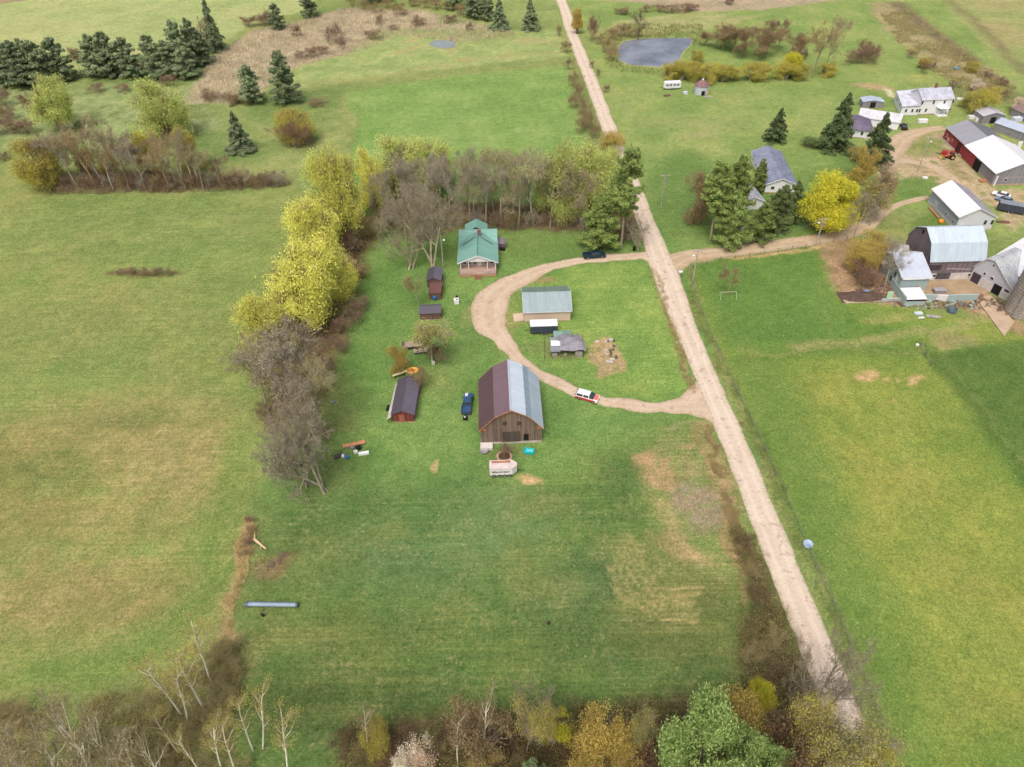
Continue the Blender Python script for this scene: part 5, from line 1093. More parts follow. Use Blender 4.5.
tr = trailer("stock_trailer", "white trailer with rusty orange top and dark lettering parked below the gambrel barn", "trailer", 503.5, 472.5, rad(2), 4.9, 2.1, 2.1, plain("chalky_white", C(232, 230, 232, .85), .6, .1, 1.5), plain("chalky_roof", C(214, 200, 196, .85), .7, .2, 1.5), nose=.9, xs=(-1.7, -.75, .2, 1.15))
m = MB(); m.box((-.4, .62, 2.22), (3.4, .5, .05)); m.build('rust_strip', rust, tr)
m = MB(); rr = random.Random(5)
for k_ in range(9): m.box((-1.9+k_*.36, -1.07, 1.35+rr.uniform(-.05, .05)), (.2+rr.random()*.08, .03, .22+rr.random()*.16))
m.build('lettering', plain("faded_black_lettering", (.03, .03, .035, 1), .7, .3), tr)
trailer("covered_trailer", "dark covered trailer with a grey roof in the yard right of the white roofed shed", "trailer", 1010, 211.5, rad(-28), 6.5, 2.4, 2.4, plain("dark_slate", C(64, 72, 84), .6, .15), plain("slate_roof", C(132, 140, 152), .5, .15), xs=(-.5, .5))
# camper boat by the pond
tr = trailer("old_camper", "white camper trailer with dark windows parked by the grain bin", "camper", 671.5, 88.5, rad(184), 6.2, 2.3, 2.4, plain("camper_white", C(226, 230, 236, .85), .5, .1), WHITE, nose=.7, xs=(0,))
for x in (-2.0, -.7, .7, 2.0): m = MB(); m.box((x, 1.18, 1.7), (.8, .04, .55)); m.build('window', GL, tr)
# hay wagons
wood = boards("wagon_deck", C(178, 160, 148), C(130, 112, 104), .3, False, .7)
def wagon(name, label, px, py, hd, L, W, z=.95, cat="wagon"):
    t = thing(name, label, cat, G(px, py), hd)
    m = MB(); m.box((0, 0, z), (L, W, .12)); m.build('deck', wood, t); m = MB()
    for s in (-1, 1): m.box((0, s*.5, z-.14), (L-.2, .12, .14))
    m.box((L/2+.8, 0, z-.3), (1.8, .1, .1)); m.build('chassis', BLACK, t); wheels(t, (-L/2+.9, L/2-.9), W/2-.25, .38, .22); return t
wg = wagon("hay_wagon", "flat wooden hay wagon left of the bare tree behind the red gabled shed", 414, 347.5, rad(6), 4.6, 1.9)
m = MB(); m.box((-2.3, 0, 1.5), (.08, 1.8, 1.1)); m.build('rear_rack', postm, wg)
wagon("flat_trailer", "small flat trailer just below the wooden hay wagon", 420.5, 352.5, rad(8), 3.0, 1.3, .6, "trailer")
# raft
c = G(412.5, 371.5); t = thing("inflatable_raft", "yellow orange inflatable raft lying behind the red gabled shed", "raft", (c[0], c[1], .0), .1)
m = MB(); R1, R2, r0 = 1.15, .75, .28; nu, nv = 28, 8; vs = [((R1+r0*math.cos(b2))*math.cos(a2), (R2+r0*math.cos(b2))*math.sin(a2), r0+r0*math.sin(b2)) for a2 in [2*math.pi*i/nu for i in range(nu)] for b2 in [2*math.pi*j/nv for j in range(nv)]]
m.add(vs, [(i*nv+j, ((i+1) % nu)*nv+j, ((i+1) % nu)*nv+(j+1) % nv, i*nv+(j+1) % nv) for i in range(nu) for j in range(nv)], 0, True); m.build('tube', plain("raft_yellow", C(250, 190, 90, .9), .5, .1), t)
m = MB(); m.lathe((0, 0, .15), [(0, 0), (.8, 0)], 16); m.build('floor', plain("raft_floor", C(222, 150, 60), .6, .1), t); m = MB(); m.box((.1, 0, .3), (.25, 1.3, .2), .3); m.build('seat', rust, t)
# boards on the shed's far end
m = MB(); m.add([(-1.5, -.5, .9), (1.4, .35, 1.5), (1.4, .9, 1.5), (-1.5, .1, .9), (-1.5, -.5, .8), (1.4, .35, 1.4), (1.4, .9, 1.4), (-1.5, .1, .8)], [(0, 1, 2, 3), (7, 6, 5, 4), (0, 4, 5, 1), (1, 5, 6, 2), (2, 6, 7, 3), (3, 7, 4, 0)])
m.box((-1.4, -.2, .42), (.1, .3, .8)); m.box((1.3, .6, .72), (.1, .3, 1.3)); o = m.build("rough_bench_board", plain("lichen_board", C(196, 190, 160), .9, .3, 2)); o.location = G(400.5, 378); tag(o, "long pale lichen covered board propped at the back end of the red gabled shed", "board")
t = thing("lawn_cart", "black lawn cart beside the west canopy of the red gabled shed", "cart", G(389.5, 410), 1.4); m = MB(); m.box((0, 0, .6), (1.1, .8, .5), taper=1.15); m.build('tub', BLACK, t); wheels(t, (-.2,), .45, .28, .12); m = MB(); m.cyl((.5, 0, .6), (1.2, 0, .8), .03, n=5); m.build('handle', BLACK, t)

# ================================================================== YARD THINGS
def lathe_thing(name, label, cat, px, py, prof, mat, n=16, **kw):
    m = MB(); m.lathe((0, 0, 0), prof, n); o = m.build(name, mat); o.location = G(px, py); return tag(o, label, cat, **kw)
# planter ring
c = G(504.5, 457.5); t = thing("stone_planter", "round stone ring planter with a bare reddish bush in front of the barn", "planter", c); m = MB()
m.lathe((0, 0, 0), [(1.45, 0), (1.5, .45), (1.15, .5), (1.1, .3)], 24); m.build('ring', plain("ring_stone", C(176, 148, 128), .9, .4, 2), t); m = MB(); m.lathe((0, 0, .3), [(0, .02), (1.12, 0)], 20); m.build('soil', plain("planter_soil", C(86, 66, 52), .95, .3, 2), t)
c = G(529, 452.5); t = thing("plastic_tub", "turquoise plastic tub on the grass in front of the barn's right corner", "tub", c, -.15)
m = MB(); m.loft([[(-.9, -.55, 0), (.9, -.55, 0), (.9, .55, 0), (-.9, .55, 0)], [(-1.0, -.65, .6), (1.0, -.65, .6), (1.0, .65, .6), (-1.0, .65, .6)], [(-.9, -.55, .6), (.9, -.55, .6), (.9, .55, .6), (-.9, .55, .6)], [(-.85, -.5, .15), (.85, -.5, .15), (.85, .5, .15), (-.85, .5, .15)]], smooth=False); m.build('shell', plain("turquoise_plastic", C(40, 190, 196, .85), .4, .06), t)
m = MB(); m.box((.1, 0, .56), (1.4, .8, .06)); m.build('cover', plain("turquoise_cover", C(90, 206, 210, .85), .4, .06), t)
lathe_thing("metal_basin", "round grey metal basin by the left corner of the gambrel barn", "basin", 484, 451.5, [(0, .05), (.7, .02), (.85, .45), (.78, .45), (.66, .12), (0, .1)], plain("galvanised", None))
lathe_thing("fence_trough", "round blue grey water trough beside the roadside fence", "trough", 807.5, 545.5, [(0, 0), (.75, 0), (.8, .6), (.72, .6), (.7, .45), (0, .45)], plain("trough_blue", C(168, 190, 214), .4, .1))
# auger
c = G(273.5, 606.5); t = thing("grain_auger", "long blue grey grain auger tube lying on the grass beside the brushy fence line", "auger", c, rad(-2)); m = MB(); m.cyl((-3.7, 0, .55), (3.7, 0, .55), .34, n=12); m.build('tube', plain("auger_steel", C(140, 160, 178, .9), .4, .15, 1), t)
m = MB(); m.cyl((-4.3, 0, .45), (-3.6, 0, .5), .4, n=10); m.build('intake', plain("auger_intake", C(96, 106, 118), .5, .2), t)
m = MB(); m.cyl((3.6, 0, .55), (3.9, 0, .55), .38, n=10); m.build('end_cap', plain("auger_intake", None), t)
m = MB(); m.cyl((-3.9, .34, .72), (3.0, .34, .72), .05, n=5); m.build('drive_shaft', plain("auger_intake", None), t)
m = MB(); m.cyl((-1.2, 0, .5), (-1.3, -1.5, .25), .05, n=5); m.build('axle_arm', BLACK, t)
m = MB(); m.cyl((-1.3, -1.7, .3), (-1.1, -1.5, .3), .32, n=14); m.build('wheel', BLACK, t)
# junk beside the bare trees
def block(name, label, cat, px, py, d, rz, mat, z=None, group=None, taper=1.0):
    m = MB(); m.box((0, 0, d[2]/2), d, taper=taper); dx = d[0]*.5
    m.box((d[0]*.1, 0, d[2]+.03), (d[0]*.6, d[1]*.7, .06)); o = m.build(name, mat, bev=.02); o.location = G(px, py); o.rotation_euler.z = rz; return tag(o, label, cat, group)
c = G(354, 445.5); m = MB(); rr = random.Random(3)
for k_ in range(3): m.cyl((-2.2+rr.random()*.4, -.2+k_*.25, .22), (2.2, k_*.25, .25+.05*k_), .18, n=8)
o = m.build("log_stack", plain("orange_timber", C(190, 138, 100), .8, .25, 2)); o.location = c; o.rotation_euler.z = rad(12); tag(o, "orange brown logs lying among the junk by the bare trees", "logs")
block("white_tank", "long white tank lying at the right end of the junk row", "tank", 364, 454.2, (1.9, .6, .5), rad(12), WHITE)
block("white_crate", "white crate between the logs and the long white tank", "crate", 356, 452.6, (.7, .5, .5), .3, WHITE2)
block("dark_engine", "dark scrap engine beside the orange brown logs", "scrap", 358.5, 448.8, (1.0, .8, .7), .3, BLACK)
block("grey_scrap_box", "light grey scrap box just under the orange brown logs", "scrap", 352.5, 448.5, (.6, .4, .4), .4, plain("galvanised", None))
block("dark_scrap_frame", "dark scrap frame left of the small blue bucket", "scrap", 338.5, 457, (1.5, .7, .5), .5, plain("scrap_dark", C(82, 74, 80), .8, .3, 2))
block("white_box", "small white box beside the blue bucket under the bare trees", "box", 343, 456.8, (.5, .5, .5), .2, WHITE)
lathe_thing("blue_bucket", "small blue bucket lying under the bare trees", "bucket", 347.5, 458, [(0, 0), (.3, 0), (.36, .5), (.3, .5), (.26, .1), (0, .1)], plain("blue_plastic", None))
t = thing("abandoned_mower", "dark abandoned riding mower at the left foot of the bare trees", "mower", G(299, 465.8), .5); m = MB(); m.box((.3, 0, .55), (.9, .6, .5), taper=.85); m.box((-.5, 0, .4), (.7, .7, .3)); m.build('body', BLACK, t, bev=.04); m = MB(); m.box((-.5, 0, .75), (.3, .4, .4)); m.build('seat', plain("scrap_dark", None), t); wheels(t, (-.55, .6), .42, .24, .14)
m = MB(); m.box((0, 0, .2), (.5, .3, .25)); m.lathe((.5, .1, .0), [(0, 0), (.12, 0), (.14, .3), (0, .3)], 8); o = m.build("scrap_cans", WHITE2); o.location = G(293, 467.3); tag(o, "small pale scrap cans left of the abandoned mower", "scrap")
block("tilted_panel", "small blue grey panel lying at the edge of the bare grey trees", "panel", 333, 402.2, (1.1, .35, .2), rad(40), plain("panel_grey", C(130, 140, 158), .5, .1))
lathe_thing("wheelie_bin", "black wheeled bin standing at the end of the driveway", "bin", 634, 250.5, [(0, 0), (.32, 0), (.4, 1.0), (.4, 1.1), (0, 1.15)], BLACK, 8)
block("tree_stump_pile", "pale cut stump standing at the foot of the bare tree below the hay wagon", "stump", 433.5, 364.5, (.6, .5, .8), .4, plain("cut_wood", C(214, 206, 196), .8, .2, 3))
block("white_feed_bag", "white bag lying near the trees right of the hay field corner", "bag", 353, 248.2, (.8, .5, .3), .4, WHITE2)
block("lawn_lump", "dark round lump of hay lying in the middle of the south field", "hay lump", 548.5, 623.5, (.55, .4, .3), .6, plain("dark_hay", C(70, 56, 44), .95, .3, 4))
# vegetable plot litter
rr = random.Random(12); wtxt = ["upper left", "upper middle", "upper right"]
for i, (px, py, w1, d1, lb) in enumerate(((597, 342, 1.0, .5, "white plastic sheet at the upper left of the vegetable plot"), (605.5, 342, .7, .5, "white plastic crate at the top middle of the vegetable plot"), (610.5, 340, 1.1, .6, "white plastic crate at the top right of the vegetable plot"),
        (606, 350.5, .7, .5, "small white pot in the middle of the vegetable plot"), (606.5, 354.5, .5, .5, "lowest small white pot beside the dark bed of the vegetable plot"), (612, 359.5, 1.1, .5, "upper of the two white sheets low in the vegetable plot"), (609.5, 362, 1.6, .5, "lower and longer of the two white sheets in the vegetable plot"))):
    m = MB(); m.box((0, 0, .15), (w1, d1, .3), taper=.8); m.box((w1*.1, 0, .33), (w1*.5, d1*.6, .06)); o = m.build("garden_cover", plain("dirty_plastic", C(206, 204, 196, .8), .6, .15, 2), bev=.03); o.location = G(px, py); o.rotation_euler.z = rr.uniform(-.3, .3); tag(o, lb, "garden cover")
m = MB()
for k_ in range(9): m.box((rr.uniform(-.7, .7), rr.uniform(-3, 3), .12), (rr.uniform(.4, .8), rr.uniform(.3, .6), .24), rr.uniform(0, 3))
o = m.build("compost_bed", plain("garden_debris", C(96, 92, 84), .9, .35, 3)); o.location = G(612.5, 349.5); tag(o, "dark bed of plant debris in the vegetable plot", "garden bed")
# pond-side junk
for px, py, d, mt, lb in ((667, 96, (2.4, 1.0, .5), plain("brown_junk", C(126, 96, 84), .9, .3, 2), "brown heap of boards below the white camper"), (685, 94, (1.5, 1.2, .9), plain("pale_blue_sheet", C(200, 210, 226), .6, .1), "pale blue sheet covered box below the white camper"), (707, 94, (.8, .8, 1.1), plain("orange_plastic", None), "orange barrel stand right of the grain bin doorway"), (708.5, 97, (3.0, .8, .2), plain("bleached_board", None), "pale boards on the ground below the grain bin")):
    block("junk_pile", lb, "junk", px, py, d, .1, mt)
# right farm bits
lathe_thing("bale_feeder", "dark round bale feeder in the rubble below the mint wall", "feeder", 951.5, 311.5, [(1.0, 0), (1.05, .9), (.95, .9), (.9, .1), (0, .1)], plain("feeder_dark", C(78, 96, 104), .6, .2))
for px, py, d, mt, lb, ct in ((918, 314, (1.8, .9, .4), plain("pale_blue_sheet", None), "pale blue scrap on the grass below the mint wall", "scrap"), (921, 318, (1.4, .5, .2), WHITE2, "white scrap board lying below the pale blue scrap", "board"),
      (933, 316.5, (3.0, .9, .12), plain("bleached_board", None), "pale plank heap on the grass between the scrap and the bale feeder", "planks"), (917, 345.5, (.6, .4, .4), WHITE, "white bucket on the cattle track in the pasture", "bucket"),
      (924.5, 178.5, (1.5, 1.0, .5), WHITE2, "white stone on the small lawn inside the farm road", "stone"), (922, 122.5, (3.0, 1.2, 1.1), WHITE, "white fuel tank on the grass in front of the white house", "tank"),
      (983, 181.5, (2.2, 1.4, .5), plain("orange_lumber", None), "orange lumber heap by the doorway of the weathered grey barn", "lumber"), (971, 118.5, (2.2, 1.6, 1.0), WHITE2, "white wrapped bale left of the small weathered shed", "bale"), (978, 121, (1.9, 1.5, 1.0), WHITE, "white wrapped bale touching the roof line of the red barn", "bale"),
      (1016, 121, (3.0, 1.8, 1.3), plain("pale_blue_sheet", None), "pale blue covered boat near the right frame edge", "boat"), (960, 99.5, (2.4, 1.2, .5), WHITE2, "white trough on the grass right of the white house", "trough"), (956, 69.5, (1.6, 1.2, .8), plain("sky_blue_tarp", C(110, 160, 200), .5, .1), "small blue tarp in the scrub behind the white house", "tarp"),
      (1003, 222.5, (3.2, .8, .4), plain("brown_junk", None), "brown plank heap below the dark covered trailer", "planks"), (1018, 148, (1.2, .5, 2.0), WHITE, "white board leaning on the light blue roofed shed at the right edge", "board"), (873.5, 272.5, (1.0, .8, .5), WHITE2, "white bag in the dirt under the orange bush", "bag"), (866, 292, (1.1, .7, .4), plain("sky_blue_tarp", None), "blue scrap at the left of the manure pad", "scrap")):
    o = block(ct.replace(' ', '_'), lb, ct, px, py, d, rr.uniform(-.3, .3), mt)
# rubble: many stones, nobody could count them
def rubble(name, label, pts, n, seed, mats, s0=.15, s1=.5, wide=1.5):
    r = random.Random(seed); m = MB(); P = [G(*p) for p in pts]
    for _ in range(n):
        i = r.randrange(len(P)-1); f = r.random(); x = P[i][0]*(1-f)+P[i+1][0]*f+r.gauss(0, wide); y = P[i][1]*(1-f)+P[i+1][1]*f+r.gauss(0, wide*.6); s = r.uniform(s0, s1)
        m.box((x, y, s*.25), (s*r.uniform(.7, 1.8), s*r.uniform(.6, 1.2), s*.6), r.uniform(0, 3), r.randrange(len(mats)), r.uniform(.6, 1))
    return tag(m.build(name, mats), label, "rubble", kind='stuff')
rubble("rubble", "broken stone and scrap strewn in front of the mint yard wall", [(900, 303), (940, 304), (975, 305)], 260, 1, [plain("stone_a", C(160, 140, 118, .7), .9, .3, 3), plain("stone_b", C(120, 104, 90, .7), .9, .3, 3), plain("stone_a", None), plain("stone_b", None), plain("mint_scrap", C(160, 180, 176, .8), .8, .2)], .12, .6, 1.6)
rubble("rubble", "scattered bricks and branches in the dirt beside the milk house", [(872, 293), (882, 285), (880, 298)], 120, 2, [plain("stone_a", None), plain("brick_scrap", C(138, 106, 90), .9, .3, 3), plain("stone_b", None)], .2, .8, 1.5)
rubble("rubble", "scrap scattered at the foot of the silo", [(978, 300), (995, 303), (1008, 312)], 90, 4, [plain("stone_b", None), plain("brick_scrap", None), plain("stone_a", None)], .2, .8, 1.2)
# manure pile
m = MB(); rr = random.Random(8); ng = 16; c = G(861, 297); vs = []
for j in range(ng+1):
    for i in range(ng+1):
        u, v = i/ng*2-1, j/ng*2-1; h = max(0, 1-u*u-v*v); vs.append((c[0]+u*5.2+rr.uniform(-.15, .15), c[1]+v*2.2, .1+.7*h**.7*(1+.3*math.sin(7*u)*math.cos(5*v))+rr.uniform(0, .12)*(h > 0)-(.15 if h == 0 else 0)))
m.add(vs, [(j*(ng+1)+i, j*(ng+1)+i+1, (j+1)*(ng+1)+i+1, (j+1)*(ng+1)+i) for j in range(ng) for i in range(ng)], 0, False)
tag(m.build("manure_heap", plain("manure", C(92, 76, 68), .95, .3, 2)), "dark manure heap on the concrete feeding pad", "manure heap")

# ================================================================== POLES, WIRES, FENCES
polem = plain("pole_wood", C(176, 166, 156), .9, .2, 2)
def upole(label, bx, by, H, arms=1, lamp=None, box=False):
    c = G(bx, by); t = thing("utility_pole", label, "utility pole", c); m = MB(); m.cyl((0, 0, 0), (0, 0, H), .17, .11, n=8); m.build('pole', polem, t)
    for k_ in range(arms):
        m = MB(); m.box((0, 0, H-.4-k_*.9), (2.4, .12, .14)); a_ = m.build('crossarm', polem, t)
        for x in (-1.1, -.5, .5, 1.1): m = MB(); m.cyl((x, 0, H-.34-k_*.9), (x, 0, H-.12-k_*.9), .05, n=6); m.build('insulator', WHITE2, a_)
    if box: m = MB(); m.cyl((.35, 0, H-2.2), (.35, 0, H-1.3), .25, n=10); m.build('transformer', plain("galvanised", None), t)
    if lamp: m = MB(); m.cyl((0, 0, H-1.5), (lamp[0], lamp[1], H-1.2), .04, n=5); l_ = m.build('lamp_arm', plain("galvanised", None), t); m = MB(); m.lathe((lamp[0], lamp[1], H-1.45), [(0, .3), (.25, .2), (.32, 0), (0, -.05)], 10); m.build('lamp_shade', WHITE, l_)
    return (c[0], c[1], H)
p1 = upole("tall utility pole on the grass right of the main road north of the junction", 661, 207, 9.8, 1, None, True)
p2 = upole("utility pole with a white lamp at the southeast corner of the road junction", 692.5, 282, 9.0, 1, (-.9, -.3))
p3 = upole("utility pole on the lawn between the farm road and the red barn", 917.5, 172, 11.0, 1, (.3, -.5))
p4 = upole("utility pole with white equipment beside the farm road left of the bare tree", 815.5, 246, 8.0, 1, (-.8, .2), True)
p5 = upole("utility pole with a white lamp left of the green roofed farmhouse", 443.5, 268.5, 9.5, 0, (.7, 0))
p6 = upole("plain utility pole directly behind the green roofed farmhouse", 474.5, 222, 7.5, 0)
def wire(label, a, b, sag=1.0, offs=(0,)):
    t = thing("power_line", label, "power line", (0, 0, 0))
    for o_ in offs:
        m = MB(); pts = []
        for i in range(13):
            f = i/12; pts.append((a[0]*(1-f)+b[0]*f+o_, a[1]*(1-f)+b[1]*f, (a[2]-.15)*(1-f)+(b[2]-.15)*f-4*sag*f*(1-f)))
        for q, r_ in zip(pts[:-1], pts[1:]): m.cyl(q, r_, .022, n=3, caps=False)
        m.build('wire', plain("wire_grey", C(120, 122, 120), .6, .1), t)
wire("overhead wires between the two utility poles at the road junction", p1, p2, .8, (-.5, .5)); wire("overhead wires from the junction pole to the pole by the farm road", p2, p4, 1.4, (-.4, .4)); wire("overhead wire from the farm road pole up to the pole near the red barn", p4, p3, 1.5, (0,)); 
wire("overhead wire from the roadside pole to the pole behind the green roofed farmhouse", (p1[0], p1[1], p1[2]-.4), p6, 2.0, (0,)); wire("short overhead wire between the two poles at the green roofed farmhouse", p5, p6, .5, (0,))
def fence(label, pts, gap, H=1.2, nw=3, postr=.07, mat=postm, nm="wire_fence"):
    P = catmull([G(*p) for p in pts], .5); cl = np.concatenate([[0], np.cumsum(np.linalg.norm(np.diff(P, axis=0), axis=1))]); n = int(cl[-1]/gap)
    t = thing(nm, label, "fence", (0, 0, 0)); q = [(np.interp(i*gap, cl, P[:, 0]), np.interp(i*gap, cl, P[:, 1])) for i in range(n+1)]; r = random.Random(len(pts)*7)
    for x, y in q: m = MB(); m.cyl((x, y, 0), (x+r.uniform(-.06, .06), y+r.uniform(-.06, .06), H*r.uniform(.95, 1.1)), postr, n=5); m.build('post', mat, t)
    for k_ in range(nw):
        z = H*(k_+1)/(nw+.2); m = MB()
        for a, b_ in zip(q[:-1], q[1:]): m.cyl((a[0], a[1], z), (b_[0], b_[1], z), .018, n=3, caps=False)
        m.build('wire', plain("galvanised", None), t)
fence("post and wire fence along the right side of the main road", [(690, 270), (697, 300), (716, 345), (737, 392), (760, 440), (784, 492), (807, 547), (836, 612), (868, 690), (900, 775)], 3.2, mat=plain("weathered_post", C(150, 146, 132), .9, .2, 3), postr=.055)
fence("post and wire fence along the south side of the farm road", [(693, 268), (720, 261), (760, 255), (800, 248), (848, 240)], 4.0)
fence("faint wire fence across the pasture below the cattle yard", [(920, 345), (930, 365), (936, 372)], 3.5)
fence("wooden post fence behind the weathered shed near the right edge", [(985, 131), (1000, 128), (1014, 130)], 2.2, 1.3, 2, .09, postm, "paddock_fence")
# swing frame
c = G(727.5, 298); t = thing("swing_frame", "pale pipe swing frame under the small bare tree in the pasture", "swing frame", c, .03)
GP = plain("grey_pipe", C(186, 190, 176, .9), .6, .1); m = MB(); m.cyl((-1.8, 0, 1.7), (1.8, 0, 1.7), .06, n=6); m.build('top_bar', GP, t)
for s in (-1, 1):
    for q in (-1, 1): m = MB(); m.cyl((s*1.8, 0, 1.7), (s*1.9, q*.8, 0), .06, n=6); m.build('leg', GP, t)
for px, py, lb in ((681, 276, "white mailbox on a post at the road junction by the fence corner"), (700.5, 291.5, "yellow topped marker post in the pasture corner near the junction pole")):
    t = thing("mailbox" if px < 690 else "marker_post", lb, "mailbox" if px < 690 else "marker post", G(px, py)); m = MB(); m.cyl((0, 0, 0), (0, 0, 1.1), .05, n=6); m.build('post', postm, t)
    m = MB(); m.box((-.2, 0, 1.25), (.9 if px < 690 else .15, .4 if px < 690 else .15, .35 if px < 690 else .8)); m.build('box' if px < 690 else 'cap', WHITE if px < 690 else plain("marker_yellow", C(200, 200, 90), .6, .1), t, bev=.04)
t = thing("driftwood_trunk", "pale fallen trunk sticking out of the brushy fence line", "fallen trunk", G(261, 545.5), rad(-38)); m = MB(); m.cyl((-1.6, 0, .5), (1.4, 0, .2), .26, .12, n=8); m.build('trunk', plain("bleached_trunk", C(214, 186, 150), .9, .2, 2), t); m = MB(); m.cyl((-1.5, 0, .5), (-2.2, .7, .9), .14, .05, n=6); m.cyl((.3, 0, .35), (.9, -.8, .5), .1, .03, n=5); m.build('branch', plain("bleached_trunk", None), t)
# ================================================================== VEGETATION
BARK_G = plain("grey_bark", C(150, 142, 128, 1.15), .9, .3, 2); BARK_P = plain("pale_bark", C(158, 150, 130, 1.0), .9, .3, 2); BARK_D = plain("dark_bark", C(88, 76, 66), .9, .3, 2); BIRCH = plain("birch_bark", C(228, 222, 206, 1), .8, .2, 2.5); BARK_R = plain("reddish_twigs", C(132, 110, 98, 1.1), .9, .3, 2)
BARK_B = plain("tan_twigs", C(148, 132, 102, 1.1), .9, .3, 2)
BARK_H = plain('hedge_twigs', C(104, 90, 66), .9, .3, 2)  # darker twig brown, with the hedge's inner shade put into the colour
BARK_TW = plain('birch_twigs', C(172, 160, 130, .95), .9, .3, 2)
def unit(v):
    l = math.sqrt(v[0]**2+v[1]**2+v[2]**2)+1e-9; return (v[0]/l, v[1]/l, v[2]/l)
def skeleton(rng, H, r0, P):
    """P: dict of per-level lists -> segments (p, q, r, r2, level), tips"""
    segs, tips = [], []; mx = P['max']; g = rng.gauss
    def grow(p, d, L, r, lv):
        n = P['n'][lv]; st = L/n; wob = P['wob'][lv]; gr = P['up'][lv]
        for i in range(n):
            d = unit((d[0]+g(0, wob), d[1]+g(0, wob), d[2]+g(0, wob)+gr)); q = (p[0]+d[0]*st, p[1]+d[1]*st, p[2]+d[2]*st)
            if q[2] < .1: q = (q[0], q[1], .1)
            r2 = r*(1-.75/n) if lv else r*(1-.6/n); segs.append((p, q, r, r2, lv))
            if lv < mx and (i+1)/n >= P['start'][lv]:
                for _ in range(P['kids'][lv]):
                    a = P['ang'][lv]*rng.uniform(.65, 1.3); az = rng.uniform(0, 6.283)
                    u = unit((-d[1], d[0], 1e-3)) if abs(d[2]) < .99 else (1, 0, 0); v = (d[1]*u[2]-d[2]*u[1], d[2]*u[0]-d[0]*u[2], d[0]*u[1]-d[1]*u[0])
                    s, c = math.sin(a), math.cos(a); ca, sa = math.cos(az), math.sin(az)
                    cd = unit(tuple(d[k]*c+(u[k]*ca+v[k]*sa)*s for k in range(3)))
                    grow(q, cd, L*P['lr'][lv]*rng.uniform(.6, 1.15)*(1-P['shr'][lv]*i/n), r2*.58, lv+1)
            p, r = q, r2
        if lv >= mx: tips.append(p)
    for k in range(P.get('stems', 1)):
        sp = P.get('spread', 0); d = unit((g(0, sp), g(0, sp), 1)); grow((g(0, P.get('base', .0)), g(0, P.get('base', .0)), -.1), d, H*P['h0']*rng.uniform(.85, 1.1), r0, 0)
    return segs, tips
def tubes(segs, rmin, maxlv=9, minlv=0):
    S = [s for s in segs if minlv <= s[4] <= maxlv]
    if not S: return np.zeros((0, 3)), np.zeros((0, 4), int)
    A = np.array([s[0] for s in S]); B = np.array([s[1] for s in S]); R1 = np.maximum([s[2] for s in S], rmin); R2 = np.maximum([s[3] for s in S], rmin); LV = np.array([s[4] for s in S])
    D = B-A; D /= np.linalg.norm(D, axis=1)[:, None]+1e-9; U = np.cross(D, np.where(abs(D[:, 2:3]) < .9, [[0, 0, 1.]], [[1., 0, 0]])); U /= np.linalg.norm(U, axis=1)[:, None]; W = np.cross(D, U)
    Vs, Qs, off = [], [], 0
    for sel, k in ((LV <= 1, 6), ((LV == 2), 4), (LV >= 3, 3)):
        if not sel.any(): continue
        a, b_, u, w_, r1, r2 = A[sel], B[sel]+D[sel]*R2[sel][:, None]*.3, U[sel], W[sel], R1[sel], R2[sel]; n = len(a); t = np.arange(k)*2*np.pi/k
        ring = u[:, None]*np.cos(t)[None, :, None]+w_[:, None]*np.sin(t)[None, :, None]
        V = np.concatenate([a[:, None]+ring*r1[:, None, None], b_[:, None]+ring*r2[:, None, None]], 1).reshape(-1, 3)
        base = np.arange(n)[:, None]*2*k; i = np.arange(k)[None]; Q = np.stack([base+i, base+(i+1) % k, base+k+(i+1) % k, base+k+i], 2).reshape(-1, 4)
        Vs.append(V); Qs.append(Q+off); off += len(V)
    return np.concatenate(Vs), np.concatenate(Qs)
def leaves(cent, size, rs, el=1.4, flat=0.0):
    n = len(cent); a = rs.normal(size=(n, 3)); a[:, 2] *= (1-flat); a /= np.linalg.norm(a, axis=1)[:, None]; b_ = rs.normal(size=(n, 3)); b_[:, 2] *= (1-flat); b_ = b_-a*(a*b_).sum(1)[:, None]; b_ /= np.linalg.norm(b_, axis=1)[:, None]+1e-9
    s = size*rs.uniform(.6, 1.4, n)[:, None]; u, v = a*s*el*.5, b_*s*.5
    V = np.stack([cent-u, cent-v*.9+u*.1, cent+u, cent+v*.9+u*.1], 1).reshape(-1, 3); return V, np.arange(4*n).reshape(-1, 4)
def merge(parts):
    V, Q, M_, off = [], [], [], 0
    for v, q, mi in parts:
        if len(v) == 0: continue
        V.append(v); Q.append(q+off); M_.append(np.full(len(q), mi)); off += len(v)
    return np.concatenate(V), np.concatenate(Q), np.concatenate(M_)
PROTO = {}
def proto(kind, var, H, woodmesh, crown, rad_):
    PROTO.setdefault(kind, []).append(dict(H=H, wood=woodmesh, crown=crown, R=rad_))
def clump_pts(tips, n, sig, rs, droop=0.0):
    T = np.array(tips); c = T[rs.integers(0, len(T), n)]+rs.normal(size=(n, 3))*sig
    if droop: c[:, 2] -= rs.random(n)**1.5*droop
    c[:, 2] = np.maximum(c[:, 2], .3); return c
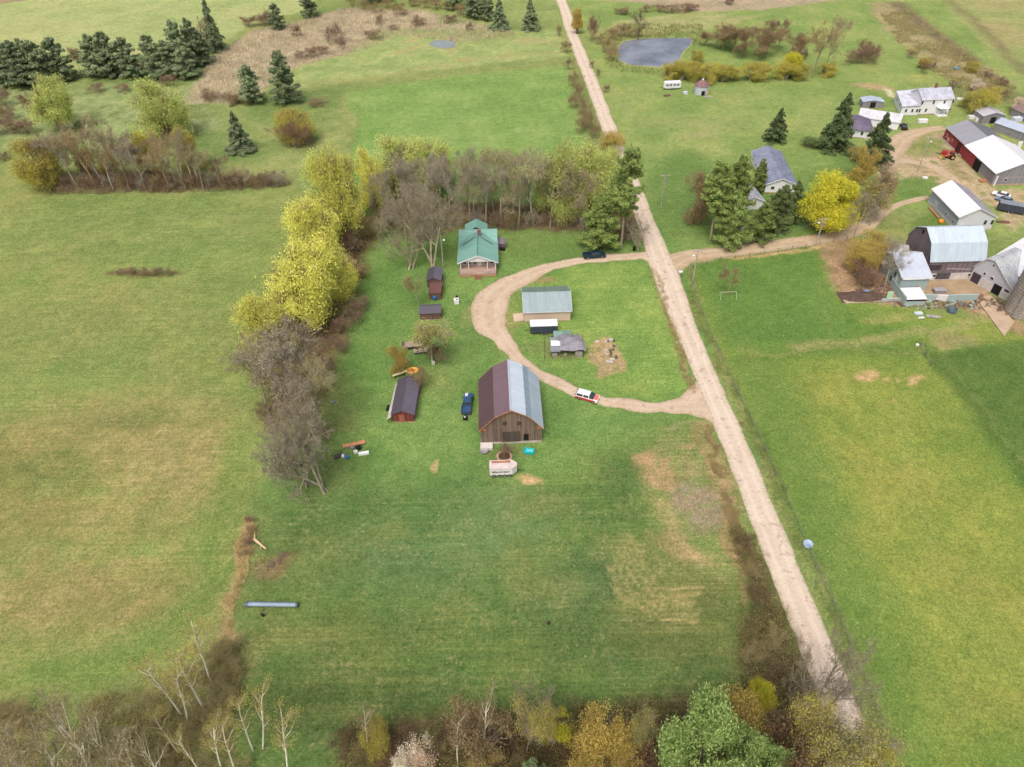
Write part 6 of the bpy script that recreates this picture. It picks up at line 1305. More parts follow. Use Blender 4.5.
def make_leafy(kind, seed, H, P, r0, n, sz, sig, droop=0, leafm=None, twigs=True, woodmin=.03, bark=BARK_D, el=1.4):
    """sparse leaf haze on a real branch skeleton"""
    rng = random.Random(seed); rs = np.random.default_rng(seed); segs, tips = skeleton(rng, H, r0, P)
    wv, wq = tubes(segs, woodmin, 2); tv, tq = tubes(segs, .016, 9, 3)
    wts = rs.random(len(tips))**1.6+.05; wts /= wts.sum(); T = np.array(tips); c = T[rs.choice(len(T), n, p=wts)]+rs.normal(size=(n, 3))*sig
    if droop: c[:, 2] -= rs.random(n)**1.3*droop
    c[:, 2] = np.maximum(c[:, 2], .3); lv, lq = leaves(c, sz, rs, el)
    V, Q, Mi = merge([(lv, lq, 0), (tv, tq, 1)]); zt = np.percentile(V[:, 2], 99.7); R = np.percentile(np.hypot(V[:, 0], V[:, 1]), 96)
    proto(kind, seed, zt, npmesh(kind+"_trunk", wv, wq, bark, smooth=True), npmesh(kind+"_crown", V, Q, [leafm, bark], Mi), R)
def make_lobed(kind, seed, H, R, nl, n, sz, leafm, bark=BARK_D, z0=.25, droop=.0, el=1.5, lob=.42, clump=.3, top=1.0, stems=2, thr=.34, twn=9):
    """full crown of overlapping ragged lobes around limbs that reach into every lobe"""
    rng = random.Random(seed); rs = np.random.default_rng(seed); L_ = []
    for k in range(nl):
        az = k*2.4+rng.uniform(-.4, .4); f = (k+.5)/nl; zz = H*(z0+.12+(1-z0-.3)*rng.uniform(0, 1)*1.0); env = math.sqrt(max(.05, 1-((zz/H-(z0+.3))/(.8))**2))
        rr_ = R*(.25+.42*math.sqrt(rng.random()))*env; lr = R*lob*rng.uniform(.75, 1.25)
        L_.append((rr_*math.cos(az), rr_*math.sin(az), min(zz, H*.98-lr*top), lr))
    L_.append((rng.gauss(0, .1)*R, rng.gauss(0, .1)*R, H-R*lob*.95, R*lob)); L_ = np.array(L_)
    # clumps near each lobe's surface, leaves around the clumps
    nc = max(60, n//32); li = rs.choice(len(L_), nc, p=(L_[:, 3]**2)/(L_[:, 3]**2).sum()); d = rs.normal(size=(nc, 3)); d /= np.linalg.norm(d, axis=1)[:, None]; rr_ = rs.random(nc)**.30
    cc_ = L_[li, :3]+d*(L_[li, 3]*rr_)[:, None]*np.array([1, 1, .82]); keep = (fbm(cc_[:, 0]*.9+cc_[:, 2]*.7, cc_[:, 1]*.9-cc_[:, 2]*.5, seed, 2) > thr) & (cc_[:, 2] > .2); cc_ = cc_[keep]
    ci = rs.integers(0, len(cc_), n); g_ = rs.normal(size=(n, 3))*clump*R/4; c = cc_[ci]+g_*np.array([1, 1, .7])
    if droop: c[:, 2] -= rs.random(n)**1.5*droop
    c[:, 2] = np.maximum(c[:, 2], .2); lv, lq = leaves(c, sz, rs, el)
    segs = []
    for (x, y, z, r_) in L_:
        b0 = (rng.gauss(0, .12)*stems, rng.gauss(0, .12)*stems, -.1); m1 = (x*.25+rng.gauss(0, .2), y*.25+rng.gauss(0, .2), z*.4); m2 = (x*.7, y*.7, z*.75)
        for a_, b_, ra, rb_ in ((b0, m1, .2, .14), (m1, m2, .14, .08), (m2, (x, y, z), .08, .04)): segs.append((a_, b_, ra*H/11, rb_*H/11, 1))
        for _ in range(twn):
            e = rs.normal(size=3); e /= np.linalg.norm(e); e[2] = abs(e[2])*.8; segs.append(((x*.85, y*.85, z*.88), tuple(np.array((x, y, z))+e*r_*.9), .04*H/11, .012, 3))
    wv, wq = tubes([q for q in segs if q[4] < 2], .02); tv, tq = tubes([q for q in segs if q[4] > 1], .012)
    V, Q, Mi = merge([(lv, lq, 0), (tv, tq, 1)]); zt = np.percentile(V[:, 2], 99.7); R_ = np.percentile(np.hypot(V[:, 0], V[:, 1]), 97)
    proto(kind, seed, zt, npmesh(kind+"_trunk", wv, wq, bark, smooth=True), npmesh(kind+"_crown", V, Q, [leafm, bark], Mi), R_)
L_WIL = leaf("willow_leaf", (204, 202, 108), (188, 190, 100), (152, 156, 84)); L_WIL2 = leaf("willow_leaf_green", (190, 198, 120), (174, 184, 110), (142, 154, 88))
L_YEL = leaf("bright_yellow_leaf", (190, 184, 66), (170, 170, 60), (134, 138, 50)); L_ORG = leaf("orange_leaf", (176, 158, 88), (158, 142, 80), (132, 120, 70)); L_OLV = leaf("olive_bud", (166, 162, 100), (146, 144, 88), (120, 118, 74))
L_RED = leaf("red_bud", (156, 120, 94), (134, 106, 86), (110, 90, 76)); L_BRN = leaf("brown_bud", (150, 132, 98), (128, 114, 86), (104, 92, 72)); L_BLO = leaf("blossom", (224, 204, 186), (198, 176, 158), (150, 132, 116))
L_PIN = leaf("pine_needle", (114, 130, 80), (92, 108, 68), (70, 84, 52), .15); L_PINL = leaf("light_pine_needle", (134, 150, 86), (114, 132, 74), (84, 100, 56), .2); L_SPR = leaf("spruce_needle", (100, 116, 78), (80, 96, 64), (60, 74, 50), .12)
L_PIND = leaf("blue_pine_needle", (118, 134, 92), (96, 112, 76), (72, 86, 58), .15); L_PINHAZE = leaf('hazed_pine_needle', (136, 150, 116), (116, 130, 98), (92, 106, 80), .15); L_BRIGHT = leaf("fresh_green_leaf", (146, 166, 104), (120, 142, 82), (86, 106, 58), .2); L_DUN = leaf("dun_bud", (162, 154, 132), (144, 136, 118), (122, 114, 98)); L_TAN = leaf("tan_reed", (186, 168, 126), (160, 142, 104), (122, 106, 78)); L_YOL = leaf("yellow_olive_leaf", (178, 170, 86), (158, 152, 80), (126, 122, 66))  # far pines get paler needles: distance haze put into the colour
PT = dict(max=4, n=[6, 5, 4, 3, 2], wob=[.10, .16, .2, .25, .3], up=[.05, .10, .06, .02, 0], start=[.35, .35, .3, .3, 1], kids=[2, 2, 2, 2, 0], ang=[.85, .8, .75, .7, .6], lr=[.62, .62, .6, .6, .6], shr=[.35, .4, .4, .4, 0], h0=.72)
def var(**k): d = dict(PT); d.update(k); return d
for i in range(4): make_lobed('willow', 100+i, 12, 6.2, 22, 25000, .12, L_WIL, z0=.08, droop=1.5, el=2.6, lob=.27, clump=.36, bark=BARK_B, thr=.46, twn=24)
for i in range(2): make_lobed('maple', 120+i, 9, 4.6, 12, 36000, .125, L_YEL, z0=.1, lob=.42, clump=.28)
for i in range(2): make_lobed('lushtree', 125+i, 9, 4.6, 16, 42000, .11, L_BRIGHT, z0=.1, lob=.30, clump=.22, el=2.2, top=.6)
for i in range(3): make_leafy('budding', 130+i, 12, var(h0=.8, kids=[2, 2, 2, 2, 0]), .20, 6500, .15, .5, 0, L_OLV, bark=BARK_G, woodmin=.02)
for i in range(3): make_lobed('bush', 140+i, 4, 2.6, 9, 18000, .07, L_ORG, bark=BARK_G, z0=.0, lob=.42, clump=.34, stems=4)
for i in range(3): make_leafy('sparse_bush', 150+i, 4, var(max=3, stems=10, spread=.5, base=.6, h0=.95, n=[4, 4, 3, 2, 2], kids=[2, 2, 2, 0, 0], start=[.3, .3, .3, 1, 1]), .04, 2600, .10, .3, 0, L_BRN, woodmin=.012, bark=BARK_R)
def make_bare(kind, seed, H, P, r0, bark, buds=0, leafm=None, tw=.016, bs=.15):
    rng = random.Random(seed); rs = np.random.default_rng(seed); segs, tips = skeleton(rng, H, r0, P)
    wv, wq = tubes(segs, .02, 1); tv, tq = tubes(segs, tw, 9, 2); parts = [(tv, tq, 0)]
    if buds: parts.append(leaves(clump_pts(tips, buds, .25, rs), bs, rs)+(1,))
    V, Q, Mi = merge(parts); zt = np.percentile(V[:, 2], 99.7); R = np.percentile(np.hypot(V[:, 0], V[:, 1]), 97)
    proto(kind, seed, zt, npmesh(kind+"_trunk", wv, wq, bark, smooth=True), npmesh(kind+"_crown", V, Q, [BARK_TW if kind in ('birch', 'poplar') else bark, leafm or L_BRN], Mi), R)
for i in range(4): make_bare('bare', 200+i, 13, var(kids=[2, 2, 2, 2, 0], h0=.72, ang=[.8, .75, .7, .65, .6], n=[6, 5, 4, 3, 2]), .24, BARK_G, 3200, L_DUN, .017, .12)
for i in range(2): make_bare('widebare', 210+i, 11, var(stems=3, spread=.45, base=.4, kids=[2, 2, 2, 2, 0], h0=.72, up=[.02, .03, .02, 0, 0]), .22, BARK_G, 1500, L_OLV, .014, .10)
for i in range(4): make_bare('birch', 220+i, 11, var(max=3, n=[9, 4, 3, 2, 2], kids=[2, 2, 2, 0, 0], start=[.42, .3, .3, 1, 1], h0=.98, ang=[.5, .5, .5, .6, .5], lr=[.34, .5, .5, .6, .6], wob=[.03, .10, .16, .2, .2], up=[.02, .10, .05, 0, 0]), .14, BIRCH, 1500, L_YOL, .010, .08)
for i in range(3): make_bare('poplar', 230+i, 11, var(max=3, n=[9, 6, 4, 3, 2], kids=[2, 2, 2, 0, 0], start=[.3, .25, .3, 1, 1], h0=.98, ang=[.5, .5, .55, .6, .5], lr=[.42, .5, .5, .6, .6], wob=[.04, .10, .16, .2, .2], up=[.02, .12, .06, 0, 0]), .16, BIRCH, 260, L_YOL, .016, .08)
def conifer(kind, seed, H, lm, R0, layers, tuft, sz, droop, shape, dens=1.0, bark=BARK_D, start=.08):
    rng = random.Random(seed); rs = np.random.default_rng(seed); W = MB(); parts = []; c = []; bx = []
    nbt = layers*7; lean_ = (rng.gauss(0, .015)*H, rng.gauss(0, .015)*H)
    for k in range(nbt):
        f = start+(1-start)*((k+rng.random()*3)/(nbt+2))**1.0; z = H*min(f, .985); l = R0*shape(min(f, .99))*rng.choice((.55, .8, .95, 1.0, 1.08, 1.2))*rng.uniform(.85, 1.1)+.15
        az = k*2.399+rng.gauss(0, .5); dr = droop*rng.uniform(.3, 1.6)
        if math.sin(az*1.0+z*.9+seed)*math.cos(z*1.7+seed*2) > .62: continue
        ex, ey = math.cos(az), math.sin(az); bx.append(((0, 0, z), (ex*l*.95, ey*l*.95, z-dr*l*.5), .05, .012, 2))
        n = int(tuft*dens*(l+.4)); u = rs.random(n)**.55
        side = rs.normal(size=n)*.24*(l*.5)*(1.15-u*.5); zz = z+.12*l*u-dr*l*u*u+rs.normal(size=n)*.20
        c.append(np.stack([ex*l*u-ey*side+lean_[0]*f, ey*l*u+ex*side+lean_[1]*f, zz], 1))
    n = int(60*dens); c.append(np.stack([rs.normal(size=n)*.12, rs.normal(size=n)*.12, H*(1-rs.random(n)*.08)], 1))
    C_ = np.concatenate(c); C_[:, 2] = np.maximum(C_[:, 2], .25); lv, lq = leaves(C_, sz, rs, 2.0, .45); bv, bq = tubes(bx, .02)
    V, Q, Mi = merge([(lv, lq, 0), (bv, bq, 1)])
    tv, tq = tubes([((0, 0, -.1), (0, 0, H*.5), H*.018, H*.012, 0), ((0, 0, H*.5), (0, 0, H*.98), H*.012, .02, 0)], .02)
    proto(kind, seed, H, npmesh(kind+"_trunk", tv, tq, bark, smooth=True), npmesh(kind+"_crown", V, Q, [lm, bark], Mi), R0)
spr = lambda f: (1-f)**.85*1.05
pin = lambda f: (1-f)**.48*min(1, (f+.30)/.48)*1.12
for i in range(3): conifer('spruce', 300+i, 15, L_SPR, 4.0, 24, 70, .20, .38, spr, start=.02)
for i in range(4): conifer('pine', 310+i, 13, L_PIND, 4.8, 14, 74, .21, .05, pin, start=.04)
for i in range(2): conifer('tallpine', 320+i, 20, L_PINL, 5.2, 12, 84, .23, -.02, lambda f: min(1, max(0, (f-.28)/.25))*(1.05-f)**.45, start=.3, bark=BARK_P)
print('protos', {k: [(round(p['H'], 1), round(p['R'], 1)) for p in v] for k, v in PROTO.items()})

VR = random.Random(99); NAMES = dict(lushtree='leafy_tree', willow='willow_tree', maple='yellow_maple_tree', budding='budding_tree', bush='leafy_bush', sparse_bush='twiggy_bush', bare='bare_tree', widebare='spreading_bare_tree', birch='birch_tree', poplar='poplar_tree', spruce='spruce_tree', pine='pine_tree', tallpine='tall_pine_tree')
def tree(kind, bx, by, top=None, w=None, label='', group=None, h=None, lm=None, bark=None, lean=None, v=None, cat=None, name=None):
    """base at survey point bx, by; top = picture row of the crown's top; w = crown width in m"""
    b_ = G(bx, by); H = h if h else HG(bx, by, top)*1.0; pr = PROTO[kind][(v if v is not None else VR.randrange(99)) % len(PROTO[kind])]
    dv = math.hypot(b_[0], b_[1]); R_ = min((w or 2*pr['R']*H/pr['H'])/2, H/2)
    if not h and lean is None: H = max(.5*H, H-.75*R_*(math.hypot(CH, dv)/dv-1))
    s = H/pr['H']; sw = (w/2/pr['R']) if w else s; sw = max(.45*s, min(sw, 2.2*s))
    cat = cat or ('bush' if 'bush' in kind else 'tree')
    t = thing(name or NAMES[kind], label, cat, b_, VR.uniform(0, 6.28) if lean is None else 0, group); t.scale = (sw, sw, s)
    if lean is not None:
        # lean sideways so that the top stands over the given survey column
        tp = G(lean[0], lean[1], H); a_ = math.atan2(tp[0]-b_[0], H); t.rotation_euler = (0, a_, 0)
    lm = LM.get(lm, lm) if isinstance(lm, str) else lm
    for nm, me in (('trunk', pr['wood']), ('crown', pr['crown'])):
        o = bpy.data.objects.new(nm, me); COL.objects.link(o); o.parent = t
        for i, sl in enumerate(o.material_slots):
            base = me.materials[i]; isleaf = base.name.endswith(('leaf', 'bud', 'green', 'blossom', 'reed', 'needle'))
            rep = lm if (isleaf and lm) else (bark if (not isleaf and bark) else None)
            if rep: sl.link = 'OBJECT'; sl.material = rep
    return t
LM = dict(pinhaze=L_PINHAZE, wil=L_WIL, wil2=L_WIL2, yel=L_YEL, org=L_ORG, olv=L_OLV, red=L_RED, brn=L_BRN, blo=L_BLO, pin=L_PIN, pinl=L_PINL, spr=L_SPR, pind=L_PIND, brt=L_BRIGHT, dun=L_DUN, tan=L_TAN, yol=L_YOL)
def many(kind, pts, label, group, **kw):
    cyc = kw.pop('cyc', None)
    for i_, p in enumerate(pts):
        q = dict(kw); bx, by, tp = p[:3]
        if cyc: q['lm'], q['bark'] = cyc[i_ % len(cyc)]
        if len(p) > 3: q['w'] = p[3]
        tree(kind, bx, by, tp, label=label, group=group, **q)

# --- shelter belt top left
many('pine', [(4, 86, 41, 13), (26, 86, 40, 14), (46, 85, 40, 13), (64, 80, 37, 12), (36, 80, 38, 12), (14, 80, 42, 12), (99, 76, 34, 12), (115, 76, 31, 12), (132, 76, 37, 12), (-16, 86, 42, 13), (-36, 86, 42, 13)], "dark blue green pine in the shelter belt at the far left", "pines in the far left shelter belt", lm='pinhaze')
many('pine', [(158, 78, 35, 11), (171, 78, 40, 11), (184, 72, 20, 11), (197, 66, 18, 10), (190, 78, 38, 10), (205, 64, 28, 9)], "dark pine in the clump beside the reed marsh", "pines in the clump by the marsh", lm='pinhaze')
tree('spruce', 217, 51, -2, 9, "tallest dark spruce at the right end of the pine clump beside the reed marsh", lm='pinhaze'); tree('bare', 209, 58, 16, 6, "brown bare tree squeezed between the pines and the tallest spruce", lm='brn', bark=BARK_R)
tree('budding', 82, 76, 46, 7, "brown budding tree in the gap between the two pine groups", lm='brn', bark=BARK_R); tree('sparse_bush', 145, 74, 56, 6, "tan bush in the gap at the right end of the second pine group", lm='tan')
tree('pine', 254, 103, 64, 9.5, "single dark pine left of the taller pine at the marsh edge", lm='pinhaze', v=0); tree('pine', 287, 104, 50, 10.5, "taller single pine at the marsh edge with bare lower branches", lm='pinhaze', v=1); tree('spruce', 242, 151, 111, 9, "lone dark conifer on the meadow below the two marsh pines", lm='pinhaze', v=1)
tree('pine', 278, 29, 3, 8, "small dark conifer at the far upper left of the marsh", lm='pinhaze'); tree('pine', 310, 17, -14, 9, "dark conifer at the top edge above the marsh", lm='pinhaze'); tree('spruce', 500, 29, -3, 9, "left of the two dark conifers near the road at the top edge", lm='pinhaze'); tree('spruce', 530, 30, -2, 9, "right of the two dark conifers near the road at the top edge", lm='pinhaze')
many('pine', [(474, 18, -16, 9), (487, 20, -8, 8), (455, 10, -24, 9), (384, 2, -30, 8), (370, 4, -28, 8)], "dark pine in the wood at the top edge", "pines in the top edge wood", lm='pinhaze')
many('sparse_bush', [(x, 6+VR.uniform(0, 12), None) for x in range(352, 470, 12)], "brown twiggy bush along the wood at the top edge", "bushes along the top edge wood", h=5, w=8, lm='yol')
many('budding', [(x, VR.uniform(-6, 8), None) for x in range(345, 480, 13)], "brownish budding tree in the wood at the top edge", "budding trees in the top edge wood", h=9, w=9, lm='brn', bark=BARK_R)
tree('sparse_bush', 337, 42, 22, 12, "large round purple grey bare bush in the reed marsh", lm='dun', bark=BARK_R); tree('sparse_bush', 343, 50, 38, 4, "small dark bush just below the purple grey bush in the marsh", bark=BARK_R)
many('sparse_bush', [(311, 57, 46, 7), (300, 58, 50, 6), (322, 54, 46, 6), (373, 40, 30, 8), (393, 30, 24, 6), (296, 36, 24, 6), (262, 26, 14, 9), (250, 26, 16, 8), (270, 26, 8, 7), (380, 24, 14, 7), (420, 26, 16, 8), (450, 22, 14, 7), (470, 30, 22, 5)], "brown scrub bush scattered in the reed marsh", "scrub bushes in the reed marsh", lm='brn')
# --- willows and thicket at the left
tree('willow', 64, 130, 76, 15, "yellow green willow at the upper left behind the bare thicket", lm='wil2', v=0); tree('willow', 168, 138, 80, 19, "widest yellow green willow behind the bare thicket on the left", lm='wil2', v=1)
tree('willow', 49, 188, 138, 14, "olive yellow willow at the left end of the bare thicket", lm='yol', v=2); tree('maple', 150, 174, 133, 4.5, "slim bright yellow tree inside the bare thicket", lm='yel'); tree('willow', 193, 172, 124, 9, "small bright yellow willow near the right end of the bare thicket", lm='yol')
many('bare', [(62, 186, 132, 12), (78, 189, 130, 12), (96, 189, 126, 13), (114, 190, 128, 12), (130, 191, 136, 13), (146, 190, 138, 12), (170, 190, 136, 12), (186, 190, 132, 12), (104, 176, 124, 13), (126, 176, 130, 13), (158, 180, 132, 12), (204, 190, 144, 11), (222, 188, 158, 9), (86, 180, 126, 12), (240, 187, 168, 8)], "bare tree in the thicket on the left", "bare trees in the left thicket", cyc=[('brn', BARK_R), ('dun', BARK_G), ('tan', BARK_B), ('olv', BARK_G)])
many('birch', [(104, 187, 148, 6), (138, 182, 141, 6), (142, 180, 136, 6), (176, 184, 132, 6), (186, 184, 130, 6), (194, 185, 134, 6), (206, 186, 150, 5), (221, 186, 158, 5), (199, 184, 140, 6)], "pale trunked birch in the left thicket", "birches in the left thicket", lm='brn')
tree('birch', 92, 158, 112, 6, "leaning white birch trunk below the upper left willow", lean=(76, 116), lm='tan')
tree('bush', 92, 178, 150, 6, "reddish orange budding tree in the left thicket", lm='red', cat='tree', name='budding_tree'); tree('bush', 112, 178, 152, 6, "dull orange budding tree right of the reddish one in the left thicket", lm='org', cat='tree', name='budding_tree')
tree('sparse_bush', 297, 149, 118, 13, "broad red stemmed bush on the meadow right of the lone conifer", lm='red', bark=BARK_R); tree('willow', 298, 142, 108, 13, "small yellow willow growing out of the red stemmed bush", lm='yol')
tree('sparse_bush', 317, 105, 98, 9, "low dark red bush beside the taller marsh pine", lm='red', bark=BARK_R); tree('bush', 236, 104, 94, 6, "low brown bush under the single marsh pine", lm='brn')
many('sparse_bush', [(5, 105, 86, 9), (30, 112, 92, 9), (8, 134, 116, 12), (28, 132, 118, 9), (10, 120, 104, 8), (100, 92, 82, 8), (122, 91, 84, 8), (45, 98, 86, 8), (170, 86, 74, 9), (6, 160, 152, 6), (212, 100, 90, 8), (226, 101, 92, 7)], "low dark scrub bush in the rough meadow at the upper left", "scrub bushes in the upper left meadow", lm='brn')
many('sparse_bush', [(x, 189-abs(x-150)*.02, 172, 6) for x in range(70, 290, 11)], "low bare bush at the front edge of the left thicket", "bushes at the front of the left thicket", cyc=[('brn', BARK_R), ('dun', BARK_G), ('brn', BARK_B)])
many('sparse_bush', [(122, 274, 268, 3.5), (133, 275, 267, 4), (146, 275, 267, 4), (158, 275, 267, 4), (170, 275, 268, 3)], "low brown shrub in the middle of the left hay field", "shrubs in the left hay field", lm='brn')
# --- belt beside the farmhouse
tree('willow', 346, 244, 146, 12, "tall deep yellow willow left of the bare trees behind the farmhouse", lm='wil', v=0); tree('willow', 328, 212, 150, 11, "pale green willow at the upper left of the tall deep yellow willow", lm='wil2', v=1)
tree('willow', 398, 196, 136, 15, "pale yellow willow behind the dark trunked bare tree", lm='wil2', v=2); tree('willow', 432, 192, 137, 14, "pale yellow willow right of the dark trunked bare tree", lm='wil2', v=0); tree('willow', 374, 210, 148, 9, "yellow willow between the deep yellow willow and the dark trunk", lm='wil', v=1)
tree('willow', 322, 272, 196, 13, "yellow willow just below the tall deep yellow willow", lm='wil', v=2); tree('willow', 313, 325, 240, 16, "large pale yellow willow overhanging the left hay field", lm='wil', v=0); tree('willow', 272, 352, 288, 12, "yellow willow leaning furthest into the left hay field", lm='wil', v=1); tree('willow', 345, 300, 246, 8, "narrow yellow willow on the lawn side of the large pale willow", lm='wil', v=2)
tree('bare', 398, 206, 150, 13, "bare tree with a thick dark trunk in front of the pale yellow willows", bark=BARK_D, lm='dun', v=0)
many('bare', [(422, 214, 152, 12), (438, 206, 150, 11), (412, 222, 160, 11), (386, 222, 165, 9), (430, 236, 176, 12), (408, 246, 186, 12)], "bare grey tree between the willows and the farmhouse", "bare trees left of the farmhouse", lm='dun')
tree('widebare', 434, 274, 188, 20, "large spreading bare tree directly left of the green roofed farmhouse", bark=BARK_P, lm='olv', v=0); tree('widebare', 412, 268, 196, 17, "spreading bare tree left of the large one beside the farmhouse", bark=BARK_P, lm='olv', v=1)
many('bare', [(470, 222, 152, 14), (486, 226, 154, 14), (502, 224, 152, 14), (518, 227, 150, 14), (534, 225, 146, 14), (550, 227, 152, 13), (462, 212, 148, 13), (494, 212, 150, 13), (526, 210, 148, 13), (478, 206, 150, 13), (510, 204, 148, 13), (450, 220, 154, 13), (566, 222, 158, 12), (580, 228, 166, 11)], "bare budding tree in the row behind the farmhouse", "bare trees in the row behind the farmhouse", cyc=[('olv', BARK_G), ('dun', BARK_G), ('olv', BARK_P), ('tan', BARK_G), ('wil2', BARK_G)])
tree('willow', 556, 220, 138, 13, "leftmost yellow green willow at the right end of the row behind the farmhouse", lm='wil2', v=1); tree('willow', 586, 216, 142, 14, "middle yellow green willow near the road", lm='wil2', v=2); tree('willow', 606, 208, 146, 11, "yellow green willow nearest the road", lm='wil2', v=0); tree('bush', 612, 152, 130, 8, "rusty orange budding bush beside the road above the willows", lm='org')
tree('pine', 599, 248, 190, 10, "light green pine above the dark navy pickup truck", lm='pinl', v=2); tree('tallpine', 621, 246, 146, 12, "tall light green pine with a long bare trunk beside the road", v=0)
tree('widebare', 638, 250, 216, 8, "small pale bare tree leaning over the road edge by the wheeled bin", bark=BARK_P, v=1, lm='dun')
many('sparse_bush', [(440, 226, 212, 6), (460, 224, 212, 6), (478, 226, 210, 6), (496, 227, 210, 6), (514, 227, 208, 6), (532, 227, 208, 6), (550, 226, 208, 6), (568, 228, 208, 6), (584, 230, 212, 6), (624, 240, 222, 6), (374, 238, 216, 7), (390, 226, 206, 8), (405, 214, 200, 7)], "low undergrowth bush below the row of bare trees", "undergrowth bushes behind the farmhouse", cyc=[('brn', BARK_R), ('olv', BARK_B), ('dun', BARK_G)])
many('bare', [(290, 398, 312, 15), (268, 410, 326, 13), (314, 400, 318, 13), (298, 428, 338, 14), (322, 430, 352, 11), (306, 452, 370, 12)], "bare grey tree below the pale yellow willows beside the hay field", "bare trees along the hay field edge", cyc=[('dun', BARK_G), ('olv', BARK_P), ('brn', BARK_G)])
tree('widebare', 326, 492, 408, 17, "lowest spreading bare tree above the junk and the abandoned mower", bark=BARK_P, lm='dun', v=0); tree('widebare', 308, 486, 400, 11, "bare tree left of the lowest spreading bare tree", bark=BARK_G, lm='dun', v=1)
many('sparse_bush', [(352, 322, 304, 7), (345, 334, 314, 6), (358, 310, 296, 6), (330, 372, 354, 6), (264, 416, 400, 4), (340, 352, 338, 5), (322, 436, 424, 5), (340, 262, 240, 7), (352, 252, 232, 7), (335, 290, 268, 7), (335, 228, 205, 8)], "brown brush bush at the lawn edge of the tree belt", "brush bushes along the tree belt", lm='brn', bark=BARK_R)
tree('bush', 352, 280, 256, 7, "tan bush at the lawn side of the large pale willow", lm='tan')
# --- farmyard trees
tree('bush', 400, 372, 344, 4.6, "golden orange upright bush behind the red gabled shed", lm='org', v=1); tree('budding', 432, 364, 312, 10, "olive budding tree right of the hay wagon", lm='olv', v=1); tree('sparse_bush', 438, 362, 344, 7, "brown bush at the foot of the olive budding tree", lm='brn'); tree('budding', 420, 308, 274, 6, "small olive tree left of the brown woodshed", lm='olv', v=0)
tree('sparse_bush', 505, 457, 441, 3.2, "bare reddish bush growing in the stone ring planter", lm='red', bark=BARK_R); tree('sparse_bush', 418, 388, 366, 5, "brown twigs growing along the east side of the red gabled shed", lm='brn', bark=BARK_B)
tree('bare', 728, 296, 264, 6, "small pinkish bare tree inside the pasture behind the swing frame", lm='red', bark=BARK_B)
# --- right homestead
tree('tallpine', 710, 240, 160, 11, "largest light green pine on the left of the homestead cluster", lm='pinl', v=1); tree('pine', 728, 246, 190, 9, "front light green pine beside the asphalt drive", lm='pinl', v=0); tree('pine', 731, 216, 154, 9, "rear light green pine left of the ranch house", lm='pinl', v=1); tree('pine', 757, 242, 202, 7, "small light green pine right of the asphalt drive", lm='pinl', v=2); tree('bush', 697, 222, 170, 6, "dull brown tree at the left edge of the pine cluster", lm='brn', cat='tree', name='budding_tree'); tree('pine', 757, 192, 158, 4.5, "olive pine against the ranch house wall", lm='pinl', v=2)
tree('pine', 774, 232, 184, 7.5, "dark green pine in front of the ranch house right end", lm='pin', v=0); tree('pine', 789, 222, 180, 6, "dark green pine between the ranch house and the yellow maple", lm='pin', v=1)
tree('maple', 820, 229, 174, 14, "round bright yellow maple beside the farm road", v=0); tree('maple', 840, 222, 182, 8, "smaller yellow tree touching the right side of the round maple", v=1)
tree('spruce', 775, 141, 107, 8, "small dark spruce on the lawn above the ranch house", lm='spr', v=0); tree('spruce', 834, 149, 91, 12, "large dense dark spruce left of the cottage", lm='spr', v=1); tree('spruce', 872, 164, 112, 11, "dark spruce in front of the cottage's right end", lm='spr', v=0)
tree('bush', 808, 147, 136, 6, "low dark green bush left of the large dense spruce", lm='pin'); tree('bush', 857, 182, 145, 9, "orange brown budding tree below the cottage", lm='org', cat='tree', name='budding_tree'); tree('budding', 869, 226, 168, 11, "dense olive brown tree beside the farm road bend", lm='brn', v=2); tree('bush', 866, 222, 176, 9, "dense brown shrub inside the olive brown tree by the farm road bend", lm='olv')
tree('bare', 848, 250, 186, 9, "tall thin bare tree in front of the farm road bend", lm='dun', bark=BARK_P, v=2); tree('sparse_bush', 830, 184, 174, 4, "small bush behind the round yellow maple", lm='brn')
tree('bush', 858, 274, 238, 9, "orange brown bush left of the annex and milk house", lm='org', v=0); tree('bush', 872, 262, 232, 9, "orange brown bush touching the annex roof", lm='org', v=1); tree('bare', 884, 288, 240, 8, "bare tree in front of the shingled annex", lm='dun', v=1); tree('sparse_bush', 866, 284, 262, 8, "reddish bush in the dirt below the orange brown bushes", lm='red', bark=BARK_R)
tree('bush', 978, 116, 86, 10, "large orange green bush behind the red barn", lm='yol', v=2); tree('bush', 968, 108, 90, 7, "olive bush at the left of the large orange green bush", lm='olv'); tree('maple', 975, 92, 79, 5, "small white blossoming tree behind the white house", lm='blo'); tree('maple', 1018, 112, 98, 6, "white blossoming tree near the right frame edge", lm='blo')
many('sparse_bush', [(952, 88, 80, 7), (990, 94, 84, 7), (1003, 98, 88, 7), (985, 78, 70, 6), (1000, 86, 76, 6), (924, 74, 60, 5), (912, 58, 50, 5), (933, 68, 62, 4), (865, 64, 44, 13), (855, 64, 50, 9), (872, 60, 42, 8), (860, 56, 38, 6)], "brown scrub bush behind the white house", "scrub bushes behind the white house", lm='brn')
tree('maple', 923, 68, 58, 5, "small orange yellow tree left of the brown strip behind the white house", lm='org'); tree('bush', 972, 72, 62, 6, "yellow green bush behind the blue tarp", lm='yol')
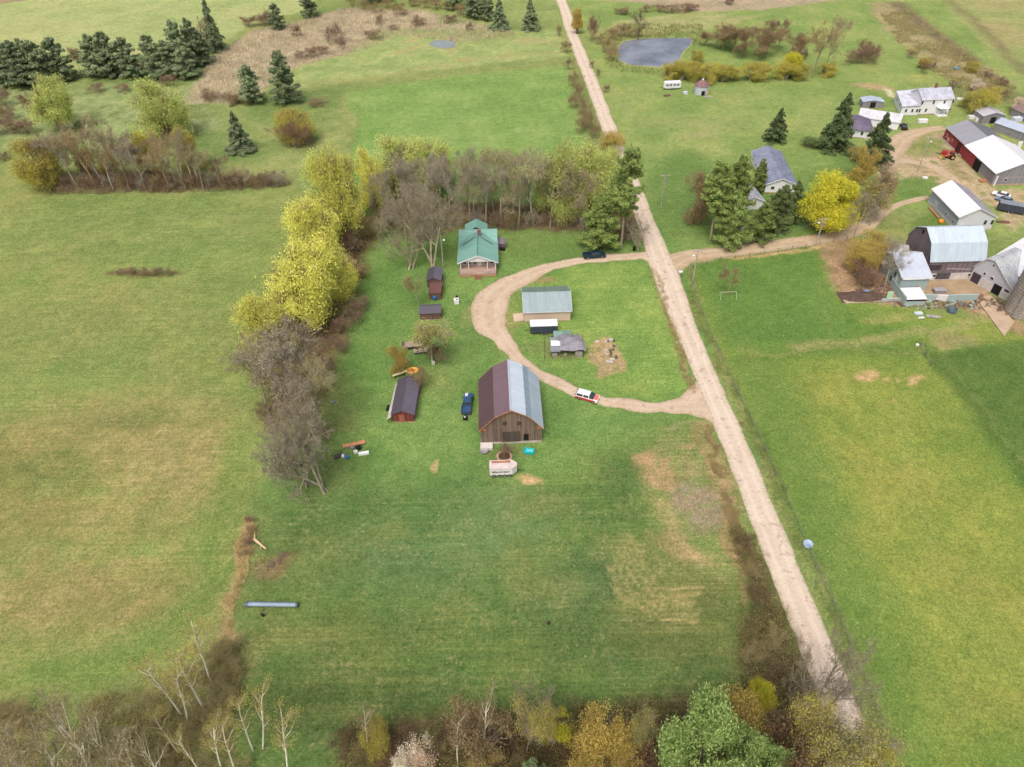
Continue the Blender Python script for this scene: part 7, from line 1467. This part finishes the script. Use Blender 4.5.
# --- pond surroundings
many('sparse_bush', [(612, 60, 44, 7), (607, 52, 36, 6), (614, 40, 26, 7), (624, 36, 22, 7), (636, 36, 26, 6), (626, 14, 6, 6), (600, 44, 34, 5)], "tan brush bush around the pond's left shore", "brush bushes on the left pond shore", lm='tan', bark=BARK_B)
tree('bare', 638, 40, 10, 9, "bare forked tree on the far shore of the pond", lm='dun', bark=BARK_D)
tree('maple', 577, 34, 8, 4, "narrow orange yellow bush beside the road at the top", lm='org'); tree('sparse_bush', 592, 42, 12, 6, "dark purple bush right of the road at the top", lm='red', bark=BARK_R)
many('sparse_bush', [(648, 12, 4, 8), (660, 12, 4, 8), (672, 12, 4, 9), (684, 11, 3, 9), (692, 10, 3, 7), (622, 14, 8, 7), (730, 4, -3, 7)], "dark brush along the ploughed strip at the top edge", "brush along the ploughed strip", lm='brn', bark=BARK_R)
many('budding', [(706, 46, 30, 10), (714, 48, 27, 11), (723, 50, 25, 11), (733, 52, 24, 12), (744, 53, 27, 12), (755, 55, 26, 12), (766, 54, 28, 12), (777, 52, 30, 11), (788, 56, 32, 10), (728, 44, 26, 10), (750, 47, 28, 10), (768, 46, 30, 10), (797, 60, 36, 9), (760, 60, 40, 9), (740, 58, 40, 8)], "tan budding tree in the thicket right of the pond", "budding trees in the thicket right of the pond", lm='brn', bark=BARK_B)
many('sparse_bush', [(768, 30, 19, 7), (776, 30, 20, 7), (785, 30, 18, 6)], "dark round bush behind the pond thicket", "dark bushes behind the pond thicket", lm='brn', bark=BARK_R)
many('bush', [(670, 78, 62, 8), (682, 80, 60, 9), (694, 80, 62, 8), (710, 82, 62, 9), (722, 82, 64, 8), (732, 80, 66, 6), (696, 66, 50, 7), (750, 80, 62, 9), (762, 80, 64, 9), (784, 80, 60, 9), (800, 80, 64, 7), (826, 76, 62, 7)], "yellow olive bush in the line below the pond", "yellow bushes below the pond", lm='yol')
tree('maple', 790, 78, 52, 8, "bright yellow bush at the right of the yellow bush line", lm='yel'); tree('bare', 812, 78, 20, 14, "tall tan bare tree at the right end of the pond bushes", lm='tan', bark=BARK_B); tree('bare', 824, 74, 16, 12, "pale bare tree beside the tall tan one at the end of the pond bushes", lm='tan', bark=BARK_P); tree('sparse_bush', 796, 68, 44, 7, "dark bush between the yellow bush line and the tan bare trees", lm='brn', bark=BARK_R)
many('sparse_bush', [(566, 52, 40, 5), (570, 70, 56, 5), (574, 86, 70, 6), (579, 100, 82, 6), (583, 114, 96, 6), (588, 128, 108, 6), (592, 138, 118, 6), (559, 36, 24, 4), (580, 132, 116, 5), (574, 108, 94, 5)], "brown brush bush on the left verge of the main road", "brush bushes on the left road verge", lm='brn', bark=BARK_B)
many('sparse_bush', [(592, 68, 60, 3), (598, 76, 68, 3), (606, 92, 84, 3)], "small dark bush on the right verge of the main road", "small bushes on the right road verge", lm='brn', bark=BARK_R)
# --- foreground left: birches
bl = "white trunked birch in the foreground clump at the lower left"
for bx, by, tx, ty, wd in ((211, 680, 187, 614, 5), (204, 708, 170, 636, 6), (188, 720, 178, 664, 5), (181, 714, 144, 656, 5), (222, 770, 205, 718, 4), (236, 772, 217, 706, 4), (178, 752, 147, 700, 4), (202, 775, 176, 730, 3.5)):
    tree('birch', bx, by, ty, wd, bl, "birches of the lower left clump", lean=(tx, ty), lm='yol')
bl = "separate white birch standing on the grass at the lower left"
for bx, by, tx, ty, wd in ((253, 750, 233, 686, 4), (263, 748, 266, 678, 4), (289, 775, 279, 702, 4.5)): tree('birch', bx, by, ty, wd, bl, "birches standing on the lower left grass", lean=(tx, ty), lm='yol')
bl = "pale bare poplar with long twigs in the bottom left corner"
for bx, by, tx, ty, wd in ((100, 790, 36, 700, 7), (62, 790, 24, 728, 7), (20, 800, -8, 736, 6), (120, 800, 78, 712, 6), (84, 800, 62, 722, 6), (146, 790, 122, 724, 6), (50, 810, 10, 750, 6), (130, 800, 100, 740, 5), (30, 790, 4, 716, 6), (165, 795, 132, 735, 5), (96, 810, 60, 750, 5)): tree('poplar', bx, by, ty, wd, bl, "bare poplars in the bottom left corner", lean=(tx, ty))
many('sparse_bush', [(x, y, None) for x, y in ((222, 655), (230, 672), (218, 690), (228, 705), (212, 715), (236, 650), (196, 735), (222, 735), (170, 745), (150, 762), (6, 716), (-10, 724), (24, 722), (180, 775), (210, 770), (240, 775), (130, 740), (160, 720))], "brown undergrowth bush among the lower left birches", "undergrowth bushes among the lower left birches", h=2.6, w=4.2, lm='olv', bark=BARK_B)
many('sparse_bush', [(251, 522, None), (253, 532, None), (249, 545, None), (245, 556, None)], "reddish brush on the fence line above the grain auger", "brush on the fence line above the auger", h=1.4, w=2.4, cyc=[('red', BARK_R), ('brn', BARK_B)])
many('sparse_bush', [(272, 565, None), (279, 562, None), (284, 556, None)], "flat heap of cut brush on the grass above the auger", "cut brush heaps above the auger", h=.6, w=2.0, lm='dun', bark=BARK_R)
# --- foreground bottom band
tree('bush', 596, 762, 700, 7.2, "largest golden orange bush at the bottom edge", lm='org', v=0); tree('bush', 614, 772, 728, 4.5, "smaller golden orange bush attached right of the largest one", lm='org', v=1); tree('bush', 590, 800, 752, 7, "golden bush cut by the bottom edge below the largest orange bush", lm='org', v=2); tree('bush', 490, 790, 750, 4, "low orange bush at the bottom edge left of centre", lm='org', v=0)
tree('bush', 418, 785, 741, 4.6, "round pinkish beige blossoming bush at the bottom edge", lm='blo', v=1)
tree('bush', 480, 762, 700, 4, "thin leafy shrub around a pale trunk at the bottom", lm='brn'); tree('birch', 484, 766, 690, 4, "pale slim trunk at the bottom left of the yellow green tree", lm='brn', lean=(484, 690)); tree('birch', 458, 766, 706, 3.5, "thin pale trunk right of the pinkish bush", lm='brn', lean=(456, 706)); tree('birch', 368, 745, 706, 3, "very thin bare sapling at the left of the bottom hedge", lm='brn', lean=(363, 706))
tree('budding', 527, 752, 684, 5.2, "yellow green budding tree in the middle of the bottom hedge", lm='yol', v=0); tree('widebare', 530, 742, 676, 5, "bare spreading crown above the yellow green budding tree", lm='dun', bark=BARK_P); tree('bush', 551, 744, 708, 2.6, "small lemon yellow sapling right of the yellow green budding tree", lm='yel'); tree('bush', 382, 750, 718, 4, "yellow green bush near the left end of the bottom hedge", lm='yol')
tree('lushtree', 688, 812, 694, 8.6, "big pale green leafy tree at the bottom right of centre", lm='brt', v=0); tree('pine', 532, 800, 750, 5, "blue green pine top peeking in at the bottom edge", lm='pind'); tree('lushtree', 738, 796, 730, 3.4, "small pale green leafy tree right of the big pale green tree", lm='brt')
tree('budding', 636, 748, 688, 5, "budding tree with olive tips left of the big pale green tree", lm='olv', v=2); tree('bush', 726, 752, 694, 4.6, "orange brown bush behind the big pale green tree", lm='org', v=2); tree('maple', 752, 716, 678, 3.6, "lime yellow bush near the foot of the dark hedge", lm='yel', v=1)
tree('sparse_bush', 768, 776, 704, 7, "dark red budding tree right of the lime yellow bush", lm='red', bark=BARK_H, cat='tree', name='budding_tree'); tree('sparse_bush', 640, 790, 744, 5.5, "dark red bush between the orange bush and the pale green tree", lm='red', bark=BARK_H); tree('bush', 850, 800, 744, 5, "yellow bush at the bottom edge beside the main road", lm='yol', v=1)
tree('widebare', 806, 722, 628, 9, "bare tree with white branches reaching over the main road", bark=BARK_P, lm='dun', v=1); tree('budding', 812, 790, 700, 8, "olive green budding tree left of the main road at the bottom", lm='olv', v=1); tree('budding', 782, 790, 708, 7, "budding tree between the dark red tree and the road", lm='yol', v=0)
hb = [(x, y) for x, y in ((345, 745), (362, 760), (395, 755), (430, 760), (450, 745), (465, 765), (505, 750), (515, 768), (545, 765), (566, 735), (570, 760), (620, 735), (640, 760), (656, 745), (668, 735), (540, 728), (600, 745), (495, 730), (735, 725), (705, 735), (690, 722), (760, 745), (410, 740), (650, 775), (560, 782), (440, 782), (380, 780))]
many('sparse_bush', [(x, y, None) for x, y in hb], "low undergrowth bush in the hedge along the bottom", "undergrowth bushes in the bottom hedge", h=2.8, w=4.4, cyc=[('brn', BARK_H), ('olv', BARK_H), ('red', BARK_H), ('olv', BARK_B)])
hb = [(744, 548), (738, 536), (752, 575), (755, 600), (758, 625), (765, 650), (770, 675), (778, 700), (785, 720), (795, 740), (768, 610), (776, 640), (790, 690), (745, 560), (805, 760), (800, 715), (762, 690), (752, 660), (815, 775), (750, 640), (765, 720)]
many('sparse_bush', [(x, y, None) for x, y in hb], "dark twiggy bush in the hedge left of the main road", "twiggy bushes in the roadside hedge", h=2.3, w=4.0, cyc=[('brn', BARK_H), ('olv', BARK_H), ('olv', BARK_B)])

# --- ground cover nobody could count
def cover(name, label, pts, n, h, mats, seed, lean=.35, wd=.04, leafy=0, lsz=.12, cl=3.0, thr=.45):
    rs = np.random.default_rng(seed); P = np.array([G(*p)[:2] for p in pts]); lo, hi = P.min(0), P.max(0); A = (hi-lo).prod(); pts_ = rs.uniform(lo, hi, (n*4, 2))
    ok = inside([tuple(p) for p in P], pts_[:, 0]+(fbm(pts_[:, 0]/3, pts_[:, 1]/3, 5)-.5)*4, pts_[:, 1]+(fbm(pts_[:, 0]/3, pts_[:, 1]/3, 6)-.5)*4) & (fbm(pts_[:, 0]/cl, pts_[:, 1]/cl, seed) > thr*rs.uniform(.8, 1.2, n*4)); p = pts_[ok][:n]; n = len(p)
    hh = h*rs.uniform(.4, 1.2, n)*(.5+fbm(p[:, 0]/4, p[:, 1]/4, seed+1)); B = np.concatenate([p, np.zeros((n, 1))-.05], 1); T = B+np.concatenate([rs.normal(size=(n, 2))*lean*hh[:, None], hh[:, None]], 1)
    a = rs.uniform(0, np.pi, n); w_ = np.stack([np.cos(a), np.sin(a), a*0], 1)*wd*.5; V = np.stack([B-w_, B+w_, T+w_*.3, T-w_*.3], 1).reshape(-1, 3); Q = np.arange(4*n).reshape(-1, 4); parts = [(V, Q, 0)]
    if leafy: i = rs.integers(0, n, leafy); f = rs.uniform(.3, 1, leafy)[:, None]; parts.append(leaves(B[i]*(1-f)+T[i]*f+rs.normal(size=(leafy, 3))*.15*[1, 1, .4], lsz, rs)+(1,))
    V, Q, Mi = merge(parts); o = link(name, npmesh(name, V, Q, mats, Mi)); tag(o, label, 'brush' if 'grass' not in name and 'reed' not in name else 'grass', kind='stuff')
cover("hedge_undergrowth", "brown twigs and litter on the floor of the bottom hedge", [(335, 775), (350, 730), (420, 726), (520, 712), (640, 706), (735, 694), (750, 600), (745, 550), (762, 562), (800, 645), (848, 735), (880, 820), (340, 820)], 24000, 1.3, [BARK_H, L_OLV], 1, .6, .03, 30000, .11, 2.2, .46)
cover("birch_undergrowth", "brown twigs and litter under the lower left birches", [(-60, 745), (0, 712), (60, 704), (140, 696), (192, 672), (226, 630), (238, 645), (236, 700), (226, 800), (-60, 830)], 16000, 1.2, [BARK_B, L_OLV], 2, .6, .03, 26000, .11, 2.2, .48)
cover("thicket_undergrowth", "dark brush under the left thicket", [(32, 184), (60, 176), (150, 172), (210, 178), (292, 182), (286, 187), (200, 193), (60, 195)], 9000, 2.6, [BARK_R, L_BRN], 3, .5, .04, 9000, .16, 2.2, .42)
cover("row_undergrowth", "brown brush under the bare trees behind the farmhouse", [(370, 215), (400, 200), (480, 206), (600, 206), (636, 215), (632, 236), (590, 232), (480, 228), (440, 226), (390, 240)], 13000, 2.4, [BARK_R, L_BRN], 4, .5, .035, 12000, .14, 2.2, .42)
cover("belt_undergrowth", "brush and litter under the tree belt beside the hay field", [(325, 210), (372, 222), (366, 255), (345, 300), (350, 340), (332, 372), (318, 420), (270, 425), (256, 350), (290, 270)], 12000, 1.2, [BARK_R, L_BRN], 5, .4, .045, 12000, .18, 3, .42)
cover("marsh_reed", "pale tan reeds standing in the marsh", [(182, 102), (200, 78), (222, 50), (255, 30), (305, 20), (345, 8), (420, 10), (480, 24), (520, 34), (470, 44), (400, 36), (360, 52), (320, 62), (285, 70), (262, 92), (228, 104)], 26000, 1.1, [plain("reed_straw", C(184, 172, 148, 1.0), .9, .25, .5), L_TAN], 6, .3, .14, 0, .2, 6, .3)
cover("verge_grass", "dry tall grass on the strip between the south field and the main road", [(702, 426), (708, 426), (732, 500), (758, 570), (744, 575), (731, 530), (712, 470)], 9000, .6, [plain("dry_grass", C(176, 158, 114), .9, .25, .5), L_TAN], 7, .6, .035, 0, .1, 2, .45)
cover("fence_grass", "rough weeds under the roadside fence", [(690, 272), (698, 300), (718, 345), (740, 392), (764, 440), (811, 545), (843, 625), (903, 775), (895, 775), (862, 690), (802, 555), (754, 445), (708, 350), (688, 300)], 14000, .4, [plain("weed_grass", C(132, 138, 84), .9, .3, .5), L_TAN], 8, .5, .035, 0, .1, 1.6, .45)
cover("track_grass", "dry weeds on the strip between the orchard grass and the main road", [(652, 268), (657, 268), (670, 315), (690, 370), (698, 395), (692, 394), (676, 350), (662, 310)], 4000, .5, [plain("dry_grass", None), L_TAN], 9, .5, .05, 0, .1, 2, .35)
cover("fenceline_grass", "dry tan grass along the brushy fence line above the birches", [(246, 515), (256, 520), (248, 560), (238, 600), (232, 640), (222, 640), (228, 600), (240, 555)], 5000, .6, [plain("pale_dry_grass", C(200, 178, 132, 1.1), .9, .25, .5), L_TAN], 10, .5, .035, 0, .1, 2, .3)
cover("pond_grass", "tan grass around the pond", [(606, 66), (600, 34), (620, 24), (700, 24), (712, 40), (694, 46), (690, 38), (640, 37), (620, 42), (615, 60), (640, 68), (676, 70), (676, 76), (620, 72)], 6000, .9, [plain("weed_grass", None), L_TAN], 11, .4, .13, 0, .2, 4, .4)
cover("scrub_grass", "rough brown scrub behind the white house", [(880, 14), (905, 10), (990, 70), (1030, 100), (1020, 120), (985, 100), (950, 84), (905, 50)], 9000, .9, [plain("scrub_straw", C(166, 152, 116), .9, .3, .5), L_OLV], 12, .4, .12, 5000, .3, 5, .45)
